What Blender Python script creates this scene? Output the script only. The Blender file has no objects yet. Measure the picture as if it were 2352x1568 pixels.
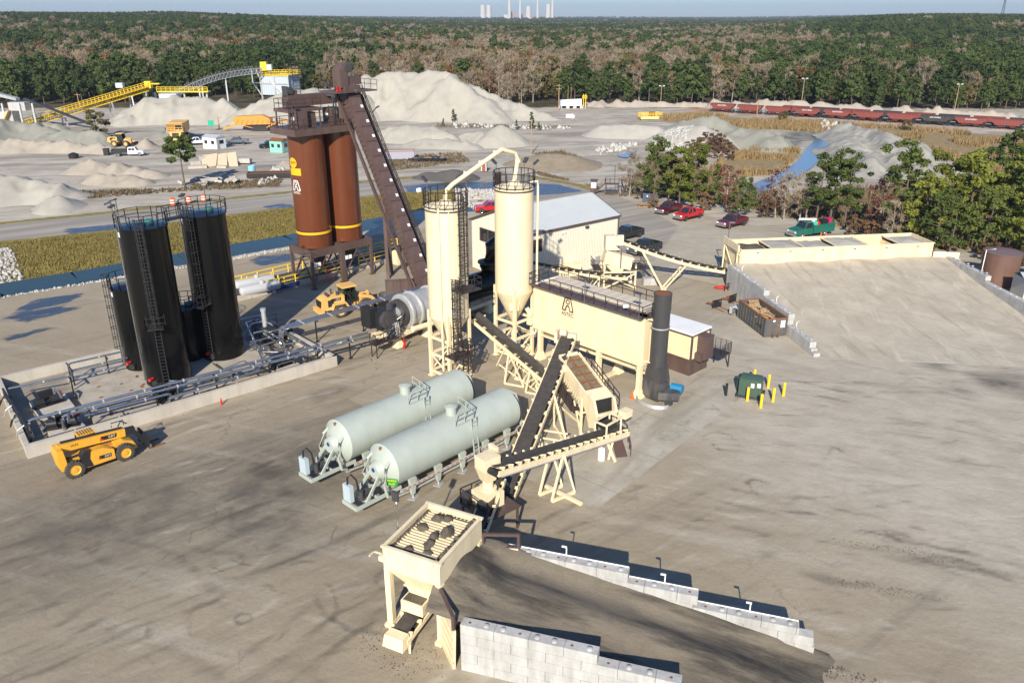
import bpy, math, random
import numpy as np
from mathutils import Vector, Matrix
R=math.radians
scene=bpy.context.scene
COL=scene.collection
# ---------------------------------------------------------------- camera
CAMH=32.0
cd=bpy.data.cameras.new('Camera'); cd.lens=28; cd.sensor_width=36; cd.clip_start=0.5; cd.clip_end=40000
cam=bpy.data.objects.new('Camera',cd); COL.objects.link(cam)
cam.location=(0,0,CAMH); cam.rotation_euler=(R(90-22.2),0,0)
scene.camera=cam
# ---------------------------------------------------------------- sky and sun
SUN_AZ,SUN_EL=R(9.0),R(29.3)          # shadows fall towards +Y turned 9 degrees to +X
w=bpy.data.worlds.new('World'); scene.world=w; w.use_nodes=True
nt=w.node_tree; nt.nodes.clear()
sky=nt.nodes.new('ShaderNodeTexSky'); sky.sky_type='NISHITA'; sky.sun_disc=False
sky.sun_elevation=SUN_EL; sky.sun_rotation=R(180)+SUN_AZ
sky.altitude=100; sky.air_density=1.0; sky.dust_density=0.4; sky.ozone_density=4.0
bg=nt.nodes.new('ShaderNodeBackground'); bg.inputs[1].default_value=0.085
ow=nt.nodes.new('ShaderNodeOutputWorld')
tn=nt.nodes.new('ShaderNodeMix'); tn.data_type='RGBA'; tn.blend_type='MULTIPLY'; tn.inputs[0].default_value=1; tn.inputs[7].default_value=(0.78,0.97,1.24,1)
nt.links.new(sky.outputs[0],tn.inputs[6]); nt.links.new(tn.outputs[2],bg.inputs[0]); nt.links.new(bg.outputs[0],ow.inputs[0])
sl=bpy.data.lights.new('sun','SUN'); sl.energy=4.9; sl.angle=R(0.53); sl.color=(1.0,0.915,0.77)
so=bpy.data.objects.new('sun',sl); COL.objects.link(so); so.location=(0,-50,80)
sd=Vector((math.sin(SUN_AZ)*math.cos(SUN_EL),math.cos(SUN_AZ)*math.cos(SUN_EL),-math.sin(SUN_EL)))
so.rotation_euler=sd.to_track_quat('-Z','Y').to_euler()
scene.view_settings.view_transform='Standard'; scene.view_settings.look='None'
scene.view_settings.exposure=0.57; scene.view_settings.gamma=1
scene.cycles.max_bounces=6; scene.cycles.transparent_max_bounces=6
# ---------------------------------------------------------------- site survey: where a sight line meets height z
F_,PT=1829.3,R(22.2); SP,CP=math.sin(PT),math.cos(PT)
def P(u,v,z=0.0):
    a=(u-1176)/F_; b=(v-784)/F_; t=(z-CAMH)/(-SP-b*CP)
    return Vector((a*t,(CP-b*SP)*t,z))
def Zat(x,y,v):
    b=(v-784)/F_; return CAMH-(b*y*CP+y*SP)/(CP-b*SP)
def T(u,v,y):
    a=(u-1176)/F_; b=(v-784)/F_; t=y/(CP-b*SP)
    return Vector((a*t,y,CAMH+t*(-SP-b*CP)))
# ---------------------------------------------------------------- materials
def lk(nt,a,b): nt.links.new(a,b)
def mat(name,col,rough=0.6,metal=0.0,var=0.12,scale=1.5,bump=0.0,bscale=20,spec=None,dirt=None,dscale=0.7,damt=0.45,emit=None,wave=None,coat=0):
    m=bpy.data.materials.new(name); m.use_nodes=True; nt=m.node_tree; ns=nt.nodes
    p=ns['Principled BSDF']; p.inputs['Roughness'].default_value=rough; p.inputs['Metallic'].default_value=metal
    if spec is not None: p.inputs['Specular IOR Level'].default_value=spec
    if coat: p.inputs['Coat Weight'].default_value=coat; p.inputs['Coat Roughness'].default_value=0.15
    tc=ns.new('ShaderNodeTexCoord')
    n=ns.new('ShaderNodeTexNoise'); n.inputs['Scale'].default_value=scale; n.inputs['Detail'].default_value=6; n.inputs['Roughness'].default_value=0.65
    lk(nt,tc.outputs['Object'],n.inputs['Vector'])
    mx=ns.new('ShaderNodeMix'); mx.data_type='RGBA'
    c=col; mx.inputs[6].default_value=(c[0]*(1-var),c[1]*(1-var),c[2]*(1-var),1); mx.inputs[7].default_value=(min(1,c[0]*(1+var)),min(1,c[1]*(1+var)),min(1,c[2]*(1+var)),1)
    lk(nt,n.outputs['Fac'],mx.inputs[0]); out=mx.outputs[2]
    if dirt:
        n2=ns.new('ShaderNodeTexNoise'); n2.inputs['Scale'].default_value=dscale; n2.inputs['Detail'].default_value=8; n2.inputs['Roughness'].default_value=0.7
        mp=ns.new('ShaderNodeMapping'); mp.inputs['Scale'].default_value=(1,1,0.22); mp.inputs['Location'].default_value=(3.1,7.7,1.3)
        lk(nt,tc.outputs['Object'],mp.inputs[0]); lk(nt,mp.outputs[0],n2.inputs['Vector'])
        rp=ns.new('ShaderNodeMapRange'); rp.inputs[1].default_value=0.43; rp.inputs[2].default_value=0.70; rp.inputs[4].default_value=damt
        lk(nt,n2.outputs['Fac'],rp.inputs[0])
        m2=ns.new('ShaderNodeMix'); m2.data_type='RGBA'; m2.inputs[7].default_value=(*dirt,1)
        lk(nt,rp.outputs[0],m2.inputs[0]); lk(nt,out,m2.inputs[6]); out=m2.outputs[2]
    lk(nt,out,p.inputs['Base Color'])
    if bump or wave:
        bp=ns.new('ShaderNodeBump'); bp.inputs['Strength'].default_value=bump or 1; bp.inputs['Distance'].default_value=0.05
        if wave:
            wv=ns.new('ShaderNodeTexWave'); wv.bands_direction=wave[0]; wv.inputs['Scale'].default_value=wave[1]
            lk(nt,tc.outputs['Object'],wv.inputs['Vector']); lk(nt,wv.outputs['Fac'],bp.inputs['Height'])
        else:
            n3=ns.new('ShaderNodeTexNoise'); n3.inputs['Scale'].default_value=bscale; n3.inputs['Detail'].default_value=5
            lk(nt,tc.outputs['Object'],n3.inputs['Vector']); lk(nt,n3.outputs['Fac'],bp.inputs['Height'])
        lk(nt,bp.outputs[0],p.inputs['Normal'])
    return m
def foliage(name,c1,c2,trans=0.25,scale=0.45):
    m=bpy.data.materials.new(name); m.use_nodes=True; nt=m.node_tree; ns=nt.nodes
    p=ns['Principled BSDF']; p.inputs['Roughness'].default_value=0.75; p.inputs['Specular IOR Level'].default_value=0.15
    tc=ns.new('ShaderNodeTexCoord'); n=ns.new('ShaderNodeTexNoise'); n.inputs['Scale'].default_value=scale; n.inputs['Detail'].default_value=4
    lk(nt,tc.outputs['Object'],n.inputs['Vector'])
    oi=ns.new('ShaderNodeObjectInfo')
    ma=ns.new('ShaderNodeMath'); ma.operation='MULTIPLY_ADD'; ma.inputs[1].default_value=0.7; lk(nt,oi.outputs['Random'],ma.inputs[0])
    mb=ns.new('ShaderNodeMath'); mb.operation='SUBTRACT'; mb.inputs[1].default_value=0.35; lk(nt,n.outputs['Fac'],mb.inputs[0]); lk(nt,mb.outputs[0],ma.inputs[2])
    mx=ns.new('ShaderNodeMix'); mx.data_type='RGBA'; mx.inputs[6].default_value=(*c1,1); mx.inputs[7].default_value=(*c2,1)
    mx.clamp_factor=True; lk(nt,ma.outputs[0],mx.inputs[0]); lk(nt,mx.outputs[2],p.inputs['Base Color'])
    if trans:
        tr=ns.new('ShaderNodeBsdfTranslucent'); lk(nt,mx.outputs[2],tr.inputs[0])
        ms=ns.new('ShaderNodeMixShader'); ms.inputs[0].default_value=trans
        lk(nt,p.outputs[0],ms.inputs[1]); lk(nt,tr.outputs[0],ms.inputs[2]); lk(nt,ms.outputs[0],ns['Material Output'].inputs[0])
    return m
CREAM=mat('cream_paint',(0.78,0.655,0.425),0.5,0,0.07,0.6,dirt=(0.56,0.455,0.295),damt=0.6,dscale=1.1)
BROWN=mat('brown_steel',(0.085,0.052,0.045),0.55,0,0.15,2,dirt=(0.16,0.12,0.10),damt=0.4)
SILO=mat('brown_silo_paint',(0.125,0.037,0.016),0.2,0,0.12,1.2,dirt=(0.15,0.055,0.028),damt=0.35)
BLACKT=mat('black_tank_paint',(0.0040,0.0042,0.0045),0.18,0,0.2,1.5,spec=0.28,dirt=(0.010,0.010,0.0095),damt=0.4)
BLACK=mat('black_metal',(0.018,0.018,0.019),0.5,0,0.2,3)
DKGREY=mat('dark_grey_paint',(0.045,0.045,0.047),0.45,0,0.2,1.2,dirt=(0.11,0.09,0.075),damt=0.4)
RAILM=mat('dark_rail_steel',(0.035,0.025,0.023),0.6,0,0.1,3)
GREEN=mat('pale_green_tank_paint',(0.40,0.445,0.395),0.42,0,0.06,0.5,dirt=(0.31,0.325,0.275),damt=0.5,dscale=0.5)
YEL=mat('safety_yellow',(0.82,0.55,0.02),0.5,0,0.1,3)
MACH=mat('machine_yellow',(0.74,0.365,0.025),0.45,0,0.1,2,dirt=(0.40,0.26,0.11),damt=0.5,dscale=1.6)
MACHD=mat('dusty_machine_yellow',(0.68,0.40,0.11),0.6,0,0.12,2,dirt=(0.5,0.38,0.22),damt=0.5)
GALV=mat('galvanised_pipe',(0.46,0.46,0.455),0.27,0.9,0.15,3,dirt=(0.25,0.24,0.225),damt=0.4,dscale=2)
SILVER=mat('weathered_silver',(0.55,0.55,0.54),0.45,0.5,0.15,2,dirt=(0.3,0.28,0.26),damt=0.5)
RUBBER=mat('tyre_rubber',(0.05,0.046,0.042),0.85,0,0.25,6,dirt=(0.12,0.10,0.08),damt=0.5,dscale=3)
BELT=mat('conveyor_belt_rubber',(0.045,0.039,0.034),0.8,0,0.25,4,dirt=(0.13,0.11,0.085),damt=0.4,dscale=2)
CONC=mat('concrete',(0.46,0.42,0.36),0.85,0,0.12,1.0,0.15,15,dirt=(0.27,0.24,0.20),damt=0.55)
BLOCK=mat('concrete_block',(0.43,0.425,0.405),0.85,0,0.28,0.7,0.3,8,dirt=(0.22,0.21,0.19),damt=0.7,dscale=1.1)
GLASS=mat('window_glass',(0.02,0.025,0.03),0.06,0,0.1,1,spec=0.7)
WHITE=mat('white_paint',(0.78,0.78,0.76),0.5,0,0.06,2,dirt=(0.5,0.47,0.42),damt=0.3)
RED=mat('red_paint',(0.52,0.02,0.015),0.4,0,0.1,2)
ORANGE=mat('traffic_orange',(0.85,0.12,0.01),0.5,0,0.08,3)
ROOFM=mat('galvalume_roof',(0.50,0.525,0.535),0.42,0.2,0.08,0.5)
SIDING=mat('cream_metal_siding',(0.64,0.60,0.50),0.5,0,0.05,0.7)
WOOD=mat('weathered_wood',(0.34,0.23,0.13),0.85,0,0.35,4)
RUST=mat('rusty_steel',(0.22,0.075,0.025),0.85,0,0.4,2.5)
GRAVM=mat('stone_dust',(0.40,0.375,0.325),0.95,0,0.12,0.35,0.4,6,spec=0.1,dirt=(0.33,0.31,0.275),damt=0.5,dscale=0.25)
DUSTM=mat('grey_screenings',(0.36,0.345,0.30),0.95,0,0.15,0.6,0.4,8,spec=0.1,dirt=(0.22,0.21,0.19),damt=0.6,dscale=0.5)
RAPM=mat('crushed_asphalt',(0.085,0.072,0.058),0.9,0,0.3,2.5,0.6,14,spec=0.15,dirt=(0.21,0.175,0.13),damt=0.6,dscale=0.5)
TEXTM=mat('dark_brown_lettering',(0.05,0.03,0.025),0.6)
BARK=mat('tree_bark',(0.12,0.09,0.065),0.9,0,0.3,4)
BARKG=mat('grey_bark',(0.30,0.26,0.215),0.9,0,0.25,4)
ROCKM=mat('white_rip_rap_rock',(0.43,0.415,0.38),0.9,0,0.3,1.2,0.5,4)
# ---------------------------------------------------------------- mesh collector
class B:
    def __init__(s): s.v=[]; s.f=[]
    def add(s,vs,fs):
        n=len(s.v); s.v.extend([Vector(v) for v in vs]); s.f.extend([tuple(i+n for i in f) for f in fs]); return s
    def box(s,c,d,rz=0,M=None):
        x,y,z=d[0]/2,d[1]/2,d[2]/2; c=Vector(c)
        q=M or Matrix.Rotation(rz,3,'Z')
        vs=[c+q@Vector((sx*x,sy*y,sz*z)) for sz in(-1,1) for sy in(-1,1) for sx in(-1,1)]
        return s.add(vs,[(0,2,3,1),(4,5,7,6),(0,1,5,4),(2,6,7,3),(0,4,6,2),(1,3,7,5)])
    def bar(s,p,q,w,h=None,up=(0,0,1)):
        p,q=Vector(p),Vector(q); d=q-p; L=d.length
        if L<1e-6: return s
        x=d/L; u=Vector(up)
        if abs(x.dot(u))>0.98: u=Vector((1,0,0))
        y=u.cross(x).normalized(); z=x.cross(y)
        return s.box((p+q)/2,(L,w,h or w),M=Matrix((x,y,z)).transposed())
    def ring(s,c,ax,r,n,ph=0):
        ax=Vector(ax).normalized(); u=Vector((0,0,1)) if abs(ax.z)<0.9 else Vector((1,0,0))
        a=u.cross(ax).normalized(); b=ax.cross(a)
        return [Vector(c)+a*(r*math.cos(2*math.pi*(i/n)+ph))+b*(r*math.sin(2*math.pi*(i/n)+ph)) for i in range(n)]
    def cyl(s,p,q,r,r2=None,n=20,cap=True,ph=0):
        p,q=Vector(p),Vector(q); r2=r if r2 is None else r2; ax=q-p
        vs=s.ring(p,ax,r,n,ph)+s.ring(q,ax,r2,n,ph)
        fs=[(i,(i+1)%n,n+(i+1)%n,n+i) for i in range(n)]
        if cap: fs+=[tuple(range(n-1,-1,-1)),tuple(range(n,2*n))]
        return s.add(vs,fs)
    def tube(s,pts,r,n=8,cap=True,closed=False):
        pts=[Vector(p) for p in pts]; m=len(pts); vs=[]
        for i,p in enumerate(pts):
            a=pts[i-1] if (i>0 or closed) else p; b=pts[(i+1)%m] if (i<m-1 or closed) else p
            vs+=s.ring(p,(b-a) if (b-a).length>1e-6 else (0,0,1),r,n)
        fs=[]
        for j in range(m if closed else m-1):
            k=(j+1)%m
            fs+=[(j*n+i,j*n+(i+1)%n,k*n+(i+1)%n,k*n+i) for i in range(n)]
        if cap and not closed: fs+=[tuple(range(n-1,-1,-1)),tuple(range((m-1)*n,m*n))]
        return s.add(vs,fs)
    def lathe(s,c,prof,n=28,ax=(0,0,1),cap=True):
        ax=Vector(ax).normalized(); vs=[]
        for r,z in prof: vs+=s.ring(Vector(c)+ax*z,ax,max(r,1e-4),n)
        fs=[]
        for j in range(len(prof)-1): fs+=[(j*n+i,j*n+(i+1)%n,(j+1)*n+(i+1)%n,(j+1)*n+i) for i in range(n)]
        if cap and prof[0][0]>0.001: fs.append(tuple(range(n-1,-1,-1)))
        if cap and prof[-1][0]>0.001: fs.append(tuple(range((len(prof)-1)*n,len(prof)*n)))
        return s.add(vs,fs)
    def prism(s,poly,y0,y1):            # polygon in the XZ plane swept along Y
        n=len(poly); vs=[(x,y0,z) for x,z in poly]+[(x,y1,z) for x,z in poly]
        return s.add(vs,[tuple(range(n)),tuple(range(2*n-1,n-1,-1))]+[(i,i+n,(i+1)%n+n,(i+1)%n) for i in range(n)])
    def slab(s,poly,z0,z1):             # polygon in XY raised from z0 to z1
        n=len(poly); vs=[(p[0],p[1],z0) for p in poly]+[(p[0],p[1],z1) for p in poly]
        return s.add(vs,[tuple(range(n-1,-1,-1)),tuple(range(n,2*n))]+[(i,(i+1)%n,(i+1)%n+n,i+n) for i in range(n)])
    def frus(s,c0,d0,c1,d1,rz=0,cap=True): # rectangular hopper between two rectangles
        q=Matrix.Rotation(rz,3,'Z'); vs=[]
        for c,d in((c0,d0),(c1,d1)):
            for sx,sy in((-1,-1),(1,-1),(1,1),(-1,1)): vs.append(Vector(c)+q@Vector((sx*d[0]/2,sy*d[1]/2,0)))
        fs=[(i,(i+1)%4,(i+1)%4+4,i+4) for i in range(4)]
        if cap: fs+=[(3,2,1,0),(4,5,6,7)]
        return s.add(vs,fs)
    def quad(s,a,b,c,d): return s.add([a,b,c,d],[(0,1,2,3)])
    def mesh(s,name,m=None,flat=False):
        me=bpy.data.meshes.new(name); me.from_pydata([tuple(v) for v in s.v],[],s.f); me.validate(); 
        bmf(me)
        if m: me.materials.append(m)
        if not flat:
            me.shade_smooth(); me.set_sharp_from_angle(angle=R(32))
        return me
import bmesh
def bmf(me):
    bm=bmesh.new(); bm.from_mesh(me); bmesh.ops.recalc_face_normals(bm,faces=bm.faces); bm.to_mesh(me); bm.free()
def npmesh(name,V,Fq,m,smooth=False):
    me=bpy.data.meshes.new(name); V=np.asarray(V,np.float32); Fq=np.asarray(Fq,np.int32); k=Fq.shape[1]
    me.vertices.add(len(V)); me.vertices.foreach_set('co',V.ravel())
    me.loops.add(Fq.size); me.loops.foreach_set('vertex_index',Fq.ravel())
    me.polygons.add(len(Fq)); me.polygons.foreach_set('loop_start',np.arange(0,Fq.size,k,dtype=np.int32))
    me.materials.append(m); me.update(calc_edges=True)
    if smooth: me.shade_smooth()
    return me
def link(name,me,parent=None,loc=None):
    o=bpy.data.objects.new(name,me); COL.objects.link(o)
    if parent: o.parent=parent
    if loc is not None: o.location=loc
    return o
def tag(o,label=None,cat=None,group=None,kind=None):
    if label: o['label']=label
    if cat: o['category']=cat
    if group: o['group']=group
    if kind: o['kind']=kind
    return o
class Thing:
    def __init__(s,name,label,cat,loc=(0,0,0),rz=0.0,group=None,kind=None):
        s.e=bpy.data.objects.new(name,None); COL.objects.link(s.e); s.e.empty_display_size=0.3
        s.e.location=loc; s.e.rotation_euler=(0,0,rz); tag(s.e,label,cat,group,kind)
        s.M=Matrix.Translation(loc)@Matrix.Rotation(rz,4,'Z'); s.I=s.M.inverted()
    def part(s,name,b,m,parent=None,label=None,w=False,flat=False):
        if w: b.v=[s.I@v for v in b.v]
        o=link(name,b.mesh(name,m,flat) if isinstance(b,B) else b,parent or s.e)
        if label: o['label']=label
        return o
    def rep(s,name,me,M,parent=None):    # one more part sharing a mesh, placed by a local matrix
        o=link(name,me,parent or s.e); o.matrix_local=M; return o
    def L(s,p): return s.I@Vector(p)
def single(name,b,m,label,cat,group=None,loc=(0,0,0),rz=0,kind=None,flat=False):
    o=link(name,b.mesh(name,m,flat) if isinstance(b,B) else b,loc=loc); o.rotation_euler=(0,0,rz); return tag(o,label,cat,group,kind)
def dup(root,loc,rz=0,label=None,group=None,scale=None,recolor=None):
    def cp(o,par):
        c=o.copy(); COL.objects.link(c)
        if par is not None: c.parent=par
        if recolor and o.type=='MESH' and o.data.materials and o.data.materials[0] in recolor:
            k=(o.data.name,recolor[o.data.materials[0]].name)
            if k not in dup.cache:
                me=o.data.copy(); me.materials[0]=recolor[o.data.materials[0]]; dup.cache[k]=me
            c.data=dup.cache[k]
        for ch in kids.get(o.name,[]): cp(ch,c)
        return c
    kids={}
    for o in COL.objects:
        if o.parent: kids.setdefault(o.parent.name,[]).append(o)
    r=cp(root,None); r.location=loc; r.rotation_euler=(0,0,rz)
    if scale: r.scale=(scale,)*3 if not hasattr(scale,'__len__') else scale
    if label: r['label']=label
    if group: r['group']=group
    return r
dup.cache={}
def text_mesh(name,body,size,m,depth=0.008,align='CENTER'):
    cu=bpy.data.curves.new('lettering','FONT'); cu.body=body; cu.size=size; cu.align_x=align; cu.align_y='CENTER'; cu.extrude=depth
    ob=bpy.data.objects.new('lettering',cu); COL.objects.link(ob)
    dg=bpy.context.evaluated_depsgraph_get(); me=bpy.data.meshes.new_from_object(ob.evaluated_get(dg)); me.name=name
    bpy.data.objects.remove(ob); bpy.data.curves.remove(cu); me.materials.clear(); me.materials.append(m); return me
def frame_M(o,x,up):                      # matrix whose local X runs along x and local Y along up
    x=Vector(x).normalized(); z=x.cross(Vector(up)).normalized(); y=z.cross(x)
    M=Matrix((x,y,z)).transposed().to_4x4(); M.translation=o; return M
# ---------------------------------------------------------------- railings, ladders, conveyors
def railing(b,pts,h=1.05,step=1.4,r=0.028,closed=False,rows=(1.0,0.52)):
    pts=[Vector(p) for p in pts]
    if closed: pts=pts+[pts[0]]
    for a,c in zip(pts[:-1],pts[1:]):
        n=max(1,round((c-a).length/step))
        for i in range(n+1):
            q=a.lerp(c,i/n); b.bar(q,q+Vector((0,0,h)),r*1.8)
        for k in rows: b.bar(a+Vector((0,0,h*k)),c+Vector((0,0,h*k)),r*1.8)
    return b
def ladder(b,foot,head,out,wd=0.45,r=0.025,step=0.32):
    foot,head,out=Vector(foot),Vector(head),Vector(out).normalized(); side=Vector((-out.y,out.x,0))
    for sg in(-1,1): b.bar(foot+side*sg*wd/2,head+side*sg*wd/2,r*2)
    n=int((head-foot).length/step)
    for i in range(1,n): c=foot.lerp(head,i/n); b.bar(c-side*wd/2,c+side*wd/2,r*1.5)
    return b
def cage(b,foot,head,out,rad=0.38,step=0.9,r=0.02,nb=5):
    foot,head,out=Vector(foot),Vector(head),Vector(out).normalized(); side=Vector((-out.y,out.x,0))
    def pt(c,a): return c+side*(rad*math.cos(a))+out*(rad*math.sin(a)*1.6)
    A=[math.pi*i/10 for i in range(11)]
    n=max(1,int((head-foot).length/step))
    for i in range(n+1):
        c=foot.lerp(head,i/n); q=[pt(c,a) for a in A]
        for x,y in zip(q[:-1],q[1:]): b.bar(x,y,r*2.6,r*2.6)
    for k in range(nb):
        a=math.pi*(k+0.5)/nb; b.bar(pt(foot,a),pt(head,a),r*1.8)
    return b
def conveyor(t,p,q,wd=0.9,fr=0.28,m=None,belt=None,step=1.2,sag=0.0,pans=True,hd=0.0):
    """belt conveyor between world points p and q: parts frame, belt, pulleys and every idler"""
    m=m or CREAM; belt=belt or BELT; p,q=t.L(p),t.L(q); d=(q-p); L=d.length; x=d/L; side=Vector((0,0,1)).cross(x).normalized(); up=x.cross(side)
    N=12 if sag else 1
    def at(s): 
        c=p+d*s
        if sag: c=c-Vector((0,0,1))*(sag*4*s*(1-s))
        return c
    f=B()
    for sg in(-1,1):
        for i in range(N): f.bar(at(i/N)+side*sg*(wd/2+0.14),at((i+1)/N)+side*sg*(wd/2+0.14),0.09,fr,up)
    k=max(2,int(L/1.5))
    for i in range(k+1):
        c=at(i/k)-up*fr*0.3; f.bar(c-side*(wd/2+0.12),c+side*(wd/2+0.12),0.07,0.07)
        if hd and i<k:
            c2=at((i+1)/k); 
            for sg in(-1,1):
                s_=side*sg*(wd/2+0.14); f.bar(c+s_,at((i+.5)/k)-up*hd+s_,0.06); f.bar(at((i+.5)/k)-up*hd+s_,c2+s_,0.06)
    if hd:
        for sg in(-1,1): f.bar(at(0.02)-up*hd*0.9+side*sg*(wd/2+.14),at(0.98)-up*hd*0.9+side*sg*(wd/2+.14),0.08)
    t.part('frame',f,m)
    b=B(); n=24 if sag else 8; vs=[];fs=[]
    for i in range(n+1):
        c=at(i/n)+up*(fr*0.5+0.10)
        for w_,h_ in((-wd/2,0.13),(-wd/4,0.01),(wd/4,0.01),(wd/2,0.13)): vs.append(c+side*w_+up*h_)
    for i in range(n):
        for j in range(3): fs.append((i*4+j,i*4+j+1,(i+1)*4+j+1,(i+1)*4+j))
    b.add(vs,fs)
    for s0,s1 in((0.0,1.0),):
        for i in range(N): b.bar(at(s0+(s1-s0)*i/N)-up*fr*0.55,at(s0+(s1-s0)*(i+1)/N)-up*fr*0.55,wd*0.95,0.02,up)
    t.part('belt',b,belt)
    for s in(0.0,1.0):
        c=at(s)-up*0.02; t.part('pulley',B().cyl(c-side*(wd/2+.05),c+side*(wd/2+.05),fr*0.62,n=14),BLACK)
    ib=B()
    for sg in(-1,1):
        ib.bar((0,sg*(wd/2+0.16),fr*0.5),(0,sg*(wd/2+0.2),fr*0.5+0.26),0.07,0.09); ib.bar((0,sg*wd*0.2,fr*.5+0.03),(0,sg*(wd/2+0.2),fr*.5+0.22),0.10,0.10)
    ib.bar((0,-wd/2-.2,fr*.5+.02),(0,wd/2+.2,fr*.5+.02),0.10,0.05)
    me=ib.mesh('idler',m); n=max(2,int(L/step))
    for i in range(n):
        s=(i+0.5)/n; M=Matrix((x,side,up)).transposed().to_4x4(); M.translation=at(s); t.rep('idler',me,M)
    return at
# ---------------------------------------------------------------- value noise for terrain and piles
_rng=np.random.RandomState(5); _tab=_rng.rand(256,256)
def vn(x,y):
    x=np.asarray(x,float); y=np.asarray(y,float); xi=np.floor(x).astype(int); yi=np.floor(y).astype(int); fx=x-xi; fy=y-yi
    fx=fx*fx*(3-2*fx); fy=fy*fy*(3-2*fy); g=lambda a,b:_tab[a%256,b%256]
    return (g(xi,yi)*(1-fx)+g(xi+1,yi)*fx)*(1-fy)+(g(xi,yi+1)*(1-fx)+g(xi+1,yi+1)*fx)*fy
def fbm(x,y,o=4):
    s=0;a=.5;f=1
    for i in range(o): s=s+a*vn(x*f+17.3*i,y*f+9.1*i); a*=.5; f*=2.03
    return s
def poly_sd(X,Y,poly):                    # signed distance to polygon, negative inside
    d=np.full(X.shape,1e9); ins=np.zeros(X.shape,bool); n=len(poly)
    for i in range(n):
        ax,ay=poly[i][0],poly[i][1]; bx,by=poly[(i+1)%n][0],poly[(i+1)%n][1]
        ex,ey=bx-ax,by-ay; t=np.clip(((X-ax)*ex+(Y-ay)*ey)/(ex*ex+ey*ey+1e-9),0,1)
        d=np.minimum(d,np.hypot(X-ax-t*ex,Y-ay-t*ey))
        c=((ay>Y)!=(by>Y))&(X<(bx-ax)*(Y-ay)/((by-ay) if abs(by-ay)>1e-9 else 1e-9)+ax); ins^=c
    return np.where(ins,-d,d)
def line_d(X,Y,pts):
    d=np.full(X.shape,1e9)
    for a,b in zip(pts[:-1],pts[1:]):
        ex,ey=b[0]-a[0],b[1]-a[1]; t=np.clip(((X-a[0])*ex+(Y-a[1])*ey)/(ex*ex+ey*ey+1e-9),0,1)
        d=np.minimum(d,np.hypot(X-a[0]-t*ex,Y-a[1]-t*ey))
    return d
# ================================================================ GROUND
def PL(pts,z=0): return [(P(u,v,z).x,P(u,v,z).y) for u,v in pts]
WATERZ=-0.45
DITCH=PL([(-420,770),(0,673),(180,643),(427,598),(680,554),(840,522),(1000,492),(1085,478)],WATERZ)
BANKG=PL([(-300,640),(0,559),(273,530),(512,499),(676,477),(840,455),(929,445),(1060,434),(1120,450),(1085,480),(1000,492),(840,512),(680,542),(427,584),(273,603),(58,643),(-300,730)])
ROADP=PL([(-500,600),(0,512),(260,486),(410,468),(669,440),(833,417),(949,407),(1007,398),(1076,393),(1150,394),(1230,406),(1332,425),(1400,446),(1470,470),(1560,520),(1500,600),(1330,560),(1230,480),(1150,438),(1041,434),(973,439),(929,444),(840,454),(676,477),(512,499),(273,530),(0,558),(-500,660)])
LIGHT=PL([(1480,640),(1690,610),(2150,590),(2600,690),(3400,1000),(3400,1700),(2480,1480),(2080,1300),(1800,1160),(1600,1060),(1520,900)])
PAVE=PL([(-600,720),(0,682),(430,610),(677,568),(1000,520),(1200,470),(1360,440),(1500,470),(1720,515),(1900,560),(2600,640),(4200,1100),(4000,2400),(-1500,2400)])
CARP=PL([(1290,450),(1360,440),(1500,470),(1720,515),(1900,560),(1700,640),(1660,760),(1560,760),(1480,620),(1340,560)])
REEDS=[PL([(1500,270),(1626,263),(1682,269),(1895,283),(2100,297),(2400,317),(2400,420),(2050,340),(1895,300),(1720,297),(1682,290),(1531,281)]),
       PL([(1650,372),(1800,314),(1822,345),(1841,352),(1787,398),(1680,410),(1600,420)]),PL([(1225,352),(1290,347),(1338,362),(1320,380),(1250,378)])]
CREEK=PL([(1872,318),(1914,323),(1907,343),(1894,354),(1862,384),(1835,402),(1789,418),(1745,445),(1690,450),(1735,418),(1789,397),(1824,376),(1840,360),(1851,341),(1864,330)])
MUD=PL([(1830,296),(1930,292),(1930,316),(1845,322),(1810,350),(1700,352),(1660,330),(1780,312)])
POND=PL([(1418,352),(1440,347),(1461,349),(1458,357),(1436,361),(1420,358)])
SCRUB=PL([(1420,452),(1450,410),(1500,350),(1660,400),(1800,450),(2000,430),(2100,420),(2700,360),(2800,600),(2150,575),(1900,518),(1720,482),(1520,456)])
WET=[PL([(925,428),(1040,418),(1180,420),(1280,424),(1345,440),(1200,452),(1150,438),(1041,433),(940,443)]),PL([(140,523),(190,520),(280,513),(300,520),(273,529),(150,540)]),PL([(600,474),(650,466),(676,470),(676,477),(610,482)]),
     PL([(0,735),(60,690),(120,680),(210,668),(150,705),(220,700),(60,745)]),PL([(0,775),(100,750),(190,738),(150,752),(0,790)]),PL([(560,600),(600,585),(680,580),(690,600),(600,612)]),
     PL([(725,905),(780,888),(806,888),(790,900),(735,922)]),PL([(2120,838),(2150,825),(2180,840),(2165,848)]),PL([(2230,860),(2300,848),(2380,860),(2380,920),(2330,905),(2270,890)]),PL([(2190,888),(2215,895),(2228,910),(2205,905)])]
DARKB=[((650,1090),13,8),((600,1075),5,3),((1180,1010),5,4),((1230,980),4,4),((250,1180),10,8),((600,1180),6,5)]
def axis(parts):
    out=[]
    for a,b,st in parts: out+=list(np.arange(a,b,st))
    return np.array(out+[parts[-1][1]])
def geo(a,b,n): return list(np.geomspace(a,b,n))
xs=np.array([-x for x in geo(270,9000,26)][::-1]+list(np.arange(-267,-90,2.6))+list(np.arange(-90,-48,1.1))+list(np.arange(-48,46,.26))+list(np.arange(46.2,90,1.1))+list(np.arange(90,267,2.6))+geo(270,9000,26))
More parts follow.
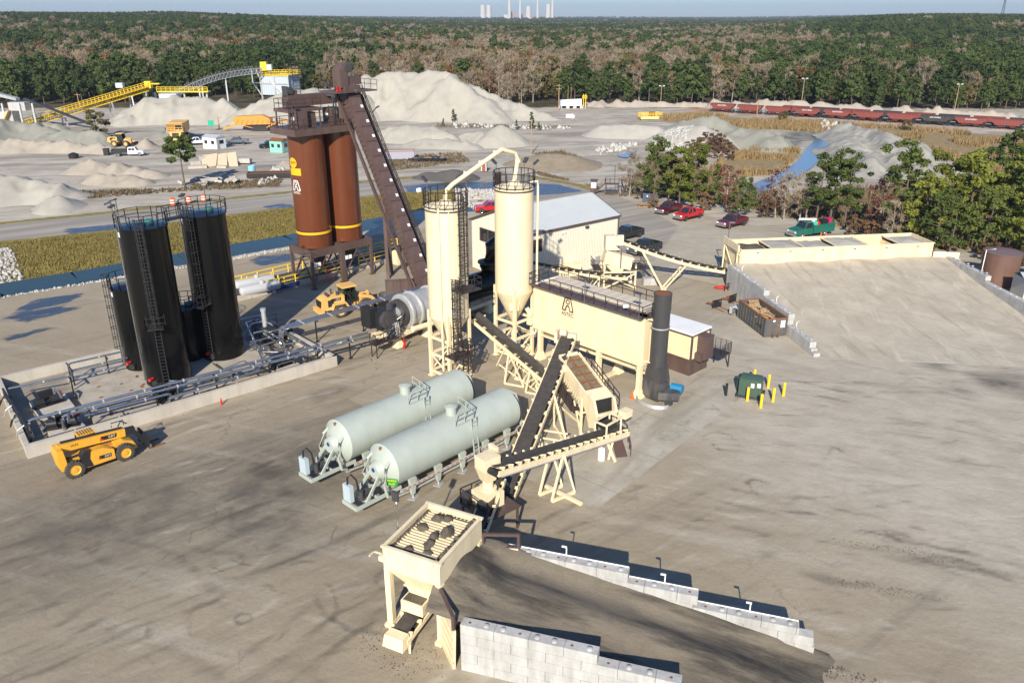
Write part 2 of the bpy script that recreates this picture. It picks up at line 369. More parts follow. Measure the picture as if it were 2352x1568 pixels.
ys=np.array([-60,-30]+list(np.arange(-6,22,1.4))+list(np.arange(22,82,.26))+list(np.arange(82.2,175,1.1))+list(np.arange(175,440,2.6))+geo(443,14000,44))
X,Y=np.meshgrid(xs,ys)
def sstep(a,b,x): t=np.clip((x-a)/(b-a),0,1); return t*t*(3-2*t)
dd=line_d(X,Y,DITCH)
side=np.zeros(X.shape)
# which side of the ditch: sign from the grass polygon
farside=poly_sd(X,Y,BANKG+[]) 
wfar=np.where(farside<1.0,9.0,1.3)
hz=-1.15*(1-sstep(2.0,2.0+wfar,dd))
farm=sstep(300,420,Y+0.05*np.abs(X))
def ridge(X,Y):
    # low wooded rise to the left and right, flat valley ahead
    a=np.arctan2(X,Y); l=sstep(-0.02,-0.42,a)*1.0; r=sstep(0.24,0.46,a)*0.95
    up=sstep(420,1100,Y)
    return 20*l*up*(0.55+0.9*fbm(X/230,Y/260,3))+19*r*up*(0.55+0.9*fbm(X/210+9,Y/260,3))+5*sstep(600,2200,Y)*fbm(X/500+3,Y/500,3)+20*sstep(2500,9000,Y)*fbm(X/900,Y/900+4,3)
hz=hz+ridge(X,Y)
for cz,poly in((-0.55,CREEK),(-0.4,POND),(-0.5,MUD)): hz=np.minimum(hz,np.where(poly_sd(X,Y,poly)<3,cz*sstep(2.5,-1.5,poly_sd(X,Y,poly)),hz))
hz+=np.where((Y>150)&(Y<420),0.5*(fbm(X/9,Y/9,3)-0.45)*sstep(150,200,Y),0)
def msk(poly,s=1.5): return sstep(s,-s,poly_sd(X,Y,poly))
pv=msk(PAVE,2.5); lt=np.maximum(msk(LIGHT,16),0.75*msk(CARP,5)); rd=msk(ROADP,0.9); gr=msk(BANKG,0.8)*(1-rd)
gravel=(1-pv)*(1-rd)
wet=np.zeros(X.shape)
for p_ in WET[:6]: wet=np.maximum(wet,msk(p_,0.9)*(1.0 if p_ is WET[0] else .62))
forest=sstep(300,325,Y+0.02*np.abs(X)+8*(fbm(X/20,Y/20,3)-.5))
reed=np.zeros(X.shape)
for p_ in REEDS: reed=np.maximum(reed,msk(p_,3))
reed=np.maximum(reed,0.75*msk(SCRUB,4)); mud=np.maximum(msk(MUD,5),msk(CREEK,4)); mud=np.maximum(mud,(dd<3.4)*1.0)
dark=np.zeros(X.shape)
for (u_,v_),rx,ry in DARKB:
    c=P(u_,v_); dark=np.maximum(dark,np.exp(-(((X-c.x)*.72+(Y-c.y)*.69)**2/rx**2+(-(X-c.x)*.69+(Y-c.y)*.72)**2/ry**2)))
marks=np.zeros(X.shape)
def smooth(p,n=10):
    p=np.array(p,float); q=np.vstack([2*p[0]-p[1],p,2*p[-1]-p[-2]]); o=[]
    for i in range(1,len(q)-2):
        for t in np.linspace(0,1,n,endpoint=False): o.append(.5*((2*q[i])+(-q[i-1]+q[i+1])*t+(2*q[i-1]-5*q[i]+4*q[i+1]-q[i+2])*t*t+(-q[i-1]+3*q[i]-3*q[i+1]+q[i+2])*t**3))
    return np.array(o+[q[-2]])
def stroke(p,wd,val,taper=True):
    p=smooth(p) if len(p)>2 else np.array(p); m=wd*3; j0,j1=np.searchsorted(xs,p[:,0].min()-m),np.searchsorted(xs,p[:,0].max()+m); i0,i1=np.searchsorted(ys,p[:,1].min()-m),np.searchsorted(ys,p[:,1].max()+m)
    if j1<=j0 or i1<=i0: return
    x_,y_=X[i0:i1,j0:j1],Y[i0:i1,j0:j1]; d=line_d(x_,y_,p); marks[i0:i1,j0:j1]+=val*np.exp(-(d/wd)**2)*np.clip(.25+1.5*fbm(x_*.55,y_*.55,3),0,1.15)
def pl(pts,f,ox,oy): return PL([(ox+x*f,oy+y*f) for x,y in pts])
LEFT=[([(700,390),(930,430),(1080,520),(1200,640),(1290,760),(1340,830)],.22,-.30),([(740,380),(980,440),(1130,530),(1260,650),(1330,750),(1370,830)],.22,-.30),([(500,480),(760,540),(930,620),(1050,760),(1110,840)],.25,-.2),([(0,620),(180,670),(350,780),(560,880),(800,960),(1100,1060),(1300,1180)],.35,-.32),([(0,720),(200,790),(420,900),(700,1010)],.3,-.2),([(600,850),(640,760),(760,700),(900,660),(1000,640)],.2,-.25),([(760,790),(850,740),(980,715)],.3,-.55),([(1100,840),(1130,790),(1190,755),(1250,750)],.26,-.6),([(880,960),(880,920),(900,890)],.22,-.6),([(1100,1080),(1250,1180),(1330,1222)],.8,-.6),([(1500,1040),(1650,1090),(1800,1150),(1880,1222)],.7,-.5),([(1150,430),(1260,455),(1400,460),(1430,510)],.18,-.75),([(1570,330),(1660,290),(1690,260)],.26,-.6),([(1590,200),(1680,190),(1740,240),(1730,310),(1660,370),(1590,410)],.45,-.35),([(1560,260),(1600,250),(1620,280),(1590,300)],.3,-.4),([(1720,520),(1780,510),(1850,512)],.16,-.7),([(1960,490),(2040,430)],.14,-.7),([(1310,610),(1500,580),(1700,500),(1830,440)],.2,-.35),([(1300,690),(1500,660),(1700,610),(2000,500),(2200,440)],.2,-.3),([(1760,1020),(1950,900),(2150,780)],.35,-.4),([(1870,1120),(2000,1000),(2200,850)],.2,-.35),([(780,90),(900,40),(1020,0)],.35,-.5),([(600,250),(900,110),(1150,70),(1330,130),(1360,260),(1350,380)],.22,-.3),([(500,430),(560,450),(590,360)],.2,-.5),([(1240,520),(1260,500)],.3,-.6),([(1660,700),(1700,590),(1780,560)],.22,-.4),([(240,600),(330,545)],.2,-.3),([(1420,890),(1640,710)],.25,.35),([(1000,880),(1050,900),(1100,1000)],.4,.3),([(900,800),(1000,860),(1200,900)],.9,.25),([(1300,500),(1360,560),(1330,640)],.8,.22),([(150,1100),(260,1080),(380,1120)],1.0,-.25)]
for p_,w_,v_ in LEFT: stroke(pl(p_,.3906,0,1091),w_*(1.0 if w_<.35 else .75),v_*(1 if w_<.35 else .7))
RIGHT=[([(455,510),(520,485),(600,500),(650,525)],.16,-.75),([(515,555),(560,590)],.16,-.7),([(340,530),(450,530),(540,520)],.5,-.4),([(720,780),(760,760),(850,785)],.2,-.75),([(720,790),(780,845)],.2,-.75),([(650,830),(640,780),(700,730),(800,720),(920,750),(1000,800),(1010,870),(940,910)],.3,-.3),([(1200,610),(1225,570),(1280,600)],.2,-.7),([(1250,580),(1290,595)],.2,-.6),([(1180,700),(1250,650),(1330,700),(1450,800),(1510,900)],1.2,-.3),([(1000,720),(1100,680),(1180,640)],.5,-.35),([(1230,770),(1290,880)],.35,.4),([(1330,830),(1370,930)],.35,.4),([(600,900),(850,840),(1000,690),(1200,560)],1.0,.3),([(550,1010),(800,980),(1160,1000)],.7,.35),([(600,1100),(700,1130),(640,1200)],1.2,.4),([(1150,1110),(1400,1150),(1700,1180),(1900,1230),(2070,1270)],.5,-.45),([(1050,1320),(1300,1370),(1550,1400),(1800,1450)],.5,-.55),([(1535,1075),(1610,1115)],.2,-.75),([(1700,1045),(1750,1060)],.3,-.6),([(1600,1080),(1660,1090)],.3,-.5),([(1840,1090),(1770,1140)],.2,-.4),([(1520,590),(1560,600)],.3,-.5),([(1590,610),(1630,600)],.3,-.5),([(1990,640),(2050,640)],.35,-.7),([(1870,550),(1950,540)],.35,-.45),([(2300,590),(2352,580)],.5,-.7),([(300,900),(700,930),(1100,960)],.6,-.3),([(200,1010),(600,1050),(1000,1090)],.7,-.35),([(600,1300),(900,1340),(1200,1330)],.7,-.3),([(500,1430),(900,1480),(1300,1500)],.6,-.3),([(0,940),(200,960),(420,960)],.5,-.3)]
for p_,w_,v_ in RIGHT: stroke(pl(p_,.3896,1435.5,803.9),w_,v_*(1 if w_<.35 else .65))
rs=np.random.RandomState(19)
for k in range(1100):
    x0,y0=rs.uniform(-46,44),rs.uniform(24,80); a=R(rs.uniform(22,58)) if x0<2 else R(rs.uniform(-34,4)); L_=rs.uniform(5,26); cu=rs.uniform(-1.1,1.1)*rs.rand(); p_=[(x0,y0)]
    for s in range(5): p_.append((p_[-1][0]+L_/5*math.cos(a+cu*s/5),p_[-1][1]+L_/5*math.sin(a+cu*s/5)))
    wd=rs.choice([.13,.15,.18,.22,.35,.6]); v_=(rs.uniform(-.30,-.08) if rs.rand()<.55 else rs.uniform(.08,.28))*(1 if wd<.3 else .55); stroke(p_,wd,v_)
    if wd<.3: stroke([(x+1.9*math.sin(a),y-1.9*math.cos(a)) for x,y in p_],wd,v_)
for (u_,v__),w_,v_ in(((600,1080),1.1,-.8),((640,1090),.6,-.6),((590,1062),.4,-.5),((700,1110),.5,-.4),((660,1130),.4,-.4)): stroke([(P(u_-8,v__).x,P(u_,v__).y),(P(u_+14,v__+4).x,P(u_,v__+6).y),(P(u_+30,v__+2).x,P(u_,v__-2).y)],w_*.8,v_)
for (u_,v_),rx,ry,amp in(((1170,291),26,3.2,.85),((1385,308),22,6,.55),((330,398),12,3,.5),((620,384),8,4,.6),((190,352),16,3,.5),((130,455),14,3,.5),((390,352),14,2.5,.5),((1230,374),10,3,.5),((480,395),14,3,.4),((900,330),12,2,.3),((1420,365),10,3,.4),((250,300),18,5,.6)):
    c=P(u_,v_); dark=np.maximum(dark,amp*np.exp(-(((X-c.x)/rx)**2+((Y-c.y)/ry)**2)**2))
for p_ in WET[6:]: dark=np.maximum(dark,1.25*msk(p_,1.6)*np.clip(1.6*fbm(X*.5,Y*.6,4),0,1))
marks=np.clip(.5+np.tanh(marks*1.1)*.36,0,1)
verge=np.maximum(0,sstep(2.2,0.2,np.abs(poly_sd(X,Y,ROADP)+0.3)))*(1-pv)*(Y<175)
gr=np.maximum(gr,verge*0.8)
ny,nx=X.shape
V=np.stack([X,Y,hz],-1).reshape(-1,3)
idx=np.arange(ny*nx).reshape(ny,nx)
FQ=np.stack([idx[:-1,:-1],idx[:-1,1:],idx[1:,1:],idx[1:,:-1]],-1).reshape(-1,4)
gm=bpy.data.materials.new('ground_surface'); gm.use_nodes=True
me=npmesh('ground',V,FQ,gm,True)
def attr(me,name,chs):
    a=me.color_attributes.new(name,'FLOAT_COLOR','POINT'); arr=np.stack([c.ravel() for c in chs],-1).astype(np.float32); a.data.foreach_set('color',arr.ravel())
attr(me,'zone_a',(gravel,lt,gr,rd)); attr(me,'zone_b',(forest,reed,mud,np.maximum(wet,0))); attr(me,'zone_c',(dark,pv,wet,marks))
GROUND=tag(link('ground',me),kind='structure')
def gheight(x,y):
    j=int(np.clip(np.searchsorted(xs,x)-1,0,nx-2)); i=int(np.clip(np.searchsorted(ys,y)-1,0,ny-2))
    fx=(x-xs[j])/(xs[j+1]-xs[j]); fy=(y-ys[i])/(ys[i+1]-ys[i])
    return float((hz[i,j]*(1-fx)+hz[i,j+1]*fx)*(1-fy)+(hz[i+1,j]*(1-fx)+hz[i+1,j+1]*fx)*fy)
# ---- ground shader
class NB:
    def __init__(s,m): s.nt=m.node_tree; s.ns=s.nt.nodes; s.tc=s.ns.new('ShaderNodeTexCoord').outputs['Object']
    def noise(s,scale,det=5,ro=0.6,sc=(1,1,1),rot=0,loc=(0,0,0),dist=0):
        mp=s.ns.new('ShaderNodeMapping'); mp.inputs['Scale'].default_value=sc; mp.inputs['Rotation'].default_value=(0,0,rot); mp.inputs['Location'].default_value=loc
        mp.vector_type='TEXTURE' if rot else 'POINT'
        if rot: mp.inputs['Scale'].default_value=tuple(1/x for x in sc)
        lk(s.nt,s.tc,mp.inputs[0]); n=s.ns.new('ShaderNodeTexNoise'); n.inputs['Scale'].default_value=scale; n.inputs['Detail'].default_value=det; n.inputs['Roughness'].default_value=ro; n.inputs['Distortion'].default_value=dist
        lk(s.nt,mp.outputs[0],n.inputs['Vector']); return n.outputs['Fac']
    def ramp(s,x,a,b,lo=0.0,hi=1.0):
        r=s.ns.new('ShaderNodeMapRange'); r.interpolation_type='SMOOTHSTEP'; lk(s.nt,x,r.inputs[0]); r.inputs[1].default_value=a; r.inputs[2].default_value=b; r.inputs[3].default_value=lo; r.inputs[4].default_value=hi; return r.outputs[0]
    def math(s,op,a,b):
        m=s.ns.new('ShaderNodeMath'); m.operation=op
        for i,x in enumerate((a,b)):
            if isinstance(x,(int,float)): m.inputs[i].default_value=x
            else: lk(s.nt,x,m.inputs[i])
        return m.outputs[0]
    def mix(s,f,a,b):
        m=s.ns.new('ShaderNodeMix'); m.data_type='RGBA'
        for i,x in((0,f),(6,a),(7,b)):
            if isinstance(x,(int,float)): m.inputs[i].default_value=x
            elif isinstance(x,tuple): m.inputs[i].default_value=(*x,1)
            else: lk(s.nt,x,m.inputs[i])
        return m.outputs[2]
    def edge(s,mask,nz,amp=0.5,w=0.12):   # break a soft mask up with noise
        q=s.math('ADD',mask,s.math('MULTIPLY',s.math('SUBTRACT',nz,0.5),amp*2)); return s.ramp(q,0.5-w,0.5+w)
def yard_color(b):
    n1=b.noise(0.055,6,0.62); n2=b.noise(0.5,5,0.65,(0.05,0.75,1),R(38)); n3=b.noise(0.5,5,0.6,(0.08,0.8,1),R(-18),(9,4,0)); n4=b.noise(3.5,6,0.75); n5=b.noise(0.22,7,0.7,(1,1,1),0,(31,7,0),1.2)
    c=b.mix(b.ramp(n1,0.36,0.64),(0.300,0.248,0.172),(0.375,0.317,0.226))
    c=b.mix(b.ramp(n2,0.50,0.70,0,0.6),c,(0.18,0.152,0.118)); c=b.mix(b.ramp(n3,0.52,0.70,0,0.6),c,(0.44,0.39,0.315))
    c=b.mix(b.ramp(n5,0.60,0.72,0,0.28),c,(0.175,0.148,0.115)); c=b.mix(b.ramp(n4,0.3,0.7,0,0.30),c,(0.19,0.162,0.128))
    # tyre arcs left by turning machines
    for (u_,v_),sc,loc in(((560,1420),0.42,0),((620,1230),0.9,3),((1980,1130),0.75,5),((1650,1010),1.0,7),((900,1330),0.28,9)):
        p=P(u_,v_); vd=b.ns.new('ShaderNodeVectorMath'); vd.operation='DISTANCE'; lk(b.nt,b.tc,vd.inputs[0]); vd.inputs[1].default_value=(p.x,p.y,0)
        dn=b.math('ADD',vd.outputs['Value'],b.math('MULTIPLY',n5,1.6))
        band=b.math('MULTIPLY',b.ramp(b.math('PINGPONG',b.math('MULTIPLY',dn,sc),0.5),0.40,0.49),b.math('MULTIPLY',b.ramp(dn,7.5,5.0),b.ramp(b.noise(0.35,3,0.5,(1,1,1),0,(loc,loc,0)),0.5,0.66,0,0.55)))
        c=b.mix(band,c,(0.11,0.095,0.078))
    n6=b.noise(15,4,0.8); c=b.mix(b.ramp(n6,0.52,0.72,0,0.35),c,(0.14,0.118,0.09)); c=b.mix(b.ramp(n6,0.46,0.30,0,0.25),c,(0.42,0.37,0.29))
    vo=b.ns.new('ShaderNodeTexVoronoi'); vo.feature='DISTANCE_TO_EDGE'; vo.inputs['Scale'].default_value=0.11; vm=b.ns.new('ShaderNodeVectorMath'); vm.operation='ADD'; lk(b.nt,b.tc,vm.inputs[0]); nn=b.ns.new('ShaderNodeTexNoise'); nn.inputs['Scale'].default_value=.5; nn.inputs['Detail'].default_value=5; lk(b.nt,b.tc,nn.inputs['Vector']); vs_=b.ns.new('ShaderNodeVectorMath'); vs_.operation='SCALE'; vs_.inputs['Scale'].default_value=3.0; lk(b.nt,nn.outputs['Color'],vs_.inputs[0]); lk(b.nt,vs_.outputs[0],vm.inputs[1]); lk(b.nt,vm.outputs[0],vo.inputs['Vector'])
    c=b.mix(b.math('MULTIPLY',b.ramp(vo.outputs['Distance'],0.006,0.0015),b.ramp(n1,0.45,0.6,0.0,0.5)),c,(0.09,0.075,0.058))
    return c,n4,n1
b=NB(gm); pb=gm.node_tree.nodes['Principled BSDF']; pb.inputs['Roughness'].default_value=0.93; pb.inputs['Specular IOR Level'].default_value=0.2
def vcol(n):
    a=b.ns.new('ShaderNodeVertexColor'); a.layer_name=n; sp=b.ns.new('ShaderNodeSeparateColor'); lk(b.nt,a.outputs[0],sp.inputs[0]); return list(sp.outputs[:3])+[a.outputs['Alpha']]
ga,gb,gc=vcol('zone_a'),vcol('zone_b'),vcol('zone_c')
c,nf,nl=yard_color(b)
def light_color(b,nf):
    nm=b.noise(0.35,6,0.65); strk=b.noise(0.6,5,0.6,(0.05,0.7,1),R(-35)); s2=b.noise(0.5,5,0.6,(0.06,0.8,1),R(-12),(3,1,0))
    l=b.mix(b.ramp(nm,0.35,0.65),(0.385,0.340,0.268),(0.455,0.408,0.328)); l=b.mix(b.ramp(strk,0.5,0.75,0,0.6),l,(0.30,0.26,0.20)); l=b.mix(b.ramp(s2,0.52,0.72,0,0.5),l,(0.50,0.455,0.37)); l=b.mix(b.ramp(nf,0.35,0.7,0,0.25),l,(0.29,0.255,0.20)); l=b.mix(b.ramp(b.noise(15,4,0.8),0.55,0.75,0,0.3),l,(0.20,0.175,0.14))
    return b.mix(b.ramp(b.noise(0.22,4,0.6,(0.5,1,1),R(-30),(3,8,0)),0.70,0.76,0,0.6),l,(0.20,0.18,0.145))
nm=b.noise(0.35,6,0.65); nb=b.noise(0.09,6,0.7,(1,1,1),0,(5,2,0))
strk=b.noise(0.6,5,0.6,(0.05,0.7,1),R(-35)); 
lightc=b.mix(b.ramp(nm,0.35,0.65),(0.37,0.328,0.262),(0.445,0.40,0.325)); lightc=b.mix(b.ramp(strk,0.5,0.75,0,0.6),lightc,(0.285,0.246,0.192)); lightc=b.mix(b.ramp(nf,0.35,0.7,0,0.25),lightc,(0.27,0.24,0.195))
spots=b.noise(0.22,4,0.6,(0.5,1,1),R(-30),(3,8,0)); lightc=b.mix(b.ramp(spots,0.70,0.76,0,0.6),lightc,(0.20,0.18,0.15))
lightc=light_color(b,nf); c=b.mix(b.edge(ga[1],nb,0.35,0.50),c,lightc)
grv=b.mix(b.ramp(nb,0.35,0.65),(0.375,0.332,0.268),(0.48,0.44,0.365)); trk=b.noise(0.5,6,0.68,(0.07,0.5,1),R(12)); grv=b.mix(b.ramp(b.noise(0.12,7,0.72,(.6,1.2,1),R(20),(4,4,0)),.5,.62,0,.7),grv,(0.275,0.235,0.185)); grv=b.mix(b.ramp(trk,0.48,0.62,0,0.75),grv,(0.245,0.21,0.165)); grv=b.mix(b.ramp(nm,0.62,0.72,0,0.6),grv,(0.17,0.15,0.125))
c=b.mix(b.edge(ga[0],nm,0.3,0.2),c,grv)
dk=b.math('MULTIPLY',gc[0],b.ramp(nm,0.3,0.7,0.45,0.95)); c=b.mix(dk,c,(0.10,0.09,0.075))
mk=gc[3]; c=b.mix(b.math('MULTIPLY',b.ramp(mk,0.49,0.10),b.ramp(nf,0.25,0.7,1.0,0.6)),c,(0.075,0.063,0.05)); c=b.mix(b.math('MULTIPLY',b.ramp(mk,0.51,0.85),b.ramp(nf,0.25,0.7,0.6,1.0)),c,(0.50,0.455,0.375))
road=b.mix(b.ramp(b.noise(0.7,5,0.6,(0.04,0.6,1),R(34)),0.4,0.65),(0.26,0.235,0.20),(0.36,0.325,0.275)); c=b.mix(b.edge(ga[3],nf,0.2,0.25),c,road)
ng=b.noise(0.8,6,0.7); grass=b.mix(b.ramp(ng,0.35,0.65),(0.15,0.135,0.035),(0.29,0.225,0.07)); c=b.mix(b.edge(ga[2],nm,0.35,0.15),c,grass)
reedc=b.mix(b.ramp(ng,0.35,0.65),(0.21,0.15,0.07),(0.33,0.25,0.13)); reedc=b.mix(b.ramp(nb,0.5,0.65,0,0.6),reedc,(0.14,0.14,0.06)); c=b.mix(b.edge(gb[1],nm,0.4,0.15),c,reedc)
mudc=b.mix(b.ramp(nm,0.4,0.6),(0.13,0.13,0.115),(0.24,0.235,0.20)); c=b.mix(b.edge(gb[2],nm,0.3,0.2),c,mudc)
forc=b.mix(b.ramp(nb,0.4,0.6),(0.045,0.04,0.022),(0.10,0.08,0.045)); c=b.mix(b.edge(gb[0],nm,0.3,0.15),c,forc)
wetm=b.edge(gc[2],b.noise(0.55,7,0.78,(0.22,1,1),R(38)),0.85,0.10); c=b.mix(b.math('MULTIPLY',wetm,0.93),c,(0.011,0.021,0.040))  # wet asphalt; the blue sky reflection is painted into its base colour
lk(b.nt,c,pb.inputs['Base Color']); lk(b.nt,b.ramp(wetm,0,1,0.93,0.14),pb.inputs['Roughness'])
bp=b.ns.new('ShaderNodeBump'); bp.inputs['Strength'].default_value=0.5; bp.inputs['Distance'].default_value=0.12; lk(b.nt,b.math('ADD',b.noise(1.2,8,0.7),b.math('MULTIPLY',nf,0.25)),bp.inputs['Height']); lk(b.nt,bp.outputs[0],pb.inputs['Normal'])
# ---- water
def water_mat(n,col,ro=0.05,sp=0.6):
    m=bpy.data.materials.new(n); m.use_nodes=True; p=m.node_tree.nodes['Principled BSDF']; p.inputs['Base Color'].default_value=(*col,1); p.inputs['Roughness'].default_value=ro; p.inputs['Specular IOR Level'].default_value=sp
    q=NB(m); bp=q.ns.new('ShaderNodeBump'); bp.inputs['Strength'].default_value=0.12; bp.inputs['Distance'].default_value=0.1; lk(q.nt,q.noise(1.4,3),bp.inputs['Height']); lk(q.nt,bp.outputs[0],p.inputs['Normal']); return m
WATER=water_mat('ditch_water',(0.024,0.046,0.046),0.18,0.10); CREEKW=water_mat('creek_water',(0.10,0.13,0.17),0.12)
wb=B(); 
for a,c_ in zip(DITCH[:-1],DITCH[1:]):
    a=Vector((*a,WATERZ)); c_=Vector((*c_,WATERZ)); n=(c_-a).cross(Vector((0,0,1))).normalized()*4.5; wb.quad(a-n,c_-n,c_+n,a+n)
tag(link('ditch_water',wb.mesh('ditch_water',WATER)),kind='structure')
for nm_,poly,z_ in(('creek',CREEK,-0.14),('pond',POND,-0.12)):
    n=len(poly); cx=sum(p[0] for p in poly)/n; cy=sum(p[1] for p in poly)/n
    q=B().add([(x+(x-cx)*0.03,y+(y-cy)*0.03,z_) for x,y in poly],[tuple(range(n))]); tag(link(nm_,q.mesh(nm_,CREEKW)),kind='structure')
# ---- concrete pad under the plant
pm=bpy.data.materials.new('concrete_pad'); pm.use_nodes=True; b=NB(pm); pb=pm.node_tree.nodes['Principled BSDF']; pb.inputs['Roughness'].default_value=0.9; pb.inputs['Specular IOR Level'].default_value=0.2
yc,nf,nl=yard_color(b); n=b.noise(0.25,7,0.7); cc=b.mix(b.ramp(n,0.35,0.65),(0.36,0.335,0.28),(0.47,0.44,0.38)); cc=b.mix(b.ramp(b.noise(0.6,5,0.6,(0.1,0.8,1),R(52)),0.5,0.7,0,0.7),cc,(0.24,0.215,0.175))
sx=b.ns.new('ShaderNodeSeparateXYZ'); lk(b.nt,b.tc,sx.inputs[0])
q=b.math('ADD',b.math('MULTIPLY',sx.outputs[0],0.766),b.math('MULTIPLY',sx.outputs[1],-0.643))   # across the pad, large at its right edge
f=b.ramp(b.math('ADD',q,b.math('MULTIPLY',b.math('SUBTRACT',b.noise(0.09,6,0.65,(1,1,1),0,(2,2,0)),0.5),26)),-42,-22,0.15,0.9)
cc=b.mix(b.ramp(b.noise(0.45,7,0.75,(1,1,1),0,(7,1,0)),0.52,0.66,0,0.55),cc,(0.17,0.15,0.12))
col=b.mix(f,yc,cc)
for ax,ay,off,per in((0.643,0.766,0.0,6.1),(0.766,-0.643,0.3,6.1)):   # saw-cut joints
    qq=b.math('ADD',b.math('MULTIPLY',sx.outputs[0],ax),b.math('MULTIPLY',sx.outputs[1],ay)); col=b.mix(b.ramp(b.math('PINGPONG',b.math('ADD',qq,off),per/2),0.05,0.0,0,0.6),col,(0.10,0.09,0.075))
lk(b.nt,col,pb.inputs['Base Color'])
A_=P(1370,1170); ux=Vector((0.643,0.766,0)); vx=Vector((-0.766,0.643,0))
pad=[A_,A_+ux*27.5,A_+ux*27.5+vx*9,A_+ux*52+vx*9,A_+ux*52+vx*30,A_+vx*27]
tag(link('concrete_pad',B().add([(p.x,p.y,0.006) for p in pad],[tuple(range(len(pad)))]).mesh('concrete_pad',pm)),kind='structure')
# ---- stuff: grass blades, reeds, rip-rap
def scatter_poly(poly,n,seed):
    r=np.random.RandomState(seed); p=np.array(poly); lo,hi=p.min(0),p.max(0); out=[]
    while len(out)<n:
        q=lo+(hi-lo)*r.rand(n*2,2); out+=list(q[poly_sd(q[:,0],q[:,1],poly)<-0.15])
    return np.array(out[:n])
def blades(name,pts,h,wd,m,seed,kind='stuff',nb=3,lean=0.5):
    r=np.random.RandomState(seed); n=len(pts); pts=np.repeat(pts,nb,0)+r.normal(0,0.18,(n*nb,2)); N=n*nb
    z=np.array([gheight(x,y) for x,y in pts])-0.03; a=r.rand(N)*6.28; H=h*(0.55+0.9*r.rand(N)); W=wd*(0.6+0.8*r.rand(N)); la=r.rand(N)*6.28; ln=H*lean*r.rand(N)
    b0=np.stack([pts[:,0]-np.cos(a)*W,pts[:,1]-np.sin(a)*W,z],-1); b1=np.stack([pts[:,0]+np.cos(a)*W,pts[:,1]+np.sin(a)*W,z],-1); tp=np.stack([pts[:,0]+np.cos(la)*ln,pts[:,1]+np.sin(la)*ln,z+H],-1)
    V=np.stack([b0,b1,tp],1).reshape(-1,3); F=np.arange(N*3).reshape(-1,3); return npmesh(name,V,F,m)
GRASSM=foliage('dry_grass_blades',(0.15,0.13,0.04),(0.31,0.245,0.085),0.3,0.3); REEDM=foliage('reed_blades',(0.19,0.13,0.06),(0.36,0.255,0.125),0.3,0.08); WEEDM=foliage('weed_blades',(0.10,0.075,0.045),(0.20,0.15,0.085),0.2,0.2)
pts=scatter_poly(BANKG,24000,3)
ok=line_d(pts[:,0],pts[:,1],DITCH)>3.2
tag(link('bank_grass',blades('bank_grass',pts[ok],0.30,0.09,GRASSM,4)),'dry golden grass on the far bank of the drainage ditch','grass',kind='stuff')
pts=np.concatenate([scatter_poly(REEDS[0],9000,5),scatter_poly(REEDS[1],4000,6)])
pts=pts[fbm(pts[:,0]*.07,pts[:,1]*.09,3)>.40]
tag(link('reed_bed',blades('reed_bed',pts,1.3,0.2,REEDM,6)),'orange brown reeds growing in the marsh below the railway','reeds',kind='stuff')
vp=[PL([(0,470),(230,455),(420,440),(640,430),(650,412),(480,418),(420,433),(200,440),(0,448)]),PL([(840,400),(1010,380),(1080,372),(1060,350),(920,360),(870,385)]),PL([(1230,396),(1370,430),(1390,440),(1330,420),(1240,404)]),REEDS[2],PL([(1000,284),(1310,290),(1310,297),(1000,293)])]
pts=np.concatenate([scatter_poly(p_,n_,7+i) for i,(p_,n_) in enumerate(zip(vp,(1500,900,300,500,260)))])
tag(link('roadside_weeds',blades('roadside_weeds',pts,0.5,0.14,WEEDM,8)),'brown weeds along the verge between road and quarry yard','weeds',kind='stuff')
pts=scatter_poly(SCRUB,5200,11)
tag(link('undergrowth',blades('undergrowth',pts,1.1,0.2,WEEDM,12)),'brown undergrowth beneath the trees right of the car park','undergrowth',kind='stuff')
def rocks(name,label,poly,n,s0,s1,seed,m=None,lift=0.0,hf=None):
    r=np.random.RandomState(seed); pts=scatter_poly(poly,n,seed); V=[];F=[]
    ico=np.array([(1,0,-.3),(.3,.9,-.2),(-.8,.5,-.3),(-.7,-.6,-.2),(.4,-.9,-.3),(.1,.1,1),(0,0,-.6)]); tri=[(0,1,5),(1,2,5),(2,3,5),(3,4,5),(4,0,5),(1,0,6),(2,1,6),(3,2,6),(4,3,6),(0,4,6)]
    for i,(x,y) in enumerate(pts):
        s=s0+(s1-s0)*r.rand()**2; a=r.rand()*6.28; q=ico*(0.6+0.8*r.rand(7,1))*s*np.array([1,0.7+.6*r.rand(),0.8]); c,sn=math.cos(a),math.sin(a)
        z=(hf(x,y) if hf else gheight(x,y))+s*0.25+lift
        V.append(np.stack([q[:,0]*c-q[:,1]*sn+x,q[:,0]*sn+q[:,1]*c+y,q[:,2]+z],-1)); F+=[tuple(k+7*i for k in t) for t in tri]
    return tag(link(name,npmesh(name,np.concatenate(V),F,m or ROCKM)),label,'rocks',kind='stuff')
rocks('rip_rap','white rip rap stones at the left end of the grass bank',PL([(-150,600),(0,572),(30,574),(58,640),(0,652),(-150,680)]),1500,0.22,0.5,21)
rocks('rip_rap','white rip rap stones at the ditch head behind the cream silos',PL([(1040,437),(1130,436),(1160,445),(1160,470),(1080,474),(1050,462)]),900,0.25,0.6,22)
rocks('rip_rap','thin line of pale stones along the near edge of the ditch',PL([(0,677),(180,648),(427,609),(677,566),(720,562),(720,568),(677,572),(427,616),(180,656),(0,686)]),900,0.10,0.24,23)
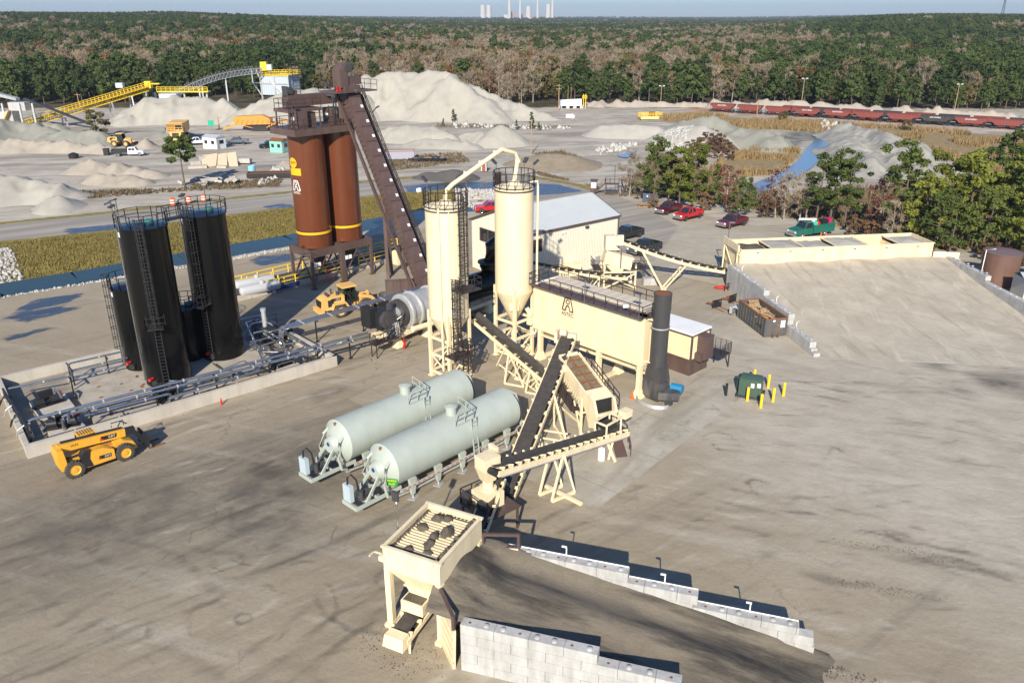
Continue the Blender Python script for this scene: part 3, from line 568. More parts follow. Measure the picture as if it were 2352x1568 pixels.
# ================================================================ TREES
PINE=foliage('pine_needles',(0.036,0.062,0.022),(0.115,0.155,0.045),0.35); PINEY=foliage('sunny_pine_needles',(0.095,0.125,0.024),(0.32,0.33,0.065),0.4)
OLIVE=foliage('olive_leaves',(0.085,0.085,0.030),(0.205,0.18,0.068),0.35); RUSTL=foliage('rust_leaves',(0.12,0.055,0.02),(0.27,0.14,0.04),0.3)
TWIG=foliage('bare_twigs',(0.20,0.152,0.098),(0.42,0.335,0.235),0.2); REDL=foliage('dark_red_leaves',(0.09,0.02,0.022),(0.20,0.05,0.045),0.3); BRUSHL=foliage('brown_brush',(0.10,0.06,0.035),(0.24,0.14,0.075),0.2)
def leaf_quads(r,C,rad,n,size,elong=1.0,upb=0.0):
    C=np.asarray(C); rad=np.asarray(rad); k=r.randint(0,len(C),n) if rad.ndim==1 else r.choice(len(C),n)
    d=r.normal(size=(n,3)); d/=np.linalg.norm(d,axis=1)[:,None]; q=d*(r.rand(n,1)**0.45); 
    rr=rad[k]; rr=rr[:,None]*np.array([1,1,0.72]) if rr.ndim==1 else rr
    p=C[k]+q*rr
    nrm=d+r.normal(size=(n,3))*0.7; nrm[:,2]+=0.4; nrm/=np.linalg.norm(nrm,axis=1)[:,None]
    t=r.normal(size=(n,3)); t[:,2]+=upb; t-=nrm*(t*nrm).sum(1)[:,None]; t/=np.linalg.norm(t,axis=1)[:,None]+1e-9; s=np.cross(nrm,t)
    S=(size*(0.55+0.9*r.rand(n)))[:,None]
    V=np.stack([p-t*S*elong,p+s*S*0.6,p+t*S*elong,p-s*S*0.6],1).reshape(-1,3); return V,np.arange(n*4).reshape(-1,4)
def tree_meshes(kind,seed,h,leaves,size):
    """returns crown mesh, trunk mesh for one tree; base at origin"""
    r=np.random.RandomState(seed); tb=B(); C=[];rad=[]; lean=r.normal(size=2)*0.03*h
    top=Vector((lean[0],lean[1],h*0.93)); mid=Vector((lean[0]*.35+r.normal()*.01*h,lean[1]*.35,h*.45)); r0=h*0.011+0.04
    def trunk_at(z): 
        f=z/h; return Vector((0,0,0)).lerp(mid,min(1,f/.45)) if f<.45 else mid.lerp(top,min(1,(f-.45)/.48))
    m=BARK
    if kind=='pine': lo,hw,nl,m=0.26,0.19,16,BARK
    elif kind=='cone': lo,hw,nl=0.12,0.22,16
    elif kind=='oak': lo,hw,nl=0.14,0.36,16
    elif kind=='bush': lo,hw,nl=0.05,0.5,12
    elif kind=='round': lo,hw,nl=0.52,0.34,16
    else: lo,hw,nl,m=0.16,0.27,16,BARKG
    pts=[(0,0,0),tuple(trunk_at(h*.25)),tuple(mid),tuple(trunk_at(h*.7)),tuple(top)]; rs=[1.2,0.9,.7,.42,.12]
    n=6; vs=[]
    for p,q in zip(pts,rs): vs+=tb.ring(p,(0,0,1),r0*q,n)
    tb.add(vs,[(j*n+i,j*n+(i+1)%n,(j+1)*n+(i+1)%n,(j+1)*n+i) for j in range(4) for i in range(n)])
    for i in range(nl):
        f=lo+(0.97-lo)*((i+r.rand()*.6)/nl); a=i*2.4+r.rand()*.8
        g=(f-lo)/(1-lo)
        if kind=='pine': w_=hw*h*(0.55+0.65*math.sin(math.pi*min(1,g*.75+.2)))*(.6+.6*r.rand())
        elif kind=='cone': w_=hw*h*(1.05-g)*(.7+.5*r.rand())
        elif kind in('oak','bush','round'): w_=hw*h*math.sqrt(max(.05,1-(g*1.5-.62)**2))*(.55+.5*r.rand())
        else: w_=hw*h*(0.7+.5*math.sin(math.pi*g))*(.6+.6*r.rand())
        b0=trunk_at(h*f*0.93); e=b0+Vector((math.cos(a)*w_,math.sin(a)*w_,h*(0.05 if kind!='bare' else .13)*(.5+r.rand())))
        tb.cyl(b0,e,r0*(.42-.25*g),r0*.08,4,False)
        if kind in('bare','rust'):
            for k in range(4):
                q=b0.lerp(e,.35+.6*r.rand()); e2=q+Vector((r.normal()*.07*h,r.normal()*.07*h,h*.06+h*.10*r.rand())); tb.cyl(q,e2,r0*.17,r0*.05,3,False); C.append(tuple(q.lerp(e2,.6))); rad.append(h*.065)
        else:
            sub=3 if leaves>2500 and kind!='bush' else 1
            for _k in range(sub-1):
                q=b0.lerp(e,.3+.7*r.rand())+Vector((r.normal()*.05*h,r.normal()*.05*h,r.normal()*.03*h)); tb.cyl(b0.lerp(e,.4),q,r0*.14,r0*.04,3,False); C.append(tuple(q)); rad.append(h*.05*(.7+.6*r.rand()))
            C.append(tuple(e*0.8+b0*0.2)); rad.append((.55 if sub>1 else 1.0)*h*(0.085 if kind in('pine','cone') else .12)*(0.8+.5*r.rand())*(1-.35*g if kind=='cone' else 1))
            if kind in('oak','bush','round') or i%2: C.append(tuple(b0*.5+e*.5+Vector((0,0,.03*h)))); rad.append(h*(.08 if sub==1 else .045))
    C.append(tuple(top)); rad.append(h*.06)
    mm={'pine':PINE,'cone':PINE,'oak':OLIVE,'rust':RUSTL,'bare':TWIG,'bush':BRUSHL,'round':PINE}[kind]
    if kind=='bare': V,F=leaf_quads(r,C,rad,int(leaves*.75),size*1.3,1.5,1.6); V=V.reshape(-1,4,3); c=V.mean(1,keepdims=True); s=V[:,1:2]-V[:,3:4]; V[:,1:2]-=s*.40; V[:,3:4]+=s*.40; V=V.reshape(-1,3)
    else: V,F=leaf_quads(r,C,rad,leaves,size,1.15 if kind!='pine' else 1.35)
    return npmesh('crown',V,F,mm),tb.mesh('trunk',m)
PROT={}; PINEF=foliage('fresh_pine_needles',(0.055,0.085,0.026),(0.17,0.205,0.055),0.4); BRUSHL2=foliage('warm_brown_twigs',(0.19,0.122,0.07),(0.36,0.25,0.148),0.2)
def proto(key,kind,seed,h,leaves,size,m=None):
    c,t=tree_meshes(kind,seed,h,leaves,size)
    if m: c.materials[0]=m
    PROT[key]=(c,t,h); return PROT[key]
for i in range(3):
    proto(('pine',i),'pine',10+i,17,750,0.62); proto(('bare',i),'bare',20+i,16,900,0.50); proto(('oak',i),'oak',30+i,15,850,0.62)
proto(('bareb',0),'bare',24,15,1000,0.45,BRUSHL2); proto(('bareb',1),'bare',25,13,900,0.42,BRUSHL2); proto(('rust',0),'rust',40,16,700,0.5); proto(('rust',1),'rust',41,14,600,0.5); proto(('cone',0),'cone',44,14,700,0.55)
def plant(key,x,y,rz,s,name,label,cat,group,z=None,crown=None):
    c,t,h=PROT[key]; e=bpy.data.objects.new(name,None); COL.objects.link(e); e.location=(x,y,gheight(x,y)-.05 if z is None else z); e.rotation_euler=(0,0,rz); e.scale=(s,)*3; e.empty_display_size=.3
    tag(e,label,cat,group); link('crown',crown or c,e); link('trunk',t,e); return e
# ---- the near rows of the forest, tree by tree
NAMES={'pine':('pine_tree','dark green pine in the forest edge beyond the quarry','pine trees of the forest edge'),'cone':('pine_tree','dark green pine in the forest edge beyond the quarry','pine trees of the forest edge'),
 'bare':('bare_tree','grey leafless tree in the forest edge beyond the quarry','leafless trees of the forest edge'),'bareb':('bare_tree','warm brown leafless tree in the forest edge beyond the quarry','brown leafless trees of the forest edge'),'oak':('oak_tree','olive brown leafy tree in the forest edge beyond the quarry','leafy trees of the forest edge'),'rust':('autumn_tree','rust orange autumn tree in the forest edge beyond the quarry','autumn trees of the forest edge')}
r=np.random.RandomState(77)
def pick(x,y,r):
    a=math.atan2(x,y); q=r.rand(); nz=float(fbm(x/120+3,y/85+8,3)); d=math.hypot(x,y)
    green=0.30+3.4*(0.47-nz)
    if d>850: green+=0.28
    if y>1500: green+=0.22
    if a<-0.22: green+=0.22
    if a>0.33: green+=0.40
    if d<365 and a>0.06: green=0.86
    if d<365 and -0.42<a<-0.16: green=0.62
    if -.13<a<.28 and 365<d<1100: green-=.22
    if q<green: return ('pine',r.randint(3)) if r.rand()<.8 else ('cone',0)
    t=r.rand()
    if t<0.34: return ('bare',r.randint(3))
    if t<0.60: return ('bareb',r.randint(2))
    if t<0.93: return ('oak',r.randint(3))
    return ('rust',r.randint(2))
def edge_y(x): return 322-0.02*abs(x)+9*math.sin(x/37)+5*math.sin(x/13) - (0 if x<110 else 0.10*(x-110)) + (40 if -130<x<-20 else 0)
near=[]
x=-262.0
NEAR_N=215
while len(near)<NEAR_N and x<262:
    for row in range(3): near.append((x+r.normal()*2.2,edge_y(x)+row*7+r.normal()*2))
    x+=7.2
for i,(x,y) in enumerate(near[:NEAR_N]):
    k=pick(x,y,r); n_,l_,g_=NAMES[k[0]]; plant(k,x,y,r.rand()*6.28,0.52+0.42*r.rand(),n_,l_,k[0] if 0 else 'tree',g_)
# ---- the rest of the forest reads as one mass: instanced
def candidates():
    out=[]
    y=330.0
    while y<1500:
        st=5.6+ (y-330)*0.0050; xm=0.70*y+60
        n=int(2*xm/st); xx=-xm+st*np.arange(n)+r.normal(size=n)*st*.33; yy=y+r.normal(size=n)*st*.33; out.append(np.stack([xx,yy,np.full(n,1.0)],1)); y+=st
    while y<9000:
        st=12+(y-1500)*0.016; xm=0.68*y+60
        n=int(2*xm/st); xx=-xm+st*np.arange(n)+r.normal(size=n)*st*.33; yy=y+r.normal(size=n)*st*.33; out.append(np.stack([xx,yy,np.full(n,min(2.2,st/9.5))],1)); y+=st
    return np.concatenate(out)
cand=candidates(); keep=[];kinds=[];keys=sorted(PROT)
nxy=np.array(near[:NEAR_N])
for x,y,s in cand:
    if y<edge_y(x)+20 and abs(x)<264: continue
    if y<edge_y(x)-4: continue
    k=pick(x,y,r); keep.append((x,y,gheight(x,y)-.1,s)); kinds.append(keys.index(k))
keep=np.array(keep); me=bpy.data.meshes.new('forest'); me.vertices.add(len(keep)); me.vertices.foreach_set('co',keep[:,:3].astype(np.float32).ravel())
for n_,ty,val in(('kind_index','INT',np.array(kinds,np.int32)),('turn','FLOAT',(r.rand(len(keep))*6.28).astype(np.float32)),('size','FLOAT',(keep[:,3]*(0.52+0.58*r.rand(len(keep)))).astype(np.float32))):
    a=me.attributes.new(n_,ty,'POINT'); a.data.foreach_set('value',val)
FOR=tag(link('forest',me),'mixed pine and leafless forest stretching behind the quarry to the horizon','forest',kind='stuff')
pc=bpy.data.collections.new('forest_tree_kinds')
for i,k in enumerate(keys):
    c,t,h=PROT[k]; V=[];  # crown and trunk merged into one mesh with two materials
    m2=c.copy(); m2.materials.append(t.materials[0]); bm=bmesh.new(); bm.from_mesh(m2); n0=len(bm.faces); bm.from_mesh(t); bm.faces.ensure_lookup_table()
    for f in bm.faces[n0:]: f.material_index=1
    bm.to_mesh(m2); bm.free(); o=bpy.data.objects.new('forest_tree_%02d'%i,m2); pc.objects.link(o)
gt=bpy.data.node_groups.new('forest_scatter','GeometryNodeTree'); gt.interface.new_socket('Geometry',in_out='INPUT',socket_type='NodeSocketGeometry'); gt.interface.new_socket('Geometry',in_out='OUTPUT',socket_type='NodeSocketGeometry'); gt.is_modifier=True
gi=gt.nodes.new('NodeGroupInput'); go=gt.nodes.new('NodeGroupOutput'); ip=gt.nodes.new('GeometryNodeInstanceOnPoints'); ci=gt.nodes.new('GeometryNodeCollectionInfo'); ci.inputs['Collection'].default_value=pc; ci.inputs['Separate Children'].default_value=True; ci.inputs['Reset Children'].default_value=True
def na(n_,ty):
    q=gt.nodes.new('GeometryNodeInputNamedAttribute'); q.data_type=ty; q.inputs['Name'].default_value=n_; return q.outputs['Attribute']
cx=gt.nodes.new('ShaderNodeCombineXYZ')
lk(gt,gi.outputs[0],ip.inputs['Points']); lk(gt,ci.outputs[0],ip.inputs['Instance']); ip.inputs['Pick Instance'].default_value=True; pass
lk(gt,na('kind_index','INT'),ip.inputs['Instance Index']); lk(gt,na('turn','FLOAT'),cx.inputs[2])
er=gt.nodes.new('FunctionNodeEulerToRotation'); lk(gt,cx.outputs[0],er.inputs[0]); lk(gt,er.outputs[0],ip.inputs['Rotation']); sz=na('size','FLOAT'); mnn=gt.nodes.new('ShaderNodeMath'); mnn.operation='MINIMUM'; mnn.inputs[1].default_value=1.05; lk(gt,sz,mnn.inputs[0]); c3=gt.nodes.new('ShaderNodeCombineXYZ'); lk(gt,sz,c3.inputs[0]); lk(gt,sz,c3.inputs[1]); lk(gt,mnn.outputs[0],c3.inputs[2]); lk(gt,c3.outputs[0],ip.inputs['Scale']); lk(gt,ip.outputs[0],go.inputs[0])
md=FOR.modifiers.new('scatter','NODES'); md.node_group=gt
print('forest trees',len(keep))
# ---- trees of the belt between car park and creek, and the strays
for i in range(2):
    proto(('bigpine',i),'pine',60+i,15,2700,0.25,PINEF); proto(('yellowpine',i),'oak',64+i,13,5000,0.22,PINEY); proto(('smallpine',i),'cone',68+i,9,2600,0.2,PINEF)
    proto(('redtree',i),'rust',72+i,10,900,0.17,REDL); proto(('brush',i),'bush',76+i,5,2600,0.15); proto(('belt_bare',i),'bare',80+i,10,1700,0.26); proto(('leafy',i),'oak',84+i,11,3400,0.2,PINEF)
proto(('lonepine',0),'round',91,9,4200,0.2); proto(('yardbush',0),'bush',95,6,3000,0.2,OLIVE)
belt=[('bigpine',0,1500,470,1.0),('yellowpine',0,1560,474,1.0),('yellowpine',1,1590,470,1.05),('smallpine',0,1640,478,1.25),('leafy',0,1535,462,.95),('smallpine',1,1720,484,.8),('leafy',1,1700,497,.75),('redtree',0,1668,486,.95),('redtree',1,1780,500,1.0),('belt_bare',0,1445,455,.95),('belt_bare',1,1478,458,.8),
 ('bigpine',1,1872,520,1.15),('bigpine',0,1905,512,1.2),('bigpine',1,1938,522,1.1),('redtree',1,2010,540,1.05),('redtree',0,1850,508,.8),('bigpine',0,2062,560,1.5),('yellowpine',1,2110,575,1.25),('yellowpine',0,2150,560,1.5),('yellowpine',1,2215,555,1.55),('leafy',0,2180,580,1.1),('leafy',1,2250,585,1.3),
 ('yellowpine',0,2300,560,1.5),('leafy',0,2330,570,1.5),('bigpine',1,2290,520,1.5),('leafy',1,2230,500,1.4),('yellowpine',1,2350,600,1.2),('belt_bare',0,1800,505,.9),('belt_bare',1,1835,512,.9),('belt_bare',1,2045,570,.8),('brush',0,1620,484,.8),('brush',1,1760,500,.8),('brush',0,1960,540,.8),('brush',1,2000,550,.8),('brush',0,2080,580,.7),
 ('yellowpine',0,2390,540,1.5),('leafy',0,2400,480,1.4),('yellowpine',1,2330,480,1.3),('bigpine',0,2140,600,.85),('brush',1,2330,615,.9),('brush',0,2270,600,.8),('leafy',1,2380,640,.9),('brush',1,1500,478,.6),('brush',0,1680,492,.6)]
BL={'bigpine':('pine_tree','tall open pine with dark tufted crown','tree'),'yellowpine':('leafy_tree','broad yellow green tree','tree'),'smallpine':('pine_tree','small pointed green pine','tree'),'leafy':('leafy_tree','dense dark green tree','tree'),'redtree':('autumn_tree','thin tree with sparse dark red leaves','tree'),'belt_bare':('bare_tree','leafless grey brown sapling','tree'),'brush':('shrub','low brown brush','shrub')}
def where(u):
    return 'left of the blue dumpster by the car park' if u<1485 else 'behind the blue dumpster and parked red trucks' if u<1610 else 'behind the space between red trucks and maroon truck' if u<1700 else 'behind the parked maroon pickup truck' if u<1790 else 'behind the green service truck' if u<1950 else 'behind the left half of the cold feed bins' if u<2055 else 'behind the right end of the cold feed bins' if u<2170 else 'above the brown round tank at the right edge' if u<2290 else 'in the far right corner of the tree belt'
for k,i,u,v,s in belt:
    p=P(u,v); n_,l_,c_=BL[k]; plant((k,i),p.x,p.y,u*.7,s*(.72 if s>1.05 else .86),n_,l_+' '+where(u),c_,'trees of the belt beside the car park' if c_=='tree' else 'brush of the belt beside the car park')
p=P(425,430); plant(('lonepine',0),p.x,p.y,1,1.2,'pine_tree','lone round topped pine beside the road left of the brown silos','tree',None)
p=P(225,316); plant(('yardbush',0),p.x,p.y,1,1.3,'bush','dark scrubby bush standing under the yellow quarry conveyor','bush',None)
for i,(u,v,s) in enumerate(((1042,282,.5),(1018,291,.3),(1186,300,.35),(1222,297,.6),(1238,300,.3))):
    p=P(u,v); plant(('smallpine',i%2),p.x,p.y,u,s,'pine_tree','small young pine in front of the great stone pile, '+('leftmost pair' if u<1100 else 'right hand cluster'),'tree','young pines before the great pile')
for u,v,s in((1600,352,.75),(1622,338,.8),(1645,345,.85),(1668,352,.7),(1610,330,.7),(1634,326,.75),(1655,335,.7),(1620,362,.8),(1650,366,.7),(1590,368,.7),(1580,352,.6),(1636,352,.8),(1676,366,.6),(1605,345,.7)):
    p=P(u,v); plant(('brush',int(u)%2),p.x,p.y,u,s,'shrub','reddish brown brush covering the mound beside the white rock pile','shrub','brush on the mound')
for u,v,s in((1800,280,.9),(1795,282,.7),(2080,300,.8)):
    p=P(u,v); plant(('yardbush',0),p.x,p.y,u,s*.7,'bush','green bush among the reeds below the red railcars','bush','bushes in the reeds')
# ================================================================ BLACK TANK FARM
CA=R(41); CO=Vector((-37.8,54.4,0))
ct=Thing('containment_wall','low concrete containment wall round the black asphalt tanks','wall',CO,CA)
b=B()
for a,c in(((0,0),(26.9,0)),((26.9,0),(26.3,15.6)),((26.3,15.6),(0.9,15.9)),((0.9,15.9),(0,0))):
    a=Vector((*a,.55)); c=Vector((*c,.55)); d=(c-a).normalized()*.18; b.bar(a-d*.98,c+d*.98 if a.y<1 and c.y<1 else c-d*1.02,.36,1.1)
ct.part('wall',b,CONC)
ct.part('floor',B().slab([(.3,.3),(26.6,.3),(26.1,15.4),(1.1,15.6)],0.0,0.12),mat('stained_concrete',(0.27,0.235,0.185),0.9,0,.2,.6,dirt=(.16,.14,.11),damt=.7))
ct.part('tank_pad',B().slab([(5.2,1.0),(13.2,.9),(22.5,3.2),(22.5,13.6),(6.0,13.8)],0.12,0.55),mat('stained_pad',(.40,.355,.29),.9,0,.2,.8,dirt=(.22,.19,.15),damt=.65,dscale=.9))
for q,s in(((3.4,7.6),(2.8,3.4)),((3.2,2.3),(2.6,2.4)),((22.6,2.0),(2.4,1.6))): ct.part('plinth',B().box((*q,.4),(*s,.56)),CONC)
r_=random.Random(4); b=B()
for i in range(16): b.box((5.9+r_.random()*5.5,1.6+r_.random()*9,.554),(.32,.26,.012),r_.random())
ct.part('anchor_plate',b,RUST)
def black_tank(x,y,d,h,label,full=True,lad=-1.2,lights=()):
    p=CO+Matrix.Rotation(CA,3,'Z')@Vector((x,y,.55)); t=Thing('storage_tank',label,'tank',p,0,'black asphalt storage tanks')
    rd=d/2; t.part('shell',B().lathe((0,0,0),[(rd,0),(rd,h)],48),BLACKT)
    b=B().lathe((0,0,h),[(rd+.10,-.02),(rd+.10,.10),(rd*.2,.28),(0.01,.3)],32); t.part('roof',b,BLACKT)
    b=B(); pr=[]
    for i in range(12): a=2*math.pi*i/12; pr.append((math.cos(a)*(rd+.15),math.sin(a)*(rd+.15),h+.1))
    t.part('railing',railing(b,pr,1.15,1.3,.03,True),BLACK)
    a=lad; o=Vector((math.cos(a),math.sin(a),0)); f=o*(rd+.28)
    t.part('ladder',ladder(B(),f+Vector((0,0,.3)),f+Vector((0,0,h+1.1)),o,.5,.028),BLACK)
    t.part('ladder_cage',cage(B(),f+Vector((0,0,h*.42 if full else 1.8)),f+Vector((0,0,h+1.1)),o,.38,1.0,.02),BLACK)
    if full:
        q=f+Vector((0,0,h*.42)); b=B().box(q+o*.35,(1.5,1.3,.07),a); sd=Vector((-o.y,o.x,0))
        railing(b,[q+sd*.75,q+sd*.75+o*.95,q-sd*.75+o*.95,q-sd*.75],1.05,.8,.025); t.part('rest_platform',b,BLACK)
    a=R(195); q=Vector((math.cos(a),math.sin(a),0))*(rd+.09); t.part('level_pipe',B().tube([q+Vector((0,0,.1)),q+Vector((0,0,h-.1))],.075,8),GALV)
    t.part('manway',B().lathe((.5,.3,h+.2),[(.38,0),(.38,.28),(.42,.3),(.1,.36)],16),mat('teal_hatch',(.03,.16,.15),.5) if 'teal_hatch' not in bpy.data.materials else bpy.data.materials['teal_hatch'])
    a=R(252); q=Vector((math.cos(a),math.sin(a),0)); t.part('valve',B().cyl(q*(rd-.05)+Vector((0,0,.9)),q*(rd+.45)+Vector((0,0,.9)),.14,n=12),RED)
    a=R(262); q=Vector((math.cos(a),math.sin(a),0)); t.part('drain_flange',B().cyl(q*(rd-.05)+Vector((0,0,.55)),q*(rd+.3)+Vector((0,0,.55)),.3,n=16),BLACK)
    a=R(222); t.part('sign_plate',B().box(Vector((math.cos(a),math.sin(a),0))*(rd+.02)+Vector((0,0,h-.45)),(.03,.32,.42),a),WHITE)
    for a in lights:
        q=Vector((math.cos(a),math.sin(a),0))*(rd+.12); l=link('flood_light',B().tube([q+Vector((0,0,h)),q+Vector((0,0,h+2.2))],.045,6).mesh('flood_light',GALV),t.e)
        dr=Vector((math.cos(a),math.sin(a),-.35)).normalized(); link('lamp_head',B().bar(q+Vector((0,0,h+2.25))+dr*.0,q+Vector((0,0,h+2.25))+dr*.55,.42,.12).mesh('lamp_head',DKGREY),l)
    return t
tA=black_tank(13.1,6.4,4.0,14.6,'tall black tank at the front of the tank farm with caged ladder',True,R(-72),(R(200),R(170),R(235)))
tB=black_tank(19.4,9.0,4.0,14.3,'tall black tank at the back right, nearer the brown silos',True,R(-100),(R(100),R(250)))
black_tank(12.4,11.4,3.2,8.0,'short black tank half hidden behind the front tall tank',False,R(180))
black_tank(16.6,10.2,2.6,5.2,'short black tank in the gap between the two tall tanks',False,R(250))
b=B(); a_=tA.e.location+Vector((0,0,14.7)); c_=tB.e.location+Vector((0,0,14.4)); d_=(c_-a_).normalized(); a_=a_+d_*2.1; c_=c_-d_*2.1; s_=Vector((-d_.y,d_.x,0))
wk=Thing('walkway','black gangway bridging the tops of the two tall tanks','walkway',(a_.x,a_.y,a_.z))
wk.part('deck',B().bar(a_,c_,.9,.12),BLACK,w=True)
for s in(-1,1): railing(b,[a_+s_*.45*s,c_+s_*.45*s],1.15,1.2,.03)
wk.part('railing',b,BLACK,w=True)
# ---------------------------------------------------------------- pipework (local frame of the containment)
def pipes(name,label,runs,r,posts=(),m=None,cat='pipes',fl=True):
    t=Thing(name,label,cat,CO+Matrix.Rotation(CA,3,'Z')@Vector((runs[0][0][0],runs[0][0][1],0)),CA)
    o=Vector((runs[0][0][0],runs[0][0][1],0))
    for q in runs:
        q=[Vector(p)-o for p in q]; rr=[q[0]]
        for i in range(1,len(q)-1):
            d1=(q[i]-q[i-1]); d2=(q[i+1]-q[i]); k=min(.28,d1.length*.4,d2.length*.4); a,c=q[i]-d1.normalized()*k,q[i]+d2.normalized()*k
            rr+=[a,a.lerp(q[i],.5).lerp(q[i].lerp(c,.5),.42),c]
        rr.append(q[-1]); pp=t.part('pipe',B().tube(rr,r,10),m or GALV)
        if fl:
            fb=B()
            for a,c in zip(q[:-1],q[1:]):
                n=int((c-a).length/3.2)
                for i in range(n): p=a.lerp(c,(i+.7)/(n+.3)); fb.cyl(p-(c-a).normalized()*.06,p+(c-a).normalized()*.06,r*1.35,n=10)
            if fb.v: link('band',fb.mesh('band',SILVER),pp)
    for px,py,h in posts:
        p=Vector((px,py,0))-o; t.part('support_post',B().box((p.x,p.y,h/2),(.12,.12,h)).box((p.x,p.y,h-.05),(.1,1.2,.1)).box((p.x,p.y,.03),(.34,.34,.06)),BLACK)
    return t
pipes('pipe_run','three bright insulated pipes running along the front of the tank farm to the drum',[[(.7,2.0,.6),(.7,2.0,2.2),(31.2,.6,2.2)],[(3.0,1.6,.6),(3.0,1.6,1.95),(31.2,.15,1.95)],[(11.0,.35,.7),(11.0,.35,1.45),(19.5,.6,1.45),(19.5,1.8,1.45)],[(11.4,3.2,.8),(11.4,.9,.8),(11.4,.9,1.6),(4.6,1.25,1.6)]],.13,[(5,1.2,2.0),(10.3,1.2,2.0),(15.5,1.0,2.0),(20.5,.8,2.0),(25.5,.7,2.0),(29,.6,2.0)])
pipes('pipe_run','four parallel silver pipes sloping from the manifold up to the drum dryer',[[(24.3,5.6,.7),(24.6,7.2-i*.2,.8),(24.9,7.5-i*.3,2.4),(41.5,6.2-i*.3,3.5)] for i in range(4)],.085,[(28.6,6.8,2.5),(34.0,6.3,2.9)])
pipes('pipe_rack','bent grey pipe on black frames at the back left of the tank farm',[[(1.0,11.6,1.45),(6.0,10.4,1.6),(6.0,11.6,2.4),(10.9,11.3,2.4)],[(6.1,11.0,1.9),(10.9,10.8,1.9)],[(6.1,11.0,1.2),(10.9,10.8,1.2)]],.09,[(6.0,10.6,2.2),(6.0,11.7,2.3),(9.2,11.4,2.3),(5.6,9.6,1.7)])
pipes('pipe_manifold','crowded maze of silver pipes right of the tall tanks',[[(20.5,2.2,1.1),(20.5,2.2,1.9),(23.4,12.4,1.9),(25.3,12.4,1.9),(25.3,12.4,1.0)],[(21.8,5.2,.6),(21.8,5.2,1.9),(24.0,5.4,1.9),(24.0,8.8,1.9),(22.6,9.0,1.9),(22.6,9.0,.6)],[(22.8,3.2,.6),(22.8,3.2,1.6),(21.3,4.6,1.6),(21.3,7.0,1.6),(22.6,7.2,1.6)],[(23.2,4.5,.5),(23.2,4.5,2.1),(23.2,7.8,2.1),(25.6,7.6,2.1)],[(23.6,4.2,.5),(23.6,4.2,1.8),(25.2,4.0,1.8),(25.2,2.2,1.8),(25.2,2.2,.5)],[(24.0,3.8,.5),(24.0,3.8,1.5),(22.0,3.4,1.5)],[(25.8,10.5,1.4),(25.8,3.0,1.4),(26.6,1.6,1.4),(28.2,.6,2.0)],[(21.6,1.6,.5),(21.6,1.6,1.1),(23.4,1.6,1.1),(23.4,1.6,.5)],[(22.2,2.4,.5),(22.2,2.4,1.3),(24.2,2.4,1.3),(24.2,1.2,1.3),(24.2,1.2,.5)]],.085,[(22.2,6.4,1.8),(22.9,9.6,1.8),(24.2,12.2,1.8)])
pipes('pipe_manifold','silver valve piping crowded round the feet of the tall black tanks',[[(10.6,3.6,.8),(12.2,3.6,.9),(12.2,1.4,.9),(12.2,1.4,1.9)],[(14.6,3.4,.8),(14.6,2.6,1.5),(17.5,2.6,1.5),(17.5,1.6,1.5)],[(17.4,6.6,.8),(17.4,4.6,.8),(19.6,4.4,1.2),(19.6,2.0,1.2)],[(21.4,7.6,.8),(22.0,6.6,1.6),(22.0,4.0,1.6)],[(15.8,3.2,.7),(16.2,1.9,.9),(18.8,1.9,.9),(20.6,2.6,.9)],[(21.6,10.2,1.0),(23.2,10.4,2.4),(24.6,10.2,2.4),(24.6,8.4,2.4)],[(22.0,8.6,1.2),(25.8,8.2,1.2),(25.8,5.2,1.2)],[(23.0,11.2,.9),(25.9,11.0,.9),(25.9,13.2,2.0),(22.6,13.4,2.0)]],.075,[(12.2,2.4,1.2),(17.5,2.1,1.4),(23.2,10.4,2.3),(22.6,13.4,1.9)])
pipes('pipe_run','thin black steam lines along the inside of the front containment wall',[[(1.2,.7,.9),(26.0,.6,.9)],[(1.2,.9,.65),(26.0,.85,.65)],[(6.0,3.4,.9),(10.4,3.2,.9),(10.4,1.2,1.0)]],.045,[(7.5,.75,.9),(13.5,.75,.9),(19.5,.75,.9)],BLACK)
def loc2w(x,y,z=0): return CO+Matrix.Rotation(CA,3,'Z')@Vector((x,y,z))
h=Thing('oil_heater','round black hot oil heater with grey chimney behind the pipe maze','heater',loc2w(25.0,9.6,.12),CA)
h.part('body',B().cyl((-1.2,0,1.0),(1.4,0,1.0),.85,n=24).box((0,0,.15),(2.6,1.2,.3)),BLACK); h.part('chimney',B().cyl((-.6,.3,1.5),(-.6,.3,3.6),.24,n=16).cyl((-.6,.3,3.55),(-.6,.3,3.8),.3,n=16),SILVER); h.part('control_box',B().box((1.7,-.5,1.1),(.3,.8,1.0)),BLACK); h.part('access_stair',railing(B().box((.2,1.6,1.2),(2.6,.8,.06)),[(-1.1,1.2,1.2),(-1.1,2.0,1.2),(1.5,2.0,1.2)],1.0,.9,.025).box((-1.5,1.6,.6),(.9,.8,.06)),BLACK)
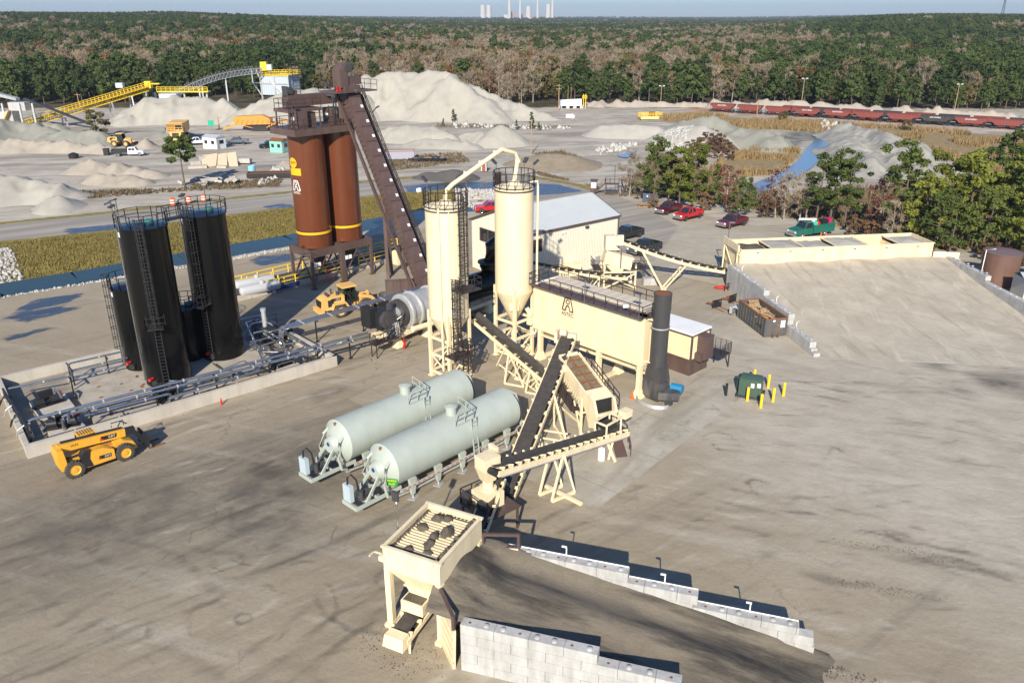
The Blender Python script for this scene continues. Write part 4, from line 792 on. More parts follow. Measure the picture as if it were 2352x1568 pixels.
def pump(x,y,label,rz):
    t=Thing('pump_skid',label,'pump',loc2w(x,y,.68),CA+rz,'black pumps in the containment')
    t.part('pump_body',B().cyl((-.2,0,.45),(.55,0,.45),.34,n=18).cyl((.55,0,.45),(.7,0,.45),.42,n=18).cyl((-.9,0,.42),(-.2,0,.42),.09,n=10),BLACK)
    t.part('motor',B().cyl((-1.5,0,.45),(-.75,0,.45),.3,n=18).box((-1.1,0,.12),(.8,.5,.22)).box((-1.1,.05,.8),(.3,.3,.16)),BLACK)
    t.part('base_frame',B().box((-.4,0,.04),(2.6,.7,.08)),BLACK); t.part('control_panel',B().box((-.3,.9,.55),(1.2,.35,.95)),BLACK)
    t.part('pump_pipe',B().tube([(.3,0,.8),(.3,0,1.3),(.3,-.8,1.35),(.3,-1.4,.9)],.11,8),GALV); t.part('valve_wheel',B().cyl((.8,.55,.6),(.8,.68,.6),.16,n=14),RED); return t
pump(3.6,7.6,'black pump set on the rear plinth at the left end of the tank farm',0.1); pump(3.4,2.2,'black pump set with silver elbow on the front left plinth',-.3); pump(22.7,2.0,'small pump set on the front plinth under the pipe maze',.1); pump(11.8,2.5,'small pump set at the foot of the front tall tank',.6)
h=Thing('unloading_rack','black hose rack on the left containment wall','rack',loc2w(.5,6,0),CA); b=B()
for y in(-4.6,-2,1,4.6): b.box((0,y,1.0),(.13,.13,2.0))
b.bar((0,-4.7,1.9),(0,4.7,1.9),.14).bar((0,-4.7,1.3),(0,4.7,1.3),.1).box((.15,3,1.5),(.3,.5,.6)).box((.15,-3.3,1.4),(.3,.6,.7)); h.part('rack_frame',b,BLACK)
for i in range(4): h.part('hose',B().tube([(-.1,-4+i*2.3,1.9),(-.6,-3.8+i*2.3,1.5),(-.75,-3.4+i*2.3,.8),(-.4,-2.7+i*2.3,1.0),(-.1,-2.4+i*2.3,1.3)],.06,8),BLACK if i%2 else SILVER)
e=P(507,927); single('fire_extinguisher',B().lathe((0,0,.02),[(.09,0),(.09,.42),(.03,.52),(.03,.58)],12).box((0,.03,.6),(.14,.05,.06)),RED,'small red fire extinguisher standing against the tank farm front wall','extinguisher',loc=(e.x+.15,e.y-.2,.0))
# ================================================================ BROWN SILOS
GA=R(47); gx=Vector((math.cos(GA),math.sin(GA),0)); gy=Vector((-gx.y,gx.x,0)); FL=Vector((-25.0,95.6,0))
ST=5.0; STOP=19.6
for k,(lb) in enumerate(('left of the two brown storage silos, with emblems and yellow band','right of the two brown storage silos, behind the sloping conveyor')):
    o=FL+gx*(2.35+4.75*k)+gy*2.35; t=Thing('asphalt_silo',lb,'silo',(o.x,o.y,0),GA,'twin brown silos')
    t.part('shell',B().lathe((0,0,0),[(2.18,ST),(2.18,STOP)],48),SILO); t.part('cone',B().lathe((0,0,0),[(.5,3.4),(.55,3.6),(2.1,ST+.05)],32),BROWN)
    t.part('yellow_band',B().lathe((0,0,0),[(2.19,6.75),(2.205,6.76),(2.205,7.05),(2.19,7.06)],48),mat('band_yellow',(.85,.42,.01),.4) if k==0 else bpy.data.materials['band_yellow'])
    for z in(6.62,7.1): t.part('black_stripe',B().lathe((0,0,0),[(2.187,z),(2.2,z+.01),(2.2,z+.08),(2.187,z+.09)],48),BLACK)
    b=B()
    for x in(-2.3,2.3):
        for y in(-2.25,2.25): b.box((x,y,ST/2),(.32,.32,ST))
    lg=b
    for i,(x,y) in enumerate(((-2.2,-2.25),(2.2,-2.25),(2.2,2.25),(-2.2,2.25))): t.part('leg',B().box((x,y,ST/2),(.34,.34,ST)).box((x,y,.03),(.7,.7,.06)),BROWN)
    b=B()
    for y in(-2.25,2.25): b.box((0,y,ST-.45),(4.06,.3,.95))
    for x in(-2.2,2.2): b.box((x,0,ST-.45),(.3,4.1,.95))
    t.part('ring_beam',b,BROWN)
    b=B()
    for y in(-2.25,2.25):
        b.bar((-2.05,y,.9),(0,y,ST-1.1),.14).bar((2.05,y,.9),(0,y,ST-1.1),.14).bar((-2.05,y,3.0),(2.05,y,3.0),.12)
    b.bar((-2.2,-2,.9),(-2.2,0,ST-1.1),.14).bar((-2.2,2,.9),(-2.2,0,ST-1.1),.14); t.part('brace',b,BROWN)
    t.part('gate_box',B().box((.2,-.2,3.1),(1.3,1.1,.7)).cyl((.2,-.2,2.2),(.2,-.2,2.8),.35,n=14),BLACK)
    b=B()
    for i in range(2): b.box((-2.35,-2.45+.0,2.7+i*0),(.06,.04,.04)); 
    t.part('tally_sign',B().box((-1.9,-2.55,3.2),(.42,.08,.5)).box((-1.35,-2.55,3.2),(.42,.08,.5)),WHITE)
    if k==0:
        fc=-R(90)-GA+R(-38)
        def on(z,a0,r=2.2): a=fc+a0; return Vector((math.cos(a)*r,math.sin(a)*r,z)),Vector((math.cos(a),math.sin(a),0))
        def curve(me,z,a0,r=2.2):
            for v in me.vertices:
                a=fc+a0+v.co.x/r; rr=r+v.co.z; y=v.co.y; v.co=(math.cos(a)*rr,math.sin(a)*rr,z+y)
            return me
        em=bpy.data.materials['band_yellow']
        s=B(); n=20
        s.add([(0,0,.02)]+[(.62*math.cos(6.2832*i/n),.62*math.sin(6.2832*i/n),.02) for i in range(n)],[(0,1+i,1+(i+1)%n) for i in range(n)])
        t.part('emblem_disc',curve(s.mesh('emblem_disc',em,True),15.6,0),em)
        s=B()
        for i in range(8): x0=-.85+i*.2125; s.quad((x0,-.42,.02),(x0+.2125,-.42,.02),(x0+.2125,.42,.02),(x0,.42,.02))
        t.part('emblem_panel',curve(s.mesh('emblem_panel',em,True),14.55,R(6)),em)
        t.part('emblem_letters',curve(text_mesh('emblem_letters','WM',.52,TEXTM,.004),15.6,0,2.225),TEXTM)
        s=B()
        def bar2(s,p,q,w):
            p,q=Vector((*p,.02)),Vector((*q,.02)); d=(q-p).normalized(); nn=Vector((-d.y,d.x,0))*w/2; s.quad(p-nn,q-nn,q+nn,p+nn)
        def logo(sc):
            s=B()
            for p,q in(((-.55,-.5),(-.28,.5)),((-.28,.5),(.28,.5)),((.28,.5),(.55,-.5)),((-.55,-.5),(-.22,-.5)),((.22,-.5),(.55,-.5)),((-.22,-.5),(-.12,-.12)),((-.12,-.12),(.12,-.12)),((.12,-.12),(.22,-.5))): bar2(s,(p[0]*sc,p[1]*sc),(q[0]*sc,q[1]*sc),.10*sc)
            for i in range(14):
                a,c=2*math.pi*i/14,2*math.pi*(i+1)/14; bar2(s,(.17*sc*math.cos(a),sc*(.2+.17*math.sin(a))),(.17*sc*math.cos(c),sc*(.2+.17*math.sin(c))),.08*sc)
            return s
        t.part('maker_emblem',curve(logo(1.15).mesh('maker_emblem',WHITE,True),12.9,R(4)),WHITE); t.part('maker_letters',curve(text_mesh('maker_letters','ASTEC',.42,WHITE,.004),12.0,R(4),2.215),WHITE)
        s=B()
# top deck, batcher houses
o=FL+gx*4.7+gy*2.35
dk=Thing('silo_top_deck','brown steel deck with railings and machine boxes on top of the two brown silos','platform',(o.x,o.y,STOP),GA)
dk.part('deck',B().box((-.2,0,.02),(10.4,5.3,.12)),BROWN)
b=B()
for x,y,dx,dy in((-.2,-2.65,10.5,.12),(-.2,2.65,10.5,.12),(-5.4,0,.12,5.2),(5.0,0,.12,5.2)): b.box((x,y,-.3),(dx,dy,.75))
dk.part('edge_beam',b,BROWN); dk.part('railing',railing(B(),[(4.9,2.6,.08),(-5.3,2.6,.08),(-5.3,-2.6,.08),(3.6,-2.6,.08)],1.1,1.3,.03),RAILM)
for x,y,s,h in((-3.6,-.9,(1.5,1.6),2.0),(-1.9,-.3,(1.1,1.6),1.7),(2.0,.2,(1.6,1.9),1.9),(3.6,-.6,(1.1,1.2),2.6)):
    p=dk.part('batcher',B().box((x,y,h/2+.08),(*s,h)),BROWN); link('hatch',B().box((x-s[0]/2-.02,y,h*.6),(.05,.5,.4)).mesh('hatch',WHITE),p)
dk.part('upper_deck',B().box((-2.9,.2,2.25),(4.6,3.0,.1)).box((-2.9,-1.35,2.1),(4.7,.1,.35)).box((-5.2,.2,2.1),(.1,3.0,.35)),BROWN)
b=B(); 
for x,y in((-5.0,-1.2),(-5.0,1.6),(-.8,-1.2),(-.8,1.6)): b.box((x,y,1.1),(.14,.14,2.2))
dk.part('upper_post',b,BROWN); dk.part('upper_railing',railing(B(),[(-.6,1.65,2.3),(-5.1,1.65,2.3),(-5.1,-1.3,2.3),(-.6,-1.3,2.3)],1.1,1.1,.03),RAILM)
dk.part('drag_casing',B().box((-1.1,.3,3.1),(6.6,1.2,1.3)).box((-3.4,.3,4.0),(.9,.9,.6)),BROWN); dk.part('drive_motor',B().cyl((-3.9,-.3,4.3),(-3.9,.7,4.3),.4,n=18).box((-4.3,.3,4.2),(.2,1.0,1.2)),DKGREY)
dk.part('ladder',ladder(B(),(-1.6,1.9,3.6),(-1.6,1.9,6.9),(0,1,0),.9,.03).bar((-1.6,1.9,6.9),(-1.6,1.9,7.7),.05),RAILM); dk.part('ladder',ladder(B(),(.4,-1.9,.1),(.4,-1.9,2.5),(0,-1,0),.7,.03),RAILM)
dk.part('vent_pipe',B().tube([(1.0,-.4,3.5),(1.0,-1.6,3.5),(1.0,-1.6,1.6)],.14,10).tube([(1.5,-.4,3.2),(1.5,-1.4,3.2),(1.5,-1.4,1.4)],.14,10),GALV)
dk.part('hose_reel',B().cyl((2.7,-2.0,1.5),(2.7,-1.85,1.5),.35,n=16),BLACK); dk.part('extinguisher',B().box((1.9,-2.1,1.6),(.4,.2,.9)),RED)
dk.part('flood_light',B().tube([(-5.3,-2.4,0),(-5.3,-2.4,3.0),(-5.7,-2.6,3.5)],.04,6).box((-5.8,-2.7,3.5),(.5,.3,.1)),DKGREY)
# inclined drag conveyor
hd=T(797,196,98.6); bt=P(985,655,2.6)
hd=Vector((hd.x,hd.y,hd.z)); bt=Vector((-9.6,87.5,2.3))
ic=Thing('slat_conveyor','long steep brown enclosed conveyor climbing from the drum to the silo tops','conveyor',(bt.x,bt.y,0))
d=(hd-bt); L=d.length; x=d/L; sd=Vector((0,0,1)).cross(x).normalized(); up=x.cross(sd)
ic.part('casing',B().bar(bt,hd,1.5,1.15,up),BROWN,w=True)
n=14; me=B().box((0,0,0),(L/n-.10,1.36,.07)).box((L/n/2-.05,0,.0),(.06,1.5,.14)).mesh('cover_panel',BROWN); hm=B().box((-.3,-.42,.05),(.34,.3,.06)).mesh('hatch',WHITE)
Rm=Matrix((x,sd,up)).transposed().to_4x4()
for i in range(n):
    M=Rm.copy(); M.translation=ic.L(bt+d*((i+.5)/n)+up*.62); c=ic.rep('cover_panel',me,M); h_=link('hatch',hm,c)
b=B()
for s in(-1,1): b.bar(bt+sd*.82*s-up*.3,hd+sd*.82*s-up*.3,.14,.5,up)
k=int(L/.62)
for i in range(k): q=bt+d*((i+.5)/k)+sd*.92; b.bar(q-up*.5,q+up*.1,.07,.07)
for i in range(22): q=bt+d*((i+.5)/22); b.bar(q-up*.65-sd*.9,q-up*.65+sd*.9,.1)
b.bar(bt+sd*1.35-up*.9,hd+sd*1.35-up*.9,.1,.35,up).bar(bt+sd*1.05-up*1.0,hd+sd*1.05-up*1.0,.08,.2,up); ic.part('side_chain_guard',b,BROWN,w=True)
b=B(); w0=bt+d*.05-sd*1.55-up*.45; w1=hd-sd*1.55-up*.45-x*1.0
b.bar(w0,w1,.7,.07,up)
for hgt in(.55,1.1): b.bar(w0+Vector((0,0,hgt))-sd*.35,w1+Vector((0,0,hgt))-sd*.35,.055)
for hgt in(.25,.8): b.bar(w0+Vector((0,0,hgt))-sd*.38,w1+Vector((0,0,hgt))-sd*.38,.03)
for i in range(20): q=w0.lerp(w1,i/19)-sd*.35; b.bar(q,q+Vector((0,0,1.1)),.055)
for i in range(70): q=w0.lerp(w1,(i+.5)/70); b.bar(q-sd*.34,q+sd*.34,.06,.04)
ic.part('walkway',b,RAILM,w=True)
hh=hd-x*.1
b=B(); b.box(hh+Vector((0,0,-.9)),(2.2,2.2,2.0),GA).box(hh+Vector((0,0,-2.4)),(1.6,2.0,2.6),GA); ic.part('head_box',b,BROWN,w=True)
pl_=hh+Vector((0,0,-.6)); q4=[pl_+gx*a+gy*c for a,c in((-2.9,-1.9),(2.9,-1.9),(2.9,1.7),(-2.9,1.7))]
ic.part('head_platform',B().slab([(p.x,p.y) for p in q4],pl_.z,pl_.z+.16),BROWN,w=True); ic.part('head_railing',railing(B(),[p+Vector((0,0,.16)) for p in(q4[1],q4[2],q4[3],q4[0])],1.1,1.4,.03),RAILM,w=True)
ic.part('drive_housing',B().box(hh+Vector((0,0,.9))-gx*.9,(1.1,1.6,2.0),GA).frus(hh+Vector((0,0,1.9))-gx*.9,(1.1,1.6),hh+Vector((0,0,2.6))-gx*.5,(.6,1.0),GA).box(hh+Vector((0,0,.6))+gx*.7,(1.8,1.3,.9),GA),BROWN,w=True)
ic.part('drive_motor',B().cyl(hh+Vector((0,0,2.05))-gx*.3-gy*.9,hh+Vector((0,0,2.05))-gx*.3+gy*.7,.5,n=18).cyl(hh+Vector((0,0,2.15))+gx*.4-gy*.6,hh+Vector((0,0,2.15))+gx*.4+gy*.5,.4,n=18),DKGREY,w=True)
ic.part('fuel_can',B().box(pl_+Vector((0,0,.45))-gx*2.3-gy*1.4,(.4,.4,.55),GA),RED,w=True)
for (u,v),f in(((892,640),.30),((926,618),.30),((900,628),.55)):
    p=P(u,v); q=bt+d*f; tp=Vector((p.x,p.y,0)); hz_=max(2,bt.z+(hd.z-bt.z)*f-1.2)
    ic.part('support_leg',B().bar(tp,Vector((p.x*.3+q.x*.7 if f>.5 else p.x,p.y*.3+q.y*.7 if f>.5 else p.y,hz_ if f>.5 else 10.2)),.42),BROWN,w=True)
b=B(); p1,p2=P(892,640),P(926,618)
for z in(3.5,6.5,9.5): b.bar((p1.x,p1.y,z),(p2.x,p2.y,z),.2)
b.bar((p1.x,p1.y,10.1),bt+d*.34,.3).bar((p2.x,p2.y,10.1),bt+d*.34,.3); ic.part('support_tie',b,BROWN,w=True)
lp=ic.part('side_light',B().bar(bt+d*.86-sd*1.9,bt+d*.86-sd*2.5+Vector((0,0,.5)),.1).bar(bt+d*.86-sd*2.5+Vector((0,0,.5)),bt+d*.86-sd*2.9+Vector((0,0,.7)),.3,.1),DKGREY,w=True)
# brown bin wall at the conveyor foot
o=Vector((-12.6,91.5,0)); t=Thing('steel_barrier','brown ribbed steel bulkhead at the foot of the sloping conveyor','barrier',o,R(8))
t.part('panel',B().box((0,0,1.4),(5.2,.14,2.8)),BROWN); b=B()
for i in range(7): b.box((-2.6+i*.87,-.12,1.4),(.1,.12,2.8))
b.box((0,-.1,2.75),(5.3,.16,.16)); t.part('rib',b,BROWN)
# ================================================================ DRUM DRYER
DA=R(49); D0=P(905,722,3.1); dx=Vector((math.cos(DA),math.sin(DA),0)); dt=Thing('drum_dryer','large rotating dryer drum with silver burner end and black far end','drum',(D0.x,D0.y,0),DA)
z=3.1
dt.part('breech',B().lathe((.3,0,z),[(1.15,0),(1.45,.05),(1.5,.5),(1.25,.75)],36,(1,0,0)),DKGREY); dt.part('inner_sleeve',B().lathe((-.6,0,z),[(.75,0),(.78,1.2)],24,(1,0,0)),SILVER)
dt.part('shell',B().lathe((1.05,0,z),[(1.1,0),(1.72,.02),(1.72,4.6),(1.1,4.62)],44,(1,0,0)),SILVER)
for x_ in(1.15,2.4,5.0): dt.part('riding_ring',B().lathe((x_,0,z),[(1.7,0),(1.92,.02),(1.92,.26),(1.7,.28)],44,(1,0,0)),SILVER)
dt.part('rear_shell',B().lathe((5.6,0,z),[(1.0,0),(1.55,.02),(1.55,9.6),(.9,9.7)],44,(1,0,0)),BLACKT); dt.part('collar',B().lathe((9.0,0,z),[(1.5,0),(1.75,.02),(1.75,.5),(1.5,.52)],44,(1,0,0)),BLACK)
b=B()
for y in(-1.1,1.1): b.bar((-2.2,y,1.15),(14.5,y,1.15),.28,.42)
for x_ in(-2,1.2,4,7,10.5,14): b.bar((x_,-1.1,1.1),(x_,1.1,1.1),.25)
dt.part('frame',b,CREAM)
for x_ in(-.6,3.6,9.5,13.5):
    for y in(-1.1,1.1): dt.part('pedestal',B().frus((x_,y,.04),(.95,.95),(x_,y,.95),(.38,.38)).box((x_,y,.02),(1.2,1.2,.04)),CREAM)
dt.part('burner',B().box((-1.6,.1,z),(1.6,1.7,1.9)).cyl((-1.0,0,z),(.4,0,z),.62,n=20).box((-2.6,.9,z+.25),(.9,1.5,2.1)),BLACK)
dt.part('fan_housing',B().lathe((-1.7,-1.3,z+.1),[(.5,0),(.95,.05),(.95,.6),(.5,.65)],24,(0,1,0)).tube([(-1.4,-1,z+.9),(-.9,-.4,z+1.35),(-.2,0,z+1.1)],.34,12),DKGREY)
b=B(); rr=random.Random(3)
for i in range(16): p=Vector((-2.6+rr.random()*2.2,-1.2-rr.random()*.5,1.5+rr.random()*2)); b.tube([p,p+Vector((rr.uniform(-.5,.5),-.2,rr.uniform(-.4,.5))),p+Vector((rr.uniform(-.6,.6),0,rr.uniform(-.9,.1)))],.055,6)
dt.part('burner_piping',b,GALV); b=B()
for i in range(3): b.tube([(-1.2+.2*i,-1.5,2.9),(-1.2+.2*i,-1.7,1.8),(-1.2+.2*i,-1.4,.9)],.07,8)
dt.part('fuel_line',b,ORANGE if False else SILVER)
dt.part('service_platform',railing(B().box((-2.8,-1.6,1.45),(3.2,1.0,.08)),[(-1.3,-2.1,1.48),(-4.3,-2.1,1.48),(-4.3,-1.1,1.48)],1.05,1.0,.028).bar((-4.2,-2.0,0),(-4.2,-2.0,1.45),.08).bar((-4.2,-1.2,0),(-4.2,-1.2,1.45),.08),RAILM)
dt.part('exhaust_duct',B().tube([(.8,-1.9,1.7),(3.2,-2.0,1.6),(6.2,-1.9,2.1)],.3,12).tube([(5.4,-2.6,4.6),(6.0,-2.2,2.0)],.34,12),CREAM)
dt.part('inlet_chute',B().box((6.3,-.6,5.1),(1.7,1.3,.9)).frus((6.3,-.6,4.65),(1.7,1.3),(6.1,-.3,4.0),(1.0,.8)),CREAM)
dt.part('red_hose',B().tube([(-.7+.14*math.sin(i*1.9),-2.2+.1*math.cos(i*1.3),1.25-1.15*abs(math.sin(i*.55))) for i in range(24)],.05,6),RED)
# ducting from the drum up to the baghouse, black knuckle
o=D0+dx*13.2; t=Thing('exhaust_duct','fat black bent duct rising between the two cream silos','duct',(o.x,o.y,0),DA)
t.part('duct',B().tube([(-1.2,0,3.2),(.4,0,3.4),(1.0,-.3,5.0),(1.3,-.8,7.4),(2.4,-2.2,8.8),(3.6,-4.0,9.0)],1.0,20),BLACKT); t.part('flange',B().lathe((1.05,-.3,5.6),[(1.0,0),(1.2,.02),(1.2,.2),(1.0,.22)],24),BLACK)
# ================================================================ PROPANE, RAILINGS, SCALE
PROPG=mat('light_grey_paint',(.42,.43,.44),.4,0,.05,2)
for i,(u,v) in enumerate(((588,664),(600,678))):
    p=P(u,v); t=Thing('propane_tank',('rear' if i==0 else 'front')+' of two light grey propane tanks lying behind the yellow railing','tank',(p.x,p.y,0),R(38),'light grey propane tanks')
    t.part('vessel',B().lathe((-2.6,0,.95),[(.02,0),(.35,.06),(.55,.22),(.62,.45),(.62,4.75),(.55,4.98),(.35,5.14),(.02,5.2)],28,(1,0,0)),PROPG); t.part('valve_dome',B().lathe((.3,0,1.5),[(.3,0),(.3,.28),(.22,.38),(.02,.4)],18),PROPG)
    for x_ in(-1.6,1.6): t.part('saddle',B().box((x_,0,.22),(.3,.9,.44)),CONC)
for i,(u,v) in enumerate(((542,663),(570,659),(598,655),(626,650),(641,656),(655,660))):
    p=P(u,v); single('bollard',B().cyl((0,0,0),(0,0,1.35),.1,n=12).lathe((0,0,1.35),[(.1,0),(.06,.05),(.01,.06)],12),YEL,('yellow guard post behind' if i<4 else 'yellow guard post right of')+' the grey propane tanks','bollard','yellow posts round the propane tanks',(p.x,p.y,0))
def yrail(name,label,pts,h=1.1,step=2.2):
    t=Thing(name,label,'railing',pts[0]); t.part('rails',B().bar(pts[0]+Vector((0,0,h)),pts[1]+Vector((0,0,h)),.1).bar(pts[0]+Vector((0,0,h*.5)),pts[1]+Vector((0,0,h*.5)),.1),YEL,w=True)
    n=max(1,int((pts[1]-pts[0]).length/step)); me=B().box((0,0,h/2),(.11,.11,h)).mesh('post',YEL)
    for i in range(n+1): t.rep('post',me,Matrix.Translation(t.L(pts[0].lerp(pts[1],i/n))))
rp=Thing('loading_dock','low concrete loading dock with dark deck under the brown silos','dock',P(556,690),R(46))
rp.part('dock_wall',B().box((13,2.2,.32),(29,4.6,.64)),CONC); rp.part('deck',B().box((13,2.2,.66),(28.8,4.0,.05)),mat('scale_deck',(.06,.055,.05),.8))
yrail('safety_railing','upper yellow pipe railing on the dock beside the propane tanks',(rp.M@Vector((.2,4.2,.66)),rp.M@Vector((13.5,4.2,.66)))); yrail('safety_railing','lower yellow pipe railing along the near edge of the dock',(rp.M@Vector((3.0,.1,.5)),rp.M@Vector((14.5,.1,.5)))); yrail('safety_railing','yellow pipe railing right of the brown silo legs',(rp.M@Vector((16.5,4.2,.66)),rp.M@Vector((27.3,4.2,.66)))); yrail('safety_railing','yellow pipe railing in front of the brown steel bulkhead',(rp.M@Vector((17.5,.2,.66)),rp.M@Vector((25.5,.2,.66))))
single('blue_banner',B().box((0,0,.45),(4.6,.06,.6)),mat('blue_panel',(.01,.03,.11),.5),'long dark blue board under the lower yellow railing','sign',loc=tuple((rp.M@Vector((5.6,-.22,0))).to_tuple()),rz=R(46))
o=rp.M@Vector((8.6,-.3,.0)); single('hose_coil',B().tube([(.45*math.cos(a)*(1+.08*math.sin(5*a)),.12*math.sin(3*a),1.1+.75*math.sin(a)) for a in [i*.42 for i in range(60)]],.045,6),RED,'dark red hose coil hanging at the front silo leg','hose',loc=(o.x+3.2,o.y+.6,0),rz=R(46))
for (u,v,lb) in ((920,604,'cream electrical cabinet beside the yellow railing right of the brown silos'),(952,596,'cream electrical cabinet under the sloping conveyor')):
    p=P(u,v); t=Thing('electrical_cabinet',lb,'cabinet',(p.x,p.y,0),R(47)); t.part('cabinet',B().box((0,0,1.1),(2.0,1.2,2.2)),CREAM); t.part('roof',B().box((0,0,2.25),(2.3,1.5,.1)),BROWN)
# ================================================================ CREAM SILOS
def cream_silo(c,s,rd,zt,zs,zc,label):
    t=Thing('dust_silo',label,'silo',(c[0],c[1],0),GA); k=s/2
    t.part('shell',B().lathe((0,0,0),[(rd,zs),(rd,zt)],44),CREAM)
    t.part('cone',B().lathe((0,0,0),[(.25,zc),(.3,zc+.05),(rd,zs),(rd+.04,zs+.1)],36),CREAM)
    t.part('roof',B().lathe((0,0,zt),[(rd+.06,-.1),(rd+.08,.02),(.6,.32),(.55,.5),(.02,.52)],36),CREAM); t.part('roof_rim',B().lathe((0,0,zt),[(rd,-.25),(rd+.06,-.24),(rd+.06,-.12),(rd,-.1)],44),BROWN)
    pr=[(math.cos(a)*(rd+.1),math.sin(a)*(rd+.1),zt) for a in [2*math.pi*i/16 for i in range(16)]]
    t.part('railing',railing(B(),pr,1.5,1.6,.03,True,(1.0,.55,.1)),RAILM)
    for x in(-k,k):
        for y in(-k,k): t.part('leg',B().box((x,y,(zs+.6)/2),(.28,.28,zs+.6)).box((x,y,.03),(.55,.55,.06)),CREAM)
    b=B()
    for z in(.5,2.3,4.0,zs-.25):
        for y in(-k,k): b.bar((-k+.15,y,z),(k-.15,y,z),.16,.24)
        for x in(-k,k): b.bar((x,-k+.15,z),(x,k-.15,z),.16,.24)
    for y in(-k,k): b.bar((-k+.1,y,.6),(k-.1,y,2.2),.1).bar((k-.1,y,2.4),(-k+.1,y,3.9),.1)
    for x in(-k,k): b.bar((x,-k+.1,.6),(x,k-.1,2.2),.1)
    t.part('brace',b,CREAM)
    for a in(R(150),R(60),R(20)):
        o=Vector((math.cos(a-GA),math.sin(a-GA),0))*(rd+.1); l=t.part('flood_light',B().tube([o+Vector((0,0,zt)),o+Vector((0,0,zt+2.0))],.04,6),GALV); link('lamp_head',B().bar(o+Vector((0,0,zt+2.0)),o*1.25+Vector((0,0,zt+2.4)),.4,.12).mesh('lamp_head',DKGREY),l)
    return t
C1=Vector((-5.9,70.0,0)); C2=Vector((.2,75.0,0))
s1=cream_silo(C1,2.6,1.86,16.4,6.1,3.2,'left cream dust silo with dark caged ladder up its front'); s2=cream_silo(C2,2.6,1.86,17.1,6.9,3.6,'right cream dust silo, taller and plain, under the bent pipe')
o=Vector((math.cos(R(-48)-GA),math.sin(R(-48)-GA),0)); f=o*2.2
s1.part('ladder',ladder(B(),f+Vector((0,0,9.2)),f+Vector((0,0,17.6)),o,.6,.035),RAILM); s1.part('ladder_cage',cage(B(),f+Vector((0,0,10.6)),f+Vector((0,0,17.9)),o,.42,.85,.026),RAILM)
f2=f+Vector((o.y,-o.x,0))*.95
s1.part('ladder',ladder(B(),f2+Vector((0,0,3.0)),f2+Vector((0,0,10.2)),o,.6,.035),RAILM); s1.part('ladder_cage',cage(B(),f2+Vector((0,0,4.0)),f2+Vector((0,0,10.4)),o,.42,.85,.026),RAILM)
f3=f+o*.2
s1.part('ladder',ladder(B(),f3+Vector((0,0,.1)),f3+Vector((0,0,4.2)),o,.6,.035),RAILM); s1.part('ladder_cage',cage(B(),f3+Vector((0,0,1.6)),f3+Vector((0,0,4.4)),o,.42,.7,.026),RAILM)
for q,z in((f,9.3),(f2,3.1)):
    sd_=Vector((-o.y,o.x,0)); c=q+o*.5+Vector((0,0,z)); s1.part('rest_platform',railing(B().box(c,(1.6,2.2,.1),math.atan2(o.y,o.x)),[c-o*.2+sd_*1.1,c+o*.8+sd_*1.1,c+o*.8-sd_*1.1,c-o*.2-sd_*1.1],1.1,.9,.028),RAILM)
a=R(-105)-GA; o=Vector((math.cos(a),math.sin(a),0)); s1.part('fill_pipe',B().tube([o*1.95+Vector((0,0,1.2)),o*1.95+Vector((0,0,16.6)),o*1.4+Vector((0,0,17.0))],.1,10),CREAM); a=R(-78)-GA; o=Vector((math.cos(a),math.sin(a),0)); s1.part('conduit',B().tube([o*1.9+Vector((0,0,2)),o*1.9+Vector((0,0,16.3))],.05,6),CREAM)
s1.part('camera',B().cyl((-1.9,1.0,18.0),(-2.1,1.3,17.9),.2,n=12),WHITE)
a=R(-8)-GA; o=Vector((math.cos(a),math.sin(a),0)); s2.part('fill_pipe',B().tube([o*1.5+Vector((0,0,17.6)),o*2.25+Vector((0,0,17.7)),o*2.25+Vector((0,0,17.2)),o*2.25+Vector((0,0,2.6))],.11,10),CREAM)
s2.part('discharge_screw',B().tube([Vector((.9,-.9,5.0)),Vector((1.1,-1.3,4.2))],.24,12).box((2.6,-1.5,3.7),(4.2,.5,.5)).box((4.3,-1.5,3.9),(.8,.9,1.0)).cyl((4.0,-1.5,3.4),(4.0,-1.5,2.4),.22,n=12),CREAM); s2.part('chute_sleeve',B().cyl((4.0,-1.5,2.4),(4.0,-1.5,1.0),.2,n=12),DKGREY)
b=B()
for i in range(10): b.box((1.0+i*.33,-1.5,3.98),(.06,.56,.08))
s2.part('screw_rib',b,CREAM); s2.part('sign_plate',B().box((1.33,-1.46,2.3),(.9,.03,.3)),WHITE); s2.part('cone_access',B().box((-.9,-.9,5.6),(.9,.2,.8),R(-45)),CREAM); s2.part('cabinet_screen',B().box((-.4,1.75,17.7),(.9,.08,1.2)),RAILM)
p1=Vector((C1.x,C1.y,16.7)); p2=Vector((C2.x,C2.y,17.5))
tp=T(1150,329,74.0)
cp=Thing('transfer_pipe','bent cream pipe arching from the left cream silo up and over to the right one','pipe',tuple(p1)); ap=Vector((-.95,74.2,20.7)); ap2=Vector((.45,75.6,20.0))
cp.part('pipe',B().tube([p1,p1+Vector((0,0,.7)),p1+Vector((.15,.15,1.1)),p1+Vector((.6,.5,1.5)),ap+Vector((-.35,-.25,-.2)),ap,ap+Vector((.35,.3,-.15)),ap2+Vector((-.2,-.2,.2)),ap2+Vector((.1,0,-.4)),p2],.2,14),CREAM,w=True)
b=B()
for f_ in(.25,.55,.85): q=(p1+Vector((.6,.5,1.5))).lerp(ap,f_)+Vector((0,0,.28)); b.box(q,(.2,.06,.2))
b.cyl(ap2+Vector((.1,0,-.4)),ap2+Vector((.1,0,-.7)),.28,n=14); cp.part('flange',b,CREAM,w=True)
